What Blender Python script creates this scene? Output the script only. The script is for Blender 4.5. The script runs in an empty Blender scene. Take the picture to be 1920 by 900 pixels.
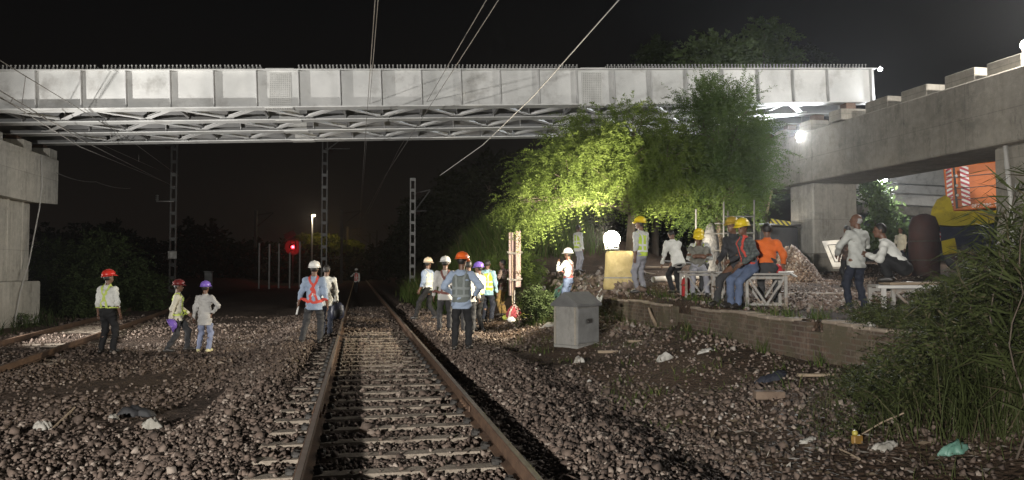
import bpy, math, random
import numpy as np
from mathutils import Vector, Matrix

random.seed(7)
RNG = np.random.default_rng(7)
sc = bpy.context.scene
COL = sc.collection
R = math.radians

# ------------------------------------------------------------------ camera
F_PX, CX, CY = 1450.0, 960.0, 450.0
YAW, PITCH, CAMZ = R(11.3), R(2.2), 1.94
cam_d = bpy.data.cameras.new('camera')
cam_d.sensor_width = 36.0
cam_d.lens = 36.0 * F_PX / 1920.0
cam_d.clip_start = 0.1
cam_d.clip_end = 2000.0
cam = bpy.data.objects.new('camera', cam_d)
COL.objects.link(cam)
cam.location = (0, 0, CAMZ)
cam.rotation_euler = (R(90) + PITCH, 0, -YAW)
sc.camera = cam

# ------------------------------------------------------------------ night sky
world = bpy.data.worlds.new('World')
sc.world = world
world.use_nodes = True
wt = world.node_tree
bg = wt.nodes['Background']
wtc = wt.nodes.new('ShaderNodeTexCoord')
wsep = wt.nodes.new('ShaderNodeSeparateXYZ')
wramp = wt.nodes.new('ShaderNodeValToRGB')
wramp.color_ramp.elements[0].position = 0.0
wramp.color_ramp.elements[0].color = (0.0170, 0.0125, 0.0095, 1)
wramp.color_ramp.elements[1].position = 0.34
wramp.color_ramp.elements[1].color = (0.0056, 0.0057, 0.0062, 1)
we = wramp.color_ramp.elements.new(0.13)
we.color = (0.0100, 0.0084, 0.0074, 1)
wt.links.new(wtc.outputs['Generated'], wsep.inputs[0])
wt.links.new(wsep.outputs['Z'], wramp.inputs[0])
wt.links.new(wramp.outputs[0], bg.inputs['Color'])
bg.inputs['Strength'].default_value = 0.45

sc.view_settings.view_transform = 'Standard'
sc.view_settings.look = 'None'
sc.view_settings.exposure = 0.0
sc.view_settings.gamma = 1.0
sc.view_settings.use_curve_mapping = False
sc.cycles.use_denoising = True
sc.cycles.max_bounces = 5
sc.cycles.diffuse_bounces = 3
sc.cycles.glossy_bounces = 2
sc.cycles.transmission_bounces = 3
sc.cycles.sample_clamp_indirect = 3.0
sc.cycles.caustics_reflective = False
sc.cycles.caustics_refractive = False
try:
    sc.cycles.use_light_tree = True
except Exception:
    pass

# ------------------------------------------------------------------ picture geometry
CP, SP, CYW, SYW = math.cos(PITCH), math.sin(PITCH), math.cos(YAW), math.sin(YAW)
FV = Vector((SYW * CP, CYW * CP, SP))
RV = Vector((CYW, -SYW, 0))
UV = RV.cross(FV)
CAM = Vector((0, 0, CAMZ))
def at(px, py, d):
    """world point seen at a photo pixel, d metres along the optical axis"""
    return CAM + d * (FV + (px - CX) / F_PX * RV - (py - CY) / F_PX * UV)
def atz(px, py, z):
    r = FV + (px - CX) / F_PX * RV - (py - CY) / F_PX * UV
    return CAM + r * ((z - CAMZ) / r.z)
def atX(px, py, X):
    r = FV + (px - CX) / F_PX * RV - (py - CY) / F_PX * UV
    return CAM + r * (X / r.x)
def proj(p):
    q = Vector(p) - CAM
    d = q.dot(FV)
    return CX + F_PX * q.dot(RV) / d, CY - F_PX * q.dot(UV) / d, d
def ztop(p, py):
    lo, hi = -5.0, 40.0
    for _ in range(40):
        m = (lo + hi) / 2
        if proj((p[0], p[1], m))[1] > py: lo = m
        else: hi = m
    return lo

# ------------------------------------------------------------------ lamps of the building site
def lamp(name, loc, power, color, kind='POINT', radius=0.12, target=None, cone=120, blend=0.6):
    l = bpy.data.lights.new(name, kind)
    l.energy = power
    l.color = color
    l.shadow_soft_size = radius
    o = bpy.data.objects.new(name, l)
    COL.objects.link(o)
    o.location = loc
    if kind == 'SPOT':
        l.spot_size = R(cone)
        l.spot_blend = blend
        dv = Vector(target) - Vector(loc)
        o.rotation_euler = dv.to_track_quat('-Z', 'Y').to_euler()
    return o
LAMP_TREE = at(1147, 448, 19.9)
LAMP_DECK = at(1503, 255, 28.6)
LAMP_UNDER = at(1655, 336, 33.4)
LAMP_CAP = at(1925, 84, 18.7)
COOL, WARM, NEUT = (0.93, 0.97, 1.0), (1.0, 0.87, 0.66), (1.0, 0.965, 0.91)
# mast light left of the frame, in front of the bridge
lamp('site_light', (-8.0, -8.0, 3.3), 25500, NEUT, 'SPOT', 0.16, (6.4, 26.0, 7.2), 78, 1.0)
lamp('bridge_foot_light', (-10.4, 21.0, 1.5), 5200, NEUT, 'SPOT', 0.12, (2.0, 28.4, 6.4), 120, 0.8)
lamp('tree_light', LAMP_TREE + Vector((-0.10, -0.24, 0.02)), 2800, WARM, 'SPOT', 0.10, LAMP_TREE + Vector((-1.5, 0.35, 0.85)), 172, 0.3)
lamp('tree_light', LAMP_TREE + Vector((0.10, -0.24, 0.02)), 3200, WARM, 'SPOT', 0.10, (15.5, 25.4, 3.2), 60, 0.9)
lamp('deck_light', LAMP_DECK + Vector((-0.30, -0.25, 0.02)), 3200, COOL, 'SPOT', 0.12, LAMP_DECK + Vector((-5, -1.0, -0.2)), 165, 0.4)
lamp('under_light', LAMP_UNDER + Vector((0.05, -0.25, -0.12)), 1100, COOL, 'POINT', 0.12)
lamp('cap_light', LAMP_CAP + Vector((0.5, -1.0, 1.3)), 2600, NEUT, 'POINT', 0.14)

# ------------------------------------------------------------------ mesh helpers
def link_mesh(name, me, mat, parent=None):
    o = bpy.data.objects.new(name, me)
    COL.objects.link(o)
    if mat is not None:
        me.materials.append(mat)
    if parent is not None:
        o.parent = parent
    return o
def mesh_np(V, Fq, smooth=False):
    """mesh from numpy: V (n,3), Fq (m,k) faces all of k corners"""
    V = np.asarray(V, dtype=np.float32)
    Fq = np.asarray(Fq, dtype=np.int32)
    m, k = Fq.shape
    me = bpy.data.meshes.new('m')
    me.vertices.add(len(V))
    me.vertices.foreach_set('co', V.ravel())
    me.loops.add(m * k)
    me.loops.foreach_set('vertex_index', Fq.ravel())
    me.polygons.add(m)
    me.polygons.foreach_set('loop_start', np.arange(0, m * k, k, dtype=np.int32))
    me.polygons.foreach_set('loop_total', np.full(m, k, dtype=np.int32))
    if smooth:
        me.polygons.foreach_set('use_smooth', np.ones(m, dtype=bool))
    me.update(calc_edges=True)
    return me
def tag(o, label=None, cat=None, group=None, kind=None):
    if label: o['label'] = label
    if cat: o['category'] = cat
    if group: o['group'] = group
    if kind: o['kind'] = kind
    return o
def thing(name, loc, label, cat, group=None, rz=0.0):
    o = bpy.data.objects.new(name, None)
    o.empty_display_size = 0.1
    COL.objects.link(o)
    o.location = loc
    o.rotation_euler = (0, 0, rz)
    return tag(o, label, cat, group)
def copy_tree(o, parent=None):
    c = o.copy()
    COL.objects.link(c)
    if parent is not None:
        c.parent = parent
    for ch in list(o.children):
        copy_tree(ch, c)
    return c

class MB:
    """collects closed shapes; build() links them as ONE mesh object"""
    def __init__(s):
        s.v, s.f = [], []
    def add(s, vs, fs):
        n = len(s.v)
        s.v += [tuple(p) for p in vs]
        s.f += [[n + i for i in f] for f in fs]
        return s
    def box(s, c, size, rot=None, bev=0.0):
        hx, hy, hz = size[0] / 2, size[1] / 2, size[2] / 2
        M = rot if rot is not None else Matrix.Identity(3)
        c = Vector(c)
        if bev <= 0:
            pts = [Vector((x * hx, y * hy, z * hz)) for z in (-1, 1) for y in (-1, 1) for x in (-1, 1)]
            fs = [(0, 2, 3, 1), (4, 5, 7, 6), (0, 1, 5, 4), (2, 6, 7, 3), (0, 4, 6, 2), (1, 3, 7, 5)]
            return s.add([c + M @ p for p in pts], fs)
        b = min(bev, hx * .9, hy * .9, hz * .9)
        pts = []
        for z, i in ((-hz, 1), (-hz + b, 0), (hz - b, 0), (hz, 1)):
            x, y = hx - b * i, hy - b * i
            bb = b
            pts += [(x - bb, -y, z), (x, -y + bb, z), (x, y - bb, z), (x - bb, y, z),
                    (-x + bb, y, z), (-x, y - bb, z), (-x, -y + bb, z), (-x + bb, -y, z)]
        fs = [tuple(range(7, -1, -1)), tuple(range(24, 32))]
        for k in range(3):
            for i in range(8):
                j = (i + 1) % 8
                fs.append((k * 8 + i, k * 8 + j, k * 8 + 8 + j, k * 8 + 8 + i))
        return s.add([c + M @ Vector(p) for p in pts], fs)
    def bar(s, p, q, w, h, up=(0, 0, 1), bev=0.0):
        p, q = Vector(p), Vector(q)
        d = q - p
        L = d.length
        if L < 1e-6: return s
        x = d / L
        u = Vector(up)
        y = u.cross(x)
        if y.length < 1e-4: y = Vector((1, 0, 0)).cross(x)
        if y.length < 1e-4: y = Vector((0, 1, 0)).cross(x)
        y.normalize()
        z = x.cross(y)
        M = Matrix((x, y, z)).transposed()
        return s.box((p + q) / 2, (L, w, h), M, bev)
    def tube(s, pts, rad, n=8, cap=True):
        pts = [Vector(p) for p in pts]
        if not hasattr(rad, '__len__'): rad = [rad] * len(pts)
        ref = None
        rings = []
        for i, p in enumerate(pts):
            t = (pts[min(i + 1, len(pts) - 1)] - pts[max(i - 1, 0)])
            t = t.normalized() if t.length > 1e-9 else Vector((0, 0, 1))
            if ref is None:
                ref = t.orthogonal().normalized()
            ref = (ref - t * ref.dot(t))
            ref = ref.normalized() if ref.length > 1e-6 else t.orthogonal().normalized()
            b = t.cross(ref)
            rings.append([p + (ref * math.cos(a) + b * math.sin(a)) * rad[i] for a in [2 * math.pi * k / n for k in range(n)]])
        vs = [v for r in rings for v in r]
        fs = []
        for i in range(len(pts) - 1):
            for k in range(n):
                j = (k + 1) % n
                fs.append((i * n + k, i * n + j, (i + 1) * n + j, (i + 1) * n + k))
        if cap:
            fs.append(tuple(range(n - 1, -1, -1)))
            m = (len(pts) - 1) * n
            fs.append(tuple(range(m, m + n)))
        return s.add(vs, fs)
    def lathe(s, prof, n=16, M=None, sx=1.0, sy=1.0):
        """profile of (r, z); closed top and bottom when r is small"""
        M = M or Matrix.Identity(4)
        vs, fs = [], []
        for r, z in prof:
            for k in range(n):
                a = 2 * math.pi * k / n
                vs.append(M @ Vector((r * sx * math.cos(a), r * sy * math.sin(a), z)))
        for i in range(len(prof) - 1):
            for k in range(n):
                j = (k + 1) % n
                fs.append((i * n + k, i * n + j, (i + 1) * n + j, (i + 1) * n + k))
        fs.append(tuple(range(n - 1, -1, -1)))
        m = (len(prof) - 1) * n
        fs.append(tuple(range(m, m + n)))
        return s.add(vs, fs)
    def prism(s, poly, ex):
        """polygon of 3D points extruded by a vector"""
        n = len(poly)
        ex = Vector(ex)
        vs = [Vector(p) for p in poly] + [Vector(p) + ex for p in poly]
        fs = [tuple(range(n - 1, -1, -1)), tuple(range(n, 2 * n))]
        for i in range(n):
            j = (i + 1) % n
            fs.append((i, j, n + j, n + i))
        return s.add(vs, fs)
    def build(s, name, mat, parent=None, world=False, smooth=False):
        vs = s.v
        if world and parent is not None:
            L = parent.location
            q = parent
            off = Vector(L)
            while q.parent is not None:
                q = q.parent
                off += q.location
            vs = [(x - off.x, y - off.y, z - off.z) for x, y, z in vs]
        me = bpy.data.meshes.new(name)
        me.from_pydata(vs, [], s.f)
        me.validate()
        import bmesh as _bm
        b = _bm.new(); b.from_mesh(me)
        _bm.ops.recalc_face_normals(b, faces=b.faces)
        b.to_mesh(me); b.free()
        if smooth:
            for p in me.polygons: p.use_smooth = True
        return link_mesh(name, me, mat, parent)

# ------------------------------------------------------------------ materials
def new_mat(name):
    m = bpy.data.materials.new(name)
    m.use_nodes = True
    nt = m.node_tree
    return m, nt, nt.nodes['Principled BSDF']
def nd(nt, typ, **kw):
    n = nt.nodes.new(typ)
    for k, v in kw.items():
        if k in n.inputs: n.inputs[k].default_value = v
        else: setattr(n, k, v)
    return n
def coords(nt, kind='Object', scale=(1, 1, 1)):
    if kind == 'Position':
        g = nt.nodes.new('ShaderNodeNewGeometry'); out = g.outputs['Position']
    else:
        g = nt.nodes.new('ShaderNodeTexCoord'); out = g.outputs[kind]
    if tuple(scale) != (1, 1, 1):
        mp = nt.nodes.new('ShaderNodeMapping')
        mp.inputs['Scale'].default_value = scale
        nt.links.new(out, mp.inputs[0])
        out = mp.outputs[0]
    return out
def mixc(nt, fac, a, b, mode='MIX'):
    n = nt.nodes.new('ShaderNodeMix')
    n.data_type = 'RGBA'
    n.blend_type = mode
    for i, v in ((6, a), (7, b)):
        if hasattr(v, 'is_output') or isinstance(v, bpy.types.NodeSocket): nt.links.new(v, n.inputs[i])
        else: n.inputs[i].default_value = (v[0], v[1], v[2], 1)
    if isinstance(fac, bpy.types.NodeSocket): nt.links.new(fac, n.inputs[0])
    else: n.inputs[0].default_value = fac
    return n.outputs[2]
def ramp(nt, src, p0, p1, v0=0.0, v1=1.0):
    n = nt.nodes.new('ShaderNodeMapRange')
    n.inputs[1].default_value = p0; n.inputs[2].default_value = p1
    n.inputs[3].default_value = v0; n.inputs[4].default_value = v1
    nt.links.new(src, n.inputs[0])
    return n.outputs[0]
def noise(nt, co, scale, detail=4.0, rough=0.6):
    n = nd(nt, 'ShaderNodeTexNoise', Scale=scale, Detail=detail, Roughness=rough)
    nt.links.new(co, n.inputs['Vector'])
    return n.outputs['Fac']
def bumpn(nt, bs, h, strength, dist=0.02):
    b = nd(nt, 'ShaderNodeBump', Strength=strength, Distance=dist)
    nt.links.new(h, b.inputs['Height'])
    nt.links.new(b.outputs[0], bs.inputs['Normal'])
    return b
def M_noise(name, c1, c2, scale=4.0, rough=0.7, bump=0.15, bscale=30.0, metal=0.0, lo=0.35, hi=0.65, c3=None, s3=1.0, kind='Object', stretch=(1, 1, 1), dist=0.02, spec=None):
    m, nt, bs = new_mat(name)
    co = coords(nt, kind, stretch)
    f = ramp(nt, noise(nt, co, scale), lo, hi)
    c = mixc(nt, f, c1, c2)
    if c3 is not None:
        c = mixc(nt, ramp(nt, noise(nt, co, s3, 5.0, 0.7), 0.52, 0.68), c, c3)
    nt.links.new(c, bs.inputs['Base Color'])
    bs.inputs['Roughness'].default_value = rough
    bs.inputs['Metallic'].default_value = metal
    if spec is not None: bs.inputs['Specular IOR Level'].default_value = spec
    if bump > 0: bumpn(nt, bs, noise(nt, co, bscale, 3.0), bump, dist)
    return m
def M_emit(name, col, strength):
    m, nt, bs = new_mat(name)
    bs.inputs['Base Color'].default_value = (*col, 1)
    bs.inputs['Emission Color'].default_value = (*col, 1)
    bs.inputs['Emission Strength'].default_value = strength
    return m
def M_concrete(name, c1, c2, cstain, joint=(2.4, 1.2), streak=0.5):
    m, nt, bs = new_mat(name)
    co = coords(nt, 'Object')
    base = mixc(nt, ramp(nt, noise(nt, co, 0.9, 6.0, 0.65), 0.32, 0.68), c1, c2)
    st = coords(nt, 'Object', (2.2, 2.2, 0.16))
    base = mixc(nt, ramp(nt, noise(nt, st, 1.7, 5.0, 0.7), 0.5, 0.75, 0, streak), base, cstain)
    sp = coords(nt, 'Object', (0.5, 0.5, 0.9))
    base = mixc(nt, ramp(nt, noise(nt, sp, 2.6, 6.0, 0.75), 0.58, 0.72, 0, 0.45), base, tuple(x * 0.5 for x in c1))
    base = mixc(nt, ramp(nt, noise(nt, co, 5.5, 6.0, 0.75), 0.45, 0.7, 0, 0.5), base, tuple(x * 1.25 for x in c2))
    base = mixc(nt, ramp(nt, noise(nt, coords(nt, 'Object', (1, 1, 0.35)), 3.3, 6.0, 0.8), 0.56, 0.66, 0, 0.55), base, cstain)
    # board and panel joints of the formwork
    sx = nt.nodes.new('ShaderNodeSeparateXYZ'); nt.links.new(co, sx.inputs[0])
    ad = nd(nt, 'ShaderNodeMath', operation='ADD'); nt.links.new(sx.outputs[0], ad.inputs[0]); nt.links.new(sx.outputs[1], ad.inputs[1])
    cb = nt.nodes.new('ShaderNodeCombineXYZ'); nt.links.new(ad.outputs[0], cb.inputs[0]); nt.links.new(sx.outputs[2], cb.inputs[1])
    br = nd(nt, 'ShaderNodeTexBrick', Scale=1.0)
    br.offset = 0.0
    br.inputs['Mortar Size'].default_value = 0.012
    br.inputs['Mortar Smooth'].default_value = 0.4
    br.inputs['Brick Width'].default_value = joint[0]
    br.inputs['Row Height'].default_value = joint[1]
    br.inputs['Color1'].default_value = (0.9, 0.9, 0.9, 1)
    br.inputs['Color2'].default_value = (1, 1, 1, 1)
    br.inputs['Mortar'].default_value = (0.6, 0.6, 0.6, 1)
    nt.links.new(cb.outputs[0], br.inputs['Vector'])
    base = mixc(nt, 0.8, base, br.outputs['Color'], 'MULTIPLY')
    nt.links.new(base, bs.inputs['Base Color'])
    bs.inputs['Roughness'].default_value = 0.85
    bumpn(nt, bs, noise(nt, co, 22.0, 6.0, 0.7), 0.35, 0.02)
    return m

MAT = {}
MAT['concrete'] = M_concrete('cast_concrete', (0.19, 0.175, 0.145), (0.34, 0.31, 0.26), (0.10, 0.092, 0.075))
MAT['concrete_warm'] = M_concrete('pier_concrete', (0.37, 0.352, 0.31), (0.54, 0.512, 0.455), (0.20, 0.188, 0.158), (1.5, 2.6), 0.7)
MAT['concrete_dark'] = M_concrete('far_concrete', (0.20, 0.19, 0.17), (0.27, 0.26, 0.23), (0.12, 0.11, 0.1))
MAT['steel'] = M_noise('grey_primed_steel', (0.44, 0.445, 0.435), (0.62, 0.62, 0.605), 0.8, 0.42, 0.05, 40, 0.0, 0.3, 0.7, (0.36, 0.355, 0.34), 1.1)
MAT['steel_shaded'] = M_noise('shaded_girder_steel', (0.19, 0.19, 0.19), (0.26, 0.26, 0.26), 1.1, 0.5, 0.05, 40, 0.0, 0.3, 0.7, (0.20, 0.19, 0.18), 0.7)  # darker copy of the steel, shade behind the near girder put into colour
MAT['stiff'] = M_noise('shaded_stiffener_steel', (0.38, 0.38, 0.375), (0.48, 0.48, 0.475), 2.0, 0.45, 0.03, 40)  # darker than the web, shade on the stiffener sides put into colour
MAT['brace'] = M_noise('lit_bracing_steel', (0.62, 0.62, 0.61), (0.70, 0.70, 0.69), 2.0, 0.4, 0.03, 40)  # whiter copy of the steel, lamp light from below put into colour
MAT['bolt'] = M_noise('bolted_plate', (0.46, 0.46, 0.44), (0.56, 0.56, 0.54), 3.0, 0.5, 0.05, 60)
MAT['rust'] = M_noise('rusty_steel', (0.095, 0.060, 0.042), (0.17, 0.105, 0.068), 6.0, 0.6, 0.3, 40, 0.35)
MAT['railtop'] = M_noise('worn_rail_head', (0.33, 0.27, 0.22), (0.42, 0.36, 0.31), 5.0, 0.38, 0.05, 60, 0.7)
MAT['darkmetal'] = M_noise('dark_metal', (0.035, 0.033, 0.03), (0.06, 0.055, 0.05), 8, 0.6, 0.2, 40, 0.3)
MAT['galv'] = M_noise('galvanised_steel', (0.30, 0.30, 0.29), (0.40, 0.40, 0.39), 5, 0.55, 0.08, 40, 0.3)
MAT['sleeper'] = M_noise('sleeper_concrete', (0.23, 0.19, 0.15), (0.32, 0.27, 0.215), 5.0, 0.9, 0.5, 35, 0, 0.3, 0.7, (0.12, 0.09, 0.07), 3.0)
MAT['dullsteel'] = M_noise('dull_steel', (0.10, 0.10, 0.10), (0.16, 0.16, 0.155), 5, 0.6, 0.08, 40, 0.2)
MAT['wire'] = M_noise('copper_wire', (0.14, 0.13, 0.12), (0.20, 0.19, 0.18), 3, 0.6, 0.0)
MAT['cable'] = M_noise('pale_cable', (0.34, 0.33, 0.31), (0.42, 0.41, 0.39), 3, 0.6, 0.0)
MAT['bark'] = M_noise('tree_bark', (0.075, 0.058, 0.043), (0.13, 0.10, 0.075), 6, 0.9, 0.6, 18, 0, 0.35, 0.65, None, 1, 'Object', (1, 1, 0.25), 0.04)
MAT['wood'] = M_noise('weathered_wood', (0.24, 0.18, 0.12), (0.36, 0.28, 0.2), 4, 0.8, 0.3, 20, 0, 0.3, 0.7, None, 1, 'Object', (1, 6, 6))
MAT['white_wood'] = M_noise('whitewashed_metal', (0.24, 0.225, 0.205), (0.38, 0.365, 0.335), 6, 0.7, 0.2, 30, 0, 0.3, 0.7, (0.22, 0.15, 0.1), 4.0)
MAT['white'] = M_noise('white_plastic', (0.66, 0.65, 0.62), (0.78, 0.77, 0.74), 5, 0.5, 0.1, 20)
MAT['dirty_white'] = M_noise('dirty_white_plastic', (0.34, 0.325, 0.29), (0.52, 0.50, 0.46), 9, 0.5, 0.2, 20, 0, 0.3, 0.7, (0.22, 0.19, 0.15), 6)
MAT['black'] = M_noise('black_matte', (0.012, 0.012, 0.013), (0.022, 0.022, 0.024), 5, 0.7, 0.1, 20)
MAT['crane_yellow'] = M_noise('yellow_machine_paint', (0.42, 0.33, 0.015), (0.52, 0.42, 0.03), 2, 0.4, 0.03, 20, 0, 0.3, 0.7, (0.22, 0.17, 0.02), 1.5)
MAT['crane_orange'] = M_noise('orange_machine_paint', (0.50, 0.115, 0.008), (0.58, 0.145, 0.012), 2, 0.55, 0.03, 20, 0, 0.3, 0.7, (0.40, 0.09, 0.01), 1.2)
MAT['crane_navy'] = M_noise('navy_machine_paint', (0.015, 0.018, 0.035), (0.025, 0.028, 0.05), 3, 0.5, 0.05, 20)
MAT['maroon'] = M_noise('maroon_paint', (0.020, 0.007, 0.006), (0.036, 0.011, 0.009), 3, 0.8, 0.1, 20)
MAT['red'] = M_noise('red_paint', (0.42, 0.02, 0.025), (0.52, 0.035, 0.04), 3, 0.55, 0.1, 20)
MAT['sack'] = M_noise('woven_sack', (0.26, 0.245, 0.21), (0.40, 0.38, 0.34), 6, 0.85, 0.4, 30)
MAT['sack_green'] = M_noise('green_plastic_sheet', (0.10, 0.22, 0.17), (0.18, 0.32, 0.26), 5, 0.5, 0.3, 15)
MAT['pvc'] = M_noise('white_pvc', (0.55, 0.53, 0.5), (0.66, 0.64, 0.6), 3, 0.5, 0.05, 20)
MAT['brick'] = None
def M_brick():
    m, nt, bs = new_mat('old_brick')
    co = coords(nt, 'Object')
    sx = nt.nodes.new('ShaderNodeSeparateXYZ'); nt.links.new(co, sx.inputs[0])
    cb = nt.nodes.new('ShaderNodeCombineXYZ'); nt.links.new(sx.outputs[1], cb.inputs[0]); nt.links.new(sx.outputs[2], cb.inputs[1])
    wob = nd(nt, 'ShaderNodeTexNoise', Scale=3.0, Detail=3.0); nt.links.new(co, wob.inputs['Vector'])
    vm = nd(nt, 'ShaderNodeVectorMath', operation='MULTIPLY_ADD')
    nt.links.new(wob.outputs['Color'], vm.inputs[0]); vm.inputs[1].default_value = (0.03, 0.03, 0); nt.links.new(cb.outputs[0], vm.inputs[2])
    br = nd(nt, 'ShaderNodeTexBrick', Scale=1.0)
    br.inputs['Mortar Size'].default_value = 0.012
    br.inputs['Brick Width'].default_value = 0.235
    br.inputs['Row Height'].default_value = 0.085
    br.inputs['Color1'].default_value = (0.135, 0.082, 0.056, 1)
    br.inputs['Color2'].default_value = (0.075, 0.05, 0.036, 1)
    br.inputs['Mortar'].default_value = (0.145, 0.12, 0.095, 1)
    nt.links.new(vm.outputs[0], br.inputs['Vector'])
    c = mixc(nt, ramp(nt, noise(nt, co, 1.6, 6, 0.7), 0.42, 0.60, 0, 0.92), br.outputs['Color'], (0.10, 0.085, 0.05))
    c = mixc(nt, ramp(nt, noise(nt, co, 4.0, 6, 0.7), 0.53, 0.64, 0, 0.75), c, (0.20, 0.155, 0.115))
    nt.links.new(c, bs.inputs['Base Color'])
    bs.inputs['Roughness'].default_value = 0.92
    ad = nd(nt, 'ShaderNodeMath', operation='SUBTRACT'); nt.links.new(noise(nt, co, 24, 5), ad.inputs[0]); nt.links.new(br.outputs['Fac'], ad.inputs[1])
    bumpn(nt, bs, ad.outputs[0], 0.8, 0.02)
    return m
MAT['brick'] = M_brick()
def M_leaf(name, c1, c2, scale=1.2, trans=0.35, dry=None):
    m, nt, bs = new_mat(name)
    co = coords(nt, 'Object')
    c = mixc(nt, ramp(nt, noise(nt, co, scale, 3), 0.35, 0.65), c1, c2)
    at_ = nt.nodes.new('ShaderNodeAttribute'); at_.attribute_name = 'rnd'
    c = mixc(nt, ramp(nt, at_.outputs['Fac'], 0, 1, 0.0, 0.55), c, tuple(x * 0.55 for x in c1))
    if dry:
        c = mixc(nt, ramp(nt, at_.outputs['Fac'], 0.86, 0.9, 0, 1), c, dry)
    nt.links.new(c, bs.inputs['Base Color'])
    bs.inputs['Roughness'].default_value = 0.6
    bs.inputs['Specular IOR Level'].default_value = 0.10
    tr = nt.nodes.new('ShaderNodeBsdfTranslucent'); nt.links.new(c, tr.inputs['Color'])
    mx = nt.nodes.new('ShaderNodeMixShader'); mx.inputs[0].default_value = trans
    nt.links.new(bs.outputs[0], mx.inputs[1]); nt.links.new(tr.outputs[0], mx.inputs[2])
    nt.links.new(mx.outputs[0], nt.nodes['Material Output'].inputs['Surface'])
    return m
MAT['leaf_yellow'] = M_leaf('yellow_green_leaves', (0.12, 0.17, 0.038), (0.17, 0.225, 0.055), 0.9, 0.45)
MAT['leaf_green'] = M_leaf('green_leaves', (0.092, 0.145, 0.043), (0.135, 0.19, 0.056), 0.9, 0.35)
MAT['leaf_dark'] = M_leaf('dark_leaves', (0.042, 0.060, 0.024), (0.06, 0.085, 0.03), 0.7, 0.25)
MAT['leaf_far'] = M_leaf('unlit_far_leaves', (0.018, 0.022, 0.010), (0.028, 0.032, 0.014), 0.4, 0.15)  # near black leaf colour for trees that no lamp reaches
MAT['leaf_lit'] = M_leaf('lit_broad_leaves', (0.09, 0.13, 0.05), (0.14, 0.19, 0.075), 1.5, 0.3)  # paler leaf colour, lamp light on the foliage put into it
MAT['grass'] = M_leaf('tall_grass_blades', (0.052, 0.066, 0.022), (0.085, 0.10, 0.036), 1.2, 0.3, (0.11, 0.095, 0.055))
MAT['grass_bank'] = M_leaf('bank_grass_blades', (0.060, 0.100, 0.020), (0.10, 0.14, 0.03), 0.6, 0.3, (0.18, 0.16, 0.07))

# ------------------------------------------------------------------ terrain
TX = 0.45                       # centre line of the main track
LT0, LT1 = (-6.25, 15.3), (-7.75, 32.4)     # near rail of the second track
def sm(t):
    t = np.clip(t, 0, 1)
    return t * t * (3 - 2 * t)
def ltrack(Y):
    """x of the second track's centre line at Y"""
    u = (Y - LT0[1]) / (LT1[1] - LT0[1])
    return LT0[0] + (LT1[0] - LT0[0]) * u - 0.87 - 0.004 * np.clip(Y - 30, 0, 90) ** 2 * 0.5
_wv = [(0.9, 0.4, 0.035, 1.0), (-0.5, 1.1, 0.03, 2.0), (2.1, 1.3, 0.018, 0.3), (1.7, -2.6, 0.014, 4.0), (4.3, 3.1, 0.008, 1.7), (-3.9, 4.7, 0.007, 0.2)]
def wave(X, Y):
    s = 0
    for a, b, h, p in _wv:
        s = s + h * np.sin(a * X + b * Y + p + 0.8 * np.sin(0.7 * b * X - 0.6 * a * Y))
    return s
def ground(X, Y):
    X = np.asarray(X, dtype=float); Y = np.asarray(Y, dtype=float)
    t = np.abs(X - TX)
    bed = 0.185 * (1 - sm((t - 1.75) / 1.2))
    # ballast heaped along both outer sides of the rails, higher on the right
    bed = bed + 0.10 * sm((TX - X - 1.25) / 0.35) * (1 - sm((TX - X - 1.7) / 1.3)) * sm((Y - 9.5) / 4)
    bed = bed + (0.10 + 0.15 * sm((Y - 9) / 5)) * sm((X - TX - 1.0) / 0.45) * (1 - 0.75 * sm((X - TX - 3.0 - 1.0 * sm((Y - 13) / 6)) / 1.8))
    w = wave(X, Y)
    rough = sm((t - 1.6) / 0.8)
    z = bed + w * 0.9 * rough
    # second track stands on a low bank
    z = z + 0.06 * (1 - sm((np.abs(X - ltrack(Y)) - 1.2) / 1.0))
    # dirt rises to the brick wall on the right
    z = z + 0.58 * sm((X - 3.1) / 3.6) * sm((Y + 2) / 4)
    # platform behind the wall
    wid = 0.10 + sm((Y - 19.3) / 4.0) * 2.6
    plat = 1.2 + 0.03 * np.clip(Y - 13, 0, 6) + 0.075 * np.clip(Y - 19, 0, 11) + w * 0.5
    k = sm((X - (6.72 - wid)) / wid) * sm((Y - 4.0) / 3.0)
    z = z * (1 - k) + plat * k
    # grassy bank beyond the bridge on the right
    z = z + 1.9 * sm((X - 3.2) / 5.5) * sm((Y - 29.5) / 8.0) * (1 - 0.9 * sm((X - 11) / 4) * (1 - sm((Y - 40) / 10)))
    # low bank on the left beyond the second track
    z = z + 0.9 * sm((-X - 10.5) / 4.0) * sm((Y - 20) / 10.0)
    return z
def hit(px, py):
    """where the view ray of a photo pixel meets the ground"""
    d = 4.0
    last = d
    while d < 160:
        p = at(px, py, d)
        if p.z <= float(ground(p.x, p.y)):
            lo, hi = last, d
            for _ in range(25):
                m = (lo + hi) / 2
                q = at(px, py, m)
                if q.z <= float(ground(q.x, q.y)): hi = m
                else: lo = m
            q = at(px, py, hi)
            return Vector((q.x, q.y, float(ground(q.x, q.y)))), hi
        last = d
        d += 0.05 + d * 0.004
    p = at(px, py, 60)
    return Vector((p.x, p.y, float(ground(p.x, p.y)))), 60
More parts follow.
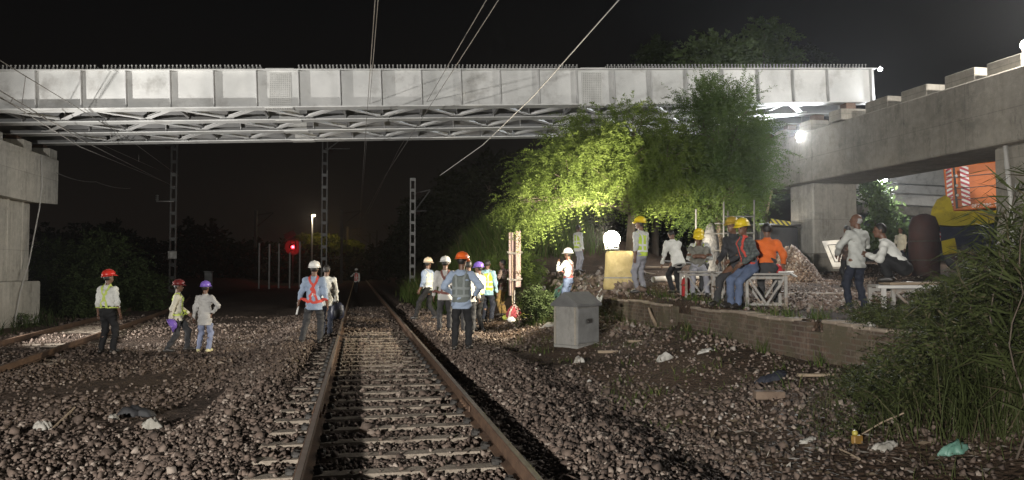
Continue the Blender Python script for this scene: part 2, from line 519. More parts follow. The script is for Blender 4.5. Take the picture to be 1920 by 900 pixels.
def hits(px, py):
    """many pixels at once: ground points (n,3)"""
    px, py = np.asarray(px, float), np.asarray(py, float)
    r = np.array(FV)[None] + ((px - CX) / F_PX)[:, None] * np.array(RV)[None] - ((py - CY) / F_PX)[:, None] * np.array(UV)[None]
    ds = 4.0 * 1.006 ** np.arange(560)
    P = np.array(CAM)[None, None] + r[:, None, :] * ds[None, :, None]
    below = P[..., 2] <= ground(P[..., 0], P[..., 1])
    k = np.argmax(below, axis=1)
    out = P[np.arange(len(px)), k]
    out[:, 2] = ground(out[:, 0], out[:, 1])
    return out
def gz(x, y): return float(ground(x, y))

gx = np.unique(np.concatenate([np.linspace(-420, -60, 16), np.linspace(-60, -14, 30), np.linspace(-14, 12, 131), np.linspace(6.5, 6.8, 10), np.linspace(12, 40, 40), np.linspace(40, 420, 16)]))
gy = np.unique(np.concatenate([np.linspace(-60, 2, 18), np.linspace(2, 34, 150), np.linspace(34, 90, 60), np.linspace(90, 620, 20)]))
GX, GY = np.meshgrid(gx, gy, indexing='ij')
GZ = ground(GX, GY)
nx, ny = len(gx), len(gy)
idx = np.arange(nx * ny).reshape(nx, ny)
V = np.stack([GX.ravel(), GY.ravel(), GZ.ravel()], 1)
Fq = np.stack([idx[:-1, :-1].ravel(), idx[1:, :-1].ravel(), idx[1:, 1:].ravel(), idx[:-1, 1:].ravel()], 1)

def M_ground():
    m, nt, bs = new_mat('ground_dirt_and_ballast')
    co = coords(nt, 'Position')
    sx = nt.nodes.new('ShaderNodeSeparateXYZ'); nt.links.new(co, sx.inputs[0])
    n1 = noise(nt, co, 0.55, 6, 0.65)
    dirt = mixc(nt, ramp(nt, n1, 0.35, 0.65), (0.055, 0.034, 0.022), (0.115, 0.075, 0.05))
    dirt = mixc(nt, ramp(nt, noise(nt, co, 1.7, 6, 0.7), 0.52, 0.66, 0, 0.8), dirt, (0.035, 0.03, 0.021))
    dirt = mixc(nt, ramp(nt, noise(nt, co, 7.0, 6, 0.75), 0.55, 0.72, 0, 0.6), dirt, (0.19, 0.14, 0.10))
    vo = nd(nt, 'ShaderNodeTexVoronoi', Scale=15.0); nt.links.new(co, vo.inputs['Vector'])
    gs = nt.nodes.new('ShaderNodeSeparateColor'); nt.links.new(vo.outputs['Color'], gs.inputs[0])
    grav = mixc(nt, gs.outputs[0], (0.045, 0.032, 0.025), (0.125, 0.09, 0.07))
    # gravel lies left of the dirt strip; ragged border
    ad = nd(nt, 'ShaderNodeMath', operation='MULTIPLY_ADD'); nt.links.new(n1, ad.inputs[0]); ad.inputs[1].default_value = 2.2; nt.links.new(sx.outputs[0], ad.inputs[2])
    fx = ramp(nt, ad.outputs[0], 3.9, 4.7)
    c = mixc(nt, fx, grav, dirt)
    fl = ramp(nt, noise(nt, co, 0.8, 5, 0.7), 0.48, 0.62, 0, 0.75)
    left = ramp(nt, sx.outputs[0], -2.2, -3.0)
    ml = nd(nt, 'ShaderNodeMath', operation='MULTIPLY'); nt.links.new(fl, ml.inputs[0]); nt.links.new(left, ml.inputs[1])
    c = mixc(nt, ml.outputs[0], c, (0.085, 0.062, 0.045))
    nt.links.new(c, bs.inputs['Base Color'])
    bs.inputs['Roughness'].default_value = 0.95
    bs.inputs['Specular IOR Level'].default_value = 0.2
    inv = nd(nt, 'ShaderNodeMath', operation='MULTIPLY_ADD'); nt.links.new(vo.outputs['Distance'], inv.inputs[0]); inv.inputs[1].default_value = -1.0; nt.links.new(noise(nt, co, 9, 6, 0.75), inv.inputs[2])
    bumpn(nt, bs, inv.outputs[0], 1.0, 0.06)
    return m
MAT['ground'] = M_ground()
g = link_mesh('ground', mesh_np(V, Fq, True), MAT['ground'])
tag(g, kind='structure')

# ------------------------------------------------------------------ ballast: one sheet of loose stones
PHI = (1 + 5 ** 0.5) / 2
ICO = np.array([(-1, PHI, 0), (1, PHI, 0), (-1, -PHI, 0), (1, -PHI, 0), (0, -1, PHI), (0, 1, PHI), (0, -1, -PHI), (0, 1, -PHI), (PHI, 0, -1), (PHI, 0, 1), (-PHI, 0, -1), (-PHI, 0, 1)]) / math.sqrt(1 + PHI ** 2)
ICOF = np.array([(0, 11, 5), (0, 5, 1), (0, 1, 7), (0, 7, 10), (0, 10, 11), (1, 5, 9), (5, 11, 4), (11, 10, 2), (10, 7, 6), (7, 1, 8), (3, 9, 4), (3, 4, 2), (3, 2, 6), (3, 6, 8), (3, 8, 9), (4, 9, 5), (2, 4, 11), (6, 2, 10), (8, 6, 7), (9, 8, 1)])
def rot_rand(n):
    q = RNG.normal(size=(n, 4)); q /= np.linalg.norm(q, axis=1)[:, None]
    w, x, y, z = q.T
    return np.stack([np.stack([1 - 2 * (y * y + z * z), 2 * (x * y - z * w), 2 * (x * z + y * w)], 1),
                     np.stack([2 * (x * y + z * w), 1 - 2 * (x * x + z * z), 2 * (y * z - x * w)], 1),
                     np.stack([2 * (x * z - y * w), 2 * (y * z + x * w), 1 - 2 * (x * x + y * y)], 1)], 1)
CUB = np.array([(x, y, z) for z in (-1, 1) for y in (-1, 1) for x in (-1, 1)]) * 0.62
CUBF = np.array([(0, 2, 3), (0, 3, 1), (4, 5, 7), (4, 7, 6), (0, 1, 5), (0, 5, 4), (2, 6, 7), (2, 7, 3), (0, 4, 6), (0, 6, 2), (1, 3, 7), (1, 7, 5)])
def stones_mesh(P, S):
    """P (n,3) centres, S (n,) sizes -> mesh of angular broken stones, each with its own 'rnd' value"""
    n = len(P)
    B = CUB[None] * (1 + RNG.uniform(-0.55, 0.45, (n, 8, 3)))
    B = B * RNG.uniform(0.55, 1.45, (n, 1, 3))
    B = np.einsum('nij,nkj->nki', rot_rand(n), B)
    Vv = P[:, None, :] + B * S[:, None, None]
    Ff = CUBF[None] + (np.arange(n) * 8)[:, None, None]
    me = mesh_np(Vv.reshape(-1, 3), Ff.reshape(-1, 3))
    a = me.attributes.new('rnd', 'FLOAT', 'POINT')
    a.data.foreach_set('value', np.repeat(RNG.uniform(0, 1, n), 8).astype(np.float32))
    return me
def M_stone(name, c1, c2, c3):
    m, nt, bs = new_mat(name)
    a = nt.nodes.new('ShaderNodeAttribute'); a.attribute_name = 'rnd'
    cr = nt.nodes.new('ShaderNodeValToRGB')
    cr.color_ramp.elements[0].color = (*c1, 1); cr.color_ramp.elements[1].color = (*c3, 1)
    cr.color_ramp.elements[1].position = 0.97
    e = cr.color_ramp.elements.new(0.8); e.color = (*c2, 1)
    nt.links.new(a.outputs['Fac'], cr.inputs[0])
    co = coords(nt, 'Position')
    c = mixc(nt, ramp(nt, noise(nt, co, 40, 3), 0.4, 0.6, 0, 0.4), cr.outputs[0], (0.11, 0.085, 0.07))
    nt.links.new(c, bs.inputs['Base Color'])
    bs.inputs['Roughness'].default_value = 0.85
    return m
MAT['stone'] = M_stone('ballast_stone', (0.060, 0.041, 0.031), (0.148, 0.106, 0.082), (0.32, 0.265, 0.22))
SL_Y0, SL_DY, SL_N = 4.3, 0.62, 30
def stone_field():
    P, S = [], []
    # ring-wise so that the density falls with distance
    for (y0, y1, dens, s0, s1) in ((4.2, 8, 760, .013, .028), (8, 12, 520, .015, .030), (12, 17, 380, .017, .031), (17, 24, 270, .019, .034), (24, 34, 80, .026, .042)):
        for (x0, x1, fr) in ((-3.2, 3.6, 1.0), (-16, -3.2, 0.50), (3.6, 6.4, 0.22)):
            if x0 == -16: x0 = max(-16, -0.75 * y1 - 2)
            n = int((x1 - x0) * (y1 - y0) * dens * fr)
            X = RNG.uniform(x0, x1, n); Y = RNG.uniform(y0, y1, n)
            s = RNG.uniform(s0, s1, n) * np.where(RNG.uniform(size=n) < 0.10, 1.7, 1.0)
            # thin out patches away from the main bed
            pt = np.sin(0.9 * X + 0.5 * Y) + np.sin(1.7 * X - 1.1 * Y + 2) + np.sin(0.6 * Y + 3 * np.sin(0.3 * X))
            keep = (np.abs(X - TX) < 2.4) | (pt + RNG.normal(0, 0.7, n) > -0.5)
            d = Y * CYW + X * SYW
            lat = X * CYW - Y * SYW
            keep &= np.abs(lat) < 0.70 * d + 0.5
            t = np.abs(X - TX)
            ph = (Y - SL_Y0 + SL_DY / 2) % SL_DY - SL_DY / 2
            onsl = (X < TX + 0.85) & (t < 1.42) & (np.abs(ph) < 0.122) & (Y < SL_Y0 + SL_DY * SL_N - 0.3)
            keep &= ~(onsl & (RNG.uniform(size=n) > 0.05))
            keep &= np.abs(t - 0.875) > 0.07
            sl2 = np.abs(np.abs(X - ltrack(Y)) - 0.87) < 0.08
            keep &= ~sl2
            X, Y, s, on = X[keep], Y[keep], s[keep], onsl[keep]
            Z = ground(X, Y) + s * RNG.uniform(-0.15, 0.75, len(X))
            Z = np.where(on, 0.225 + s * 0.4, Z)
            P.append(np.stack([X, Y, Z], 1)); S.append(s)
    # the crossing of the bed under the bridge, filled to rail foot
    n = 5200
    X = RNG.uniform(TX - 0.8, TX + 0.8, n); Y = RNG.uniform(22.0, 36, n); s = RNG.uniform(.026, .05, n)
    P.append(np.stack([X, Y, np.full(n, 0.20) + s * RNG.uniform(0, 1, n)], 1)); S.append(s)
    return np.concatenate(P), np.concatenate(S)
sp, ss = stone_field()
o = link_mesh('ballast', stones_mesh(sp, ss), MAT['stone'])
tag(o, 'loose brown ballast stones lying around the railway track', 'ballast', kind='stuff')

# ------------------------------------------------------------------ main track
def rail_profile(mb, x, y0, y1, zt, n=1):
    """flat-bottom rail along +Y at x with its running surface at zt"""
    H = 0.172
    pr = [(-0.075, 0), (0.075, 0), (0.075, 0.012), (0.012, 0.032), (0.010, 0.125), (0.036, 0.140), (0.036, 0.162), (0.028, H), (-0.028, H), (-0.036, 0.162), (-0.036, 0.140), (-0.010, 0.125), (-0.012, 0.032), (-0.075, 0.012)]
    mb.prism([(x + a, y0, zt - H + b) for a, b in pr], (0, y1 - y0, 0))
RAILZ = 0.40
tr = thing('railway_track', (TX, 4.0, 0), 'straight broad gauge track with rusty rails on concrete sleepers in the foreground', 'railway track')
for sx_ in (-1, 1):
    x = TX + sx_ * 0.875
    mb = MB(); rail_profile(mb, x, 3.0, 20.0, RAILZ); rail_profile(mb, x, 20.006, 150.0, RAILZ)
    ro = mb.build('rail', MAT['rust'], tr, True)
    mb = MB(); mb.box((x, 76.5, RAILZ + 0.0015), (0.046, 147, 0.005)); mb.build('running_surface', MAT['railtop'], ro, True)
    mb = MB()
    for s2 in (-1, 1):
        mb.box((x + s2 * 0.03, 9.35, RAILZ - 0.085), (0.026, 0.7, 0.075), None, 0.008)
        for b in range(4): mb.tube([(x + s2 * 0.04, 9.1 + b * 0.17, RAILZ - 0.085), (x + s2 * 0.068, 9.1 + b * 0.17, RAILZ - 0.085)], 0.017, 6)
    mb.build('fishplate', MAT['rust'], ro, True)
for k in range(SL_N):
    y = SL_Y0 + k * SL_DY
    mb = MB()
    j = random.uniform(-0.012, 0.012)
    for (xa, xb) in ((-1.375, 1.375),):
        mb.box((TX + j, y, 0.12), (2.75, 0.225, 0.205), None, 0.028)
    so = mb.build('sleeper', MAT['sleeper'], tr, True)
    if k < 25:
        for sx_ in (-1, 1):
            for s2 in (-1, 1):
                xc = TX + sx_ * 0.875 + s2 * 0.105
                mb = MB()
                mb.tube([(xc - 0.03 * s2, y - 0.055, 0.262), (xc + 0.022 * s2, y - 0.045, 0.275), (xc + 0.040 * s2, y, 0.262), (xc + 0.022 * s2, y + 0.045, 0.275), (xc - 0.03 * s2, y + 0.055, 0.262)], 0.013, 6)
                mb.box((xc + 0.012 * s2, y, 0.243), (0.07, 0.07, 0.05), None, 0.012)
                mb.build('clip', MAT['darkmetal'], so, True)

# second track, slightly splayed from the main one
t2 = thing('railway_track', (-7.0, 15.0, 0), 'second rusty track curving away on the left beside the concrete pier', 'railway track')
ys = [9.5 + 1.0 * i for i in range(70)]
for sx_ in (-1, 1):
    mb = MB()
    for a, b in zip(ys[:-1], ys[1:]):
        xa, xb = float(ltrack(a)) + sx_ * 0.87, float(ltrack(b)) + sx_ * 0.87
        za, zb = 0.06, 0.06
        mb.bar((xa, a, za + 0.135), (xb, b, zb + 0.135), 0.072, 0.042)
        mb.bar((xa, a, za + 0.075), (xb, b, zb + 0.075), 0.022, 0.080)
        mb.bar((xa, a, za + 0.028), (xb, b, zb + 0.028), 0.15, 0.016)
    mb.build('rail', MAT['rust'], t2, True)
for k in range(34):
    y = 10.0 + k * 0.64
    x = float(ltrack(y))
    mb = MB(); mb.box((x, y, 0.0), (2.7, 0.24, 0.13), Matrix.Rotation(R(5), 3, 'Z'), 0.02)
    mb.build('sleeper', MAT['sleeper'], t2, True)

# ------------------------------------------------------------------ brick retaining wall
wl = thing('brick_wall', (6.65, 14, 0), 'low crumbling brick retaining wall along the raised platform edge', 'wall')
mb = MB()
ywl = np.arange(7.0, 19.61, 0.35)
for i in range(len(ywl) - 1):
    a, b = ywl[i], ywl[i + 1]
    j = 0.02 * math.sin(i * 1.7)
    zt = 1.15 + 0.02 * math.sin(i * 0.9) - (0.14 if i in (9, 22, 23, 33) else 0.0)
    xo = 6.62 + 0.035 * math.sin(0.35 * i) + j * 0.3
    zb = 0.3
    mb.box((xo + 0.11, (a + b) / 2, (zt + zb) / 2), (0.24, b - a + 0.0, zt - zb))
mb.build('brickwork', MAT['brick'], wl, True)
mb = MB()
for i in range(0, len(ywl) - 1):
    if i in (9, 10, 22, 23, 24, 33): continue
    xo = 6.62 + 0.035 * math.sin(0.35 * i)
    mb.box((xo + 0.105, (ywl[i] + ywl[i + 1]) / 2, 1.175 + 0.02 * math.sin(i * 0.9)), (0.29, 0.345, 0.05), Matrix.Rotation(R(2 * math.sin(i * 2.3)), 3, 'Z'), 0.012)
mb.build('coping', M_noise('mortar_cap', (0.24, 0.19, 0.14), (0.34, 0.28, 0.22), 4, 0.9, 0.5, 20), wl, True)

# ------------------------------------------------------------------ grass
def blades(P, H, W, lean=0.5, seg=3):
    """P (n,3) roots -> quads of bent tapering blades"""
    n = len(P)
    a = RNG.uniform(0, 2 * np.pi, n)
    dr = np.stack([np.cos(a), np.sin(a), np.zeros(n)], 1)
    b = RNG.uniform(0, 2 * np.pi, n)
    sd = np.stack([np.cos(b), np.sin(b), np.zeros(n)], 1)
    ln = RNG.uniform(0.1, lean, n)
    Vs = []
    for k in range(seg + 1):
        t = k / seg
        c = P + dr * (ln * H * t ** 2)[:, None] + np.array([0, 0, 1]) * (H * (t - 0.35 * ln * t ** 2))[:, None]
        w = W * (1 - t) ** 0.7 + 0.0012
        Vs += [c - sd * w[:, None] / 2, c + sd * w[:, None] / 2]
    Vv = np.stack(Vs, 1)                     # n, 2(seg+1), 3
    nv = 2 * (seg + 1)
    Ff = np.array([(2 * k, 2 * k + 1, 2 * k + 3, 2 * k + 2) for k in range(seg)])
    Fa = Ff[None] + (np.arange(n) * nv)[:, None, None]
    me = mesh_np(Vv.reshape(-1, 3), Fa.reshape(-1, 4))
    at_ = me.attributes.new('rnd', 'FLOAT', 'POINT')
    at_.data.foreach_set('value', np.repeat(RNG.uniform(0, 1, n), nv).astype(np.float32))
    return me
def grass(name, label, pts, h0, h1, w, mat, lean=0.6):
    pts = np.asarray(pts)
    P = np.stack([pts[:, 0], pts[:, 1], ground(pts[:, 0], pts[:, 1]) - 0.02], 1)
    H = RNG.uniform(h0, h1, len(P)) * (pts[:, 2] if pts.shape[1] > 2 else 1.0)
    o = link_mesh(name, blades(P, H, np.full(len(P), w), lean), mat)
    return tag(o, label, 'grass', kind='stuff')
def clumps(x0, x1, y0, y1, nc, per, sig, hs=(0.6, 1.2), mask=None):
    out = []
    for _ in range(nc):
        cx, cy = random.uniform(x0, x1), random.uniform(y0, y1)
        if mask and not mask(cx, cy): continue
        k = int(per * random.uniform(0.5, 1.4))
        p = RNG.normal(0, sig, (k, 2)) + (cx, cy)
        h = random.uniform(*hs)
        out.append(np.column_stack([p, np.full(k, h) * np.exp(-((p - (cx, cy)) ** 2).sum(1) / (6 * sig * sig))]))
    return np.concatenate(out)
# tall grass mass at the right edge of the frame, in front of the wall and the platform
def right_mask(x, y):
    z = gz(x, y)
    px, py, d = proj((x, y, z))
    return px > 1655 - (py - 600) * 0.30 + 45 * math.sin(py * 0.05) + random.gauss(0, 14) and 560 < py < 838 - 0.05 * abs(px - 1750) and px < 2080
WEED_TOP = [(1540, 0.35), (1600, 0.6), (1650, 0.95), (1750, 1.75), (1850, 2.15), (1920, 2.5), (2100, 2.7)]
def weed_top(x, y):
    px = proj((x, y, 1.2))[0]
    return float(np.interp(px, [a for a, b in WEED_TOP], [b for a, b in WEED_TOP]))
def root_points(n, x0, x1, y0, y1, mask):
    out = []
    while len(out) < n:
        x, y = random.uniform(x0, x1), random.uniform(y0, y1)
        if math.sin(2.3 * x + 1.1 * y) + math.sin(3.1 * y - 1.7 * x) + random.gauss(0, 0.9) < -0.9: continue
        if mask(x, y): out.append((x, y))
    return np.array(out)
pr_ = root_points(7000, 3.2, 10.0, 5.0, 11.0, right_mask)
hh = np.array([max(0.25, weed_top(x, y) - gz(x, y)) for x, y in pr_]) * RNG.uniform(0.25, 0.85, len(pr_))
P_ = np.stack([pr_[:, 0], pr_[:, 1], ground(pr_[:, 0], pr_[:, 1]) - 0.02], 1)
tag(link_mesh('tall_grass', blades(P_, hh, np.full(len(P_), 0.011), 1.5), MAT['grass']), 'tall dark green weeds and grass filling the right foreground', 'grass', kind='stuff')
def low_mask(x, y):
    px, py, d = proj((x, y, gz(x, y)))
    return (px > 1400 and 690 < py < 840 and px > 1640 - (py - 640) * 0.9) or (px > 1700 and py > 830 and random.random() < 0.25)
pg = clumps(2.6, 7.0, 4.4, 9.8, 420, 34, 0.2, (0.3, 1.0), low_mask)
grass('short_grass', 'short scrubby grass on the dirt below the brick wall', pg, 0.10, 0.34, 0.008, MAT['grass'], 1.3)
pg = np.concatenate([clumps(6.5, 7.0, 9.5, 19.5, 50, 26, 0.10, (0.4, 1.0)), clumps(4.6, 6.6, 18.5, 23.5, 70, 40, 0.2, (0.5, 1.2)), clumps(3.4, 6.3, 8, 18, 40, 20, 0.15, (0.3, 0.7))])
grass('weeds', 'sparse weeds along the wall foot and the rubble slope', pg, 0.18, 0.5, 0.011, MAT['grass_bank'], 0.9)
pg = clumps(2.9, 10.5, 27.5, 46, 820, 34, 0.38, (0.7, 1.3), lambda x, y: x < 5.6 or y > 31.5)
grass('bank_grass', 'tall green grass covering the bank beyond the bridge', pg, 0.8, 1.7, 0.035, MAT['grass_bank'], 0.7)
pg = clumps(-22, -9.8, 21.5, 48, 420, 30, 0.4, (0.5, 1.1), lambda x, y: x < float(ltrack(y)) - 2.4)
grass('trackside_grass', 'dark rough grass behind the second track on the left', pg, 0.4, 1.0, 0.035, MAT['leaf_dark'], 0.8)

# ------------------------------------------------------------------ piers
CAPL_X, CAPR_X = -10.9, 16.06
def box_w(mb, x0, x1, y0, y1, z0, z1, bev=0.03):
    mb.box(((x0 + x1) / 2, (y0 + y1) / 2, (z0 + z1) / 2), (x1 - x0, y1 - y0, z1 - z0), None, bev)
# bridge girder lines (bottom of the near girder at both ends)
gl = at(0, 209, 22.6); gr = at(1640, 194, 26.6)
gdir = (gr - gl).normalized()
gnor = Vector((-gdir.y, gdir.x, 0)).normalized()      # away from the camera
G_L = gl - gdir * 2.0
GLEN = (gr - G_L).length
GH = 1.20
GSP = 1.98
def gpt(i, u, v=0.0, w=0.0):
    """point on girder i (0 near) u metres along, v up from its underside, w towards the far side"""
    return G_L + gdir * u + gnor * (GSP * i + w) + Vector((0, 0, v))
zl, zr = gpt(0, 1.2).z - 0.55, gpt(0, GLEN - 1.0).z - 0.62
lp = thing('bridge_pier', (-12.0, 26.0, 0), 'board marked concrete pier under the left end of the bridge', 'pier')
mb = MB()
yf = 31.3
cx0 = CAPL_X - 2.3
# cap with a chamfered underside towards its far end
prof = [(20.0, zl), (yf, zl), (yf, zl - 1.62), (yf - 2.0, zl - 1.72), (20.0, zl - 1.72)]
mb.prism([(cx0, y, z) for y, z in prof], (CAPL_X - cx0, 0, 0))
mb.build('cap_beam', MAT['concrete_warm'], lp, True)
mb = MB()
box_w(mb, cx0 + 0.25, CAPL_X - 0.35, 23.6, 29.8, 1.55, zl - 1.725)
mb.build('column', MAT['concrete_warm'], lp, True)
mb = MB()
for k in range(5):
    mb.box((CAPL_X - 0.345, 24.6 + k * 1.15, 3.3), (0.05, 0.11, 2.9), None, 0.01)
mb.build('column_rib', MAT['concrete_warm'], lp, True)
mb = MB(); box_w(mb, cx0 + 0.05, CAPL_X - 0.15, 23.2, 30.3, -0.4, 1.545)
mb.build('column_base', MAT['concrete_warm'], lp, True)
for i in range(4):
    q = gpt(i, 0.55)
    mb = MB(); box_w(mb, q.x - 0.45, q.x + 0.45, q.y - 0.35, q.y + 0.35, zl + 0.002, zl + 0.36, 0.015)
    mb.build('pedestal', MAT['concrete_warm'], lp, True)
q = Vector((CAPL_X + 0.02, 27.2, zl - 0.4))
# cable hanging down the pier
pts = [(CAPL_X + 0.03, 29.6, zl - 0.05), (CAPL_X + 0.05, 29.7, zl - 1.0), (CAPL_X - 0.02, 29.7, zl - 1.9), (CAPL_X - 0.12, 29.2, 2.2), (CAPL_X - 0.10, 28.5, 1.2), (CAPL_X - 0.08, 28.0, -0.1)]
mb = MB(); mb.tube(pts, 0.022, 6)
tag(mb.build('cable', MAT['cable'], smooth=True), 'thin pale cable hanging down the face of the left concrete pier', 'cable')

ZRT, ZRB = CAMZ + 5.05, CAMZ + 3.2
rp = thing('bridge_pier', (17.2, 24.0, 1.2), 'massive concrete crosshead and its columns carrying the right end of the bridge', 'pier')
mb = MB()
mb.box((CAPR_X + 1.15, 19.8, (ZRT + ZRB) / 2), (2.3, 19.6, ZRT - ZRB), None, 0.04)
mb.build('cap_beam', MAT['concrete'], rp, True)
for (y0, y1) in ((25.66, 27.2), (14.6, 17.4)):
    mb = MB(); box_w(mb, 16.42, 18.25, y0, y1, 0.9, ZRB - 0.003, 0.05)
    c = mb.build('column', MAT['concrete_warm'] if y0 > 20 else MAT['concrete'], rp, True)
    mb = MB(); box_w(mb, 16.3, 18.4, y0 - 0.12, y1 + 0.12, 0.8, 2.55 if y0 > 20 else 2.2, 0.05)
    mb.build('column_base', MAT['concrete'], rp, True)
mb = MB()
pipe = [(16.30, 16.9, ZRB - 0.02), (16.30, 16.75, 3.6), (16.28, 16.7, 1.2)]
mb.tube(pipe, 0.055, 8)
mb.build('drain_pipe', MAT['pvc'], rp, True, True)
ped_px = [(1675, 1752), (1755, 1800), (1797, 1840), (1850, 1905)]
for k, y in enumerate((23.75, 21.9, 20.2, 18.4, 16.9, 15.3, 13.7)):
    mb = MB(); box_w(mb, CAPR_X + 0.25, CAPR_X + 1.5, y - 0.55, y + 0.55, ZRT + 0.002, ZRT + 0.40 + 0.03 * (k % 2), 0.02)
    mb.build('pedestal', MAT['concrete'], rp, True)
for i in range(4):
    q = gpt(i, GLEN - 1.0)
    mb = MB(); box_w(mb, q.x - 0.5, q.x + 0.5, q.y - 0.35, q.y + 0.35, ZRT + 0.003, max(ZRT + 0.2, q.z - 0.25), 0.015)
    mb.build('pedestal', MAT['concrete'], rp, True)

# ------------------------------------------------------------------ steel bridge
br_ = thing('steel_bridge', (3.0, 27.0, 5.0), 'grey steel plate girder bridge spanning high over the tracks', 'bridge')
def plate(mb, i, u0, u1, v0, v1, w0, w1):
    """box between girder coordinates"""
    c = (gpt(i, u0, v0, w0) + gpt(i, u1, v1, w1)) / 2
    x, y = gdir, gnor
    z = x.cross(y)
    M = Matrix((x, y, z)).transposed()
    mb.box(c, (u1 - u0, w1 - w0, v1 - v0), M)
# stiffener places along the girder, from the photograph's first and last panel
def u_of(px):
    best = None
    lo, hi = 0.0, GLEN
    for _ in range(40):
        m = (lo + hi) / 2
        if proj(gpt(0, m, 0.6))[0] < px: lo = m
        else: hi = m
    return lo
uA, uB = u_of(70), u_of(1550)
STEP = (uB - uA) / 20
stf = [uA + STEP * k for k in range(-1, 21)] + [GLEN - 0.18]
spl = [u_of(525), u_of(1110)]
nstud = 0
stud_pos = list(np.arange(0.6, GLEN - 0.3, 0.115))
gaps = [(s - 0.5, s + 0.5) for s in spl] + [(u_of(186), u_of(193))]
for i in range(4):
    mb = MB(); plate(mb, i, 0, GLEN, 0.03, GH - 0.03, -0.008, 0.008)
    gd = mb.build('girder', MAT['steel'] if i == 0 else MAT['steel_shaded'], br_, True)
    mb = MB(); plate(mb, i, 0, GLEN, GH - 0.03, GH, -0.17, 0.17)
    mb.build('top_flange', MAT['steel'], gd, True)
    mb = MB(); plate(mb, i, 0, GLEN, 0.0, 0.032, -0.24, 0.24)
    mb.build('bottom_flange', MAT['steel'], gd, True)
    for s in stf:
        mb = MB()
        plate(mb, i, s - 0.010, s + 0.010, 0.034, GH - 0.032, -0.155, -0.0085)
        plate(mb, i, s - 0.010, s + 0.010, 0.034, GH - 0.032, 0.0085, 0.155)
        mb.build('stiffener', MAT['stiff'], gd, True)
    for s in spl:
        mb = MB()
        plate(mb, i, s - 0.33, s + 0.33, 0.09, GH - 0.09, -0.024, -0.009)
        sp_ = mb.build('splice_plate', MAT['bolt'], gd, True)
        mb = MB(); plate(mb, i, s - 0.42, s + 0.42, -0.022, -0.001, -0.22, 0.22); mb.build('flange_splice', MAT['bolt'], gd, True)
        mb = MB(); plate(mb, i, s - 0.42, s + 0.42, GH + 0.001, GH + 0.022, -0.16, 0.16); mb.build('flange_splice', MAT['bolt'], gd, True)
        if i == 0:
            mb = MB()
            for a in range(10):
                for b in range(17):
                    c = gpt(0, s - 0.28 + a * 0.062, 0.13 + b * 0.0585, -0.028)
                    mb.lathe([(0.017, -0.006), (0.017, 0.006), (0.011, 0.009)], 5, Matrix.Translation(c) @ Matrix.Rotation(R(90), 4, 'X'))
            tag(mb.build('bolt', MAT['galv'], sp_, True), kind='stuff')
            mb = MB()
            for a in range(12):
                for b in range(3):
                    c = gpt(0, s - 0.38 + a * 0.069, -0.03, -0.2 + b * 0.06)
                    mb.lathe([(0.018, -0.008), (0.018, 0.008)], 5, Matrix.Translation(c))
            tag(mb.build('bolt', MAT['galv'], sp_, True), kind='stuff')
    if i == 0:
        # shear studs on the near flange: the first hundred in view one by one, the rest as one mass
        rest = MB(); n = 0
        for u in stud_pos:
            if any(a < u < b for a, b in gaps): continue
            uu = u + random.uniform(-0.012, 0.012)
            def stud(mb, w):
                c = gpt(0, uu, GH + 0.001, w)
                mb.lathe([(0.016, 0), (0.016, 0.105), (0.026, 0.106), (0.026, 0.135)], 6, Matrix.Translation(c))
            if 2.0 < u < 13.0 and n < 98:
                mb = MB(); stud(mb, -0.11); mb.build('shear_stud', MAT['galv'], br_, True); n += 1  # paler steel stands for the light on the near studs
            else:
                stud(rest, -0.11)
            stud(rest, 0.11)
        tag(rest.build('shear_stud', MAT['galv'], br_, True), kind='stuff')
    else:
        rest = MB()
        for u in stud_pos[::2]:
            rest.lathe([(0.016, 0), (0.016, 0.105)], 5, Matrix.Translation(gpt(i, u, GH + 0.001, 0)))
        tag(rest.build('shear_stud', MAT['darkmetal'], gd, True), kind='stuff')
# bottom lateral bracing, zigzag in plan between each pair of girders, with gussets
for i in range(3):
    k = 0
    ups = [uA + STEP * j for j in range(-1, 21)]
    for a, b in zip(ups[:-1], ups[1:]):
        na, nb = (0, 1) if (k + i) % 2 == 0 else (1, 0)
        p = gpt(i, a, 0.075, GSP * na + (0.22 if na == 0 else -0.22))
        q = gpt(i, b, 0.075, GSP * nb + (0.22 if nb == 0 else -0.22))
        e = (q - p).normalized() * 0.10
        mb = MB()
        mb.bar(p + e, q - e, 0.17, 0.012)
        mb.bar(p + e + Vector((0, 0, 0.05)), q - e + Vector((0, 0, 0.05)), 0.012, 0.09)
        bo = mb.build('brace', MAT['brace'], br_, True)
        for c, s in ((p, 1 if na == 0 else -1), (q, 1 if nb == 0 else -1)):
            mb = MB()
            dx, dy = gdir, gnor * s
            mb.prism([c - dx * 0.28 - dy * 0.10, c + dx * 0.28 - dy * 0.10, c + dx * 0.16 + dy * 0.16, c - dx * 0.16 + dy * 0.16], (0, 0, -0.012))
            mb.build('gusset', MAT['brace'], bo, True)
        k += 1
    # upright cross frames every third panel
    for j in range(0, 21, 2):
        u = ups[j] + 0.03
        mb = MB()
        A, B = gpt(i, u, 0.16, 0.03), gpt(i, u, 0.16, GSP - 0.03)
        C, D = gpt(i, u, GH - 0.15, 0.03), gpt(i, u, GH - 0.15, GSP - 0.03)
        mb.bar(A, B, 0.08, 0.08); mb.bar(C, D, 0.08, 0.08); mb.bar(A, D, 0.06, 0.06); mb.bar(C, B, 0.06, 0.06)
        mb.build('cross_frame', MAT['steel_shaded'], br_, True)
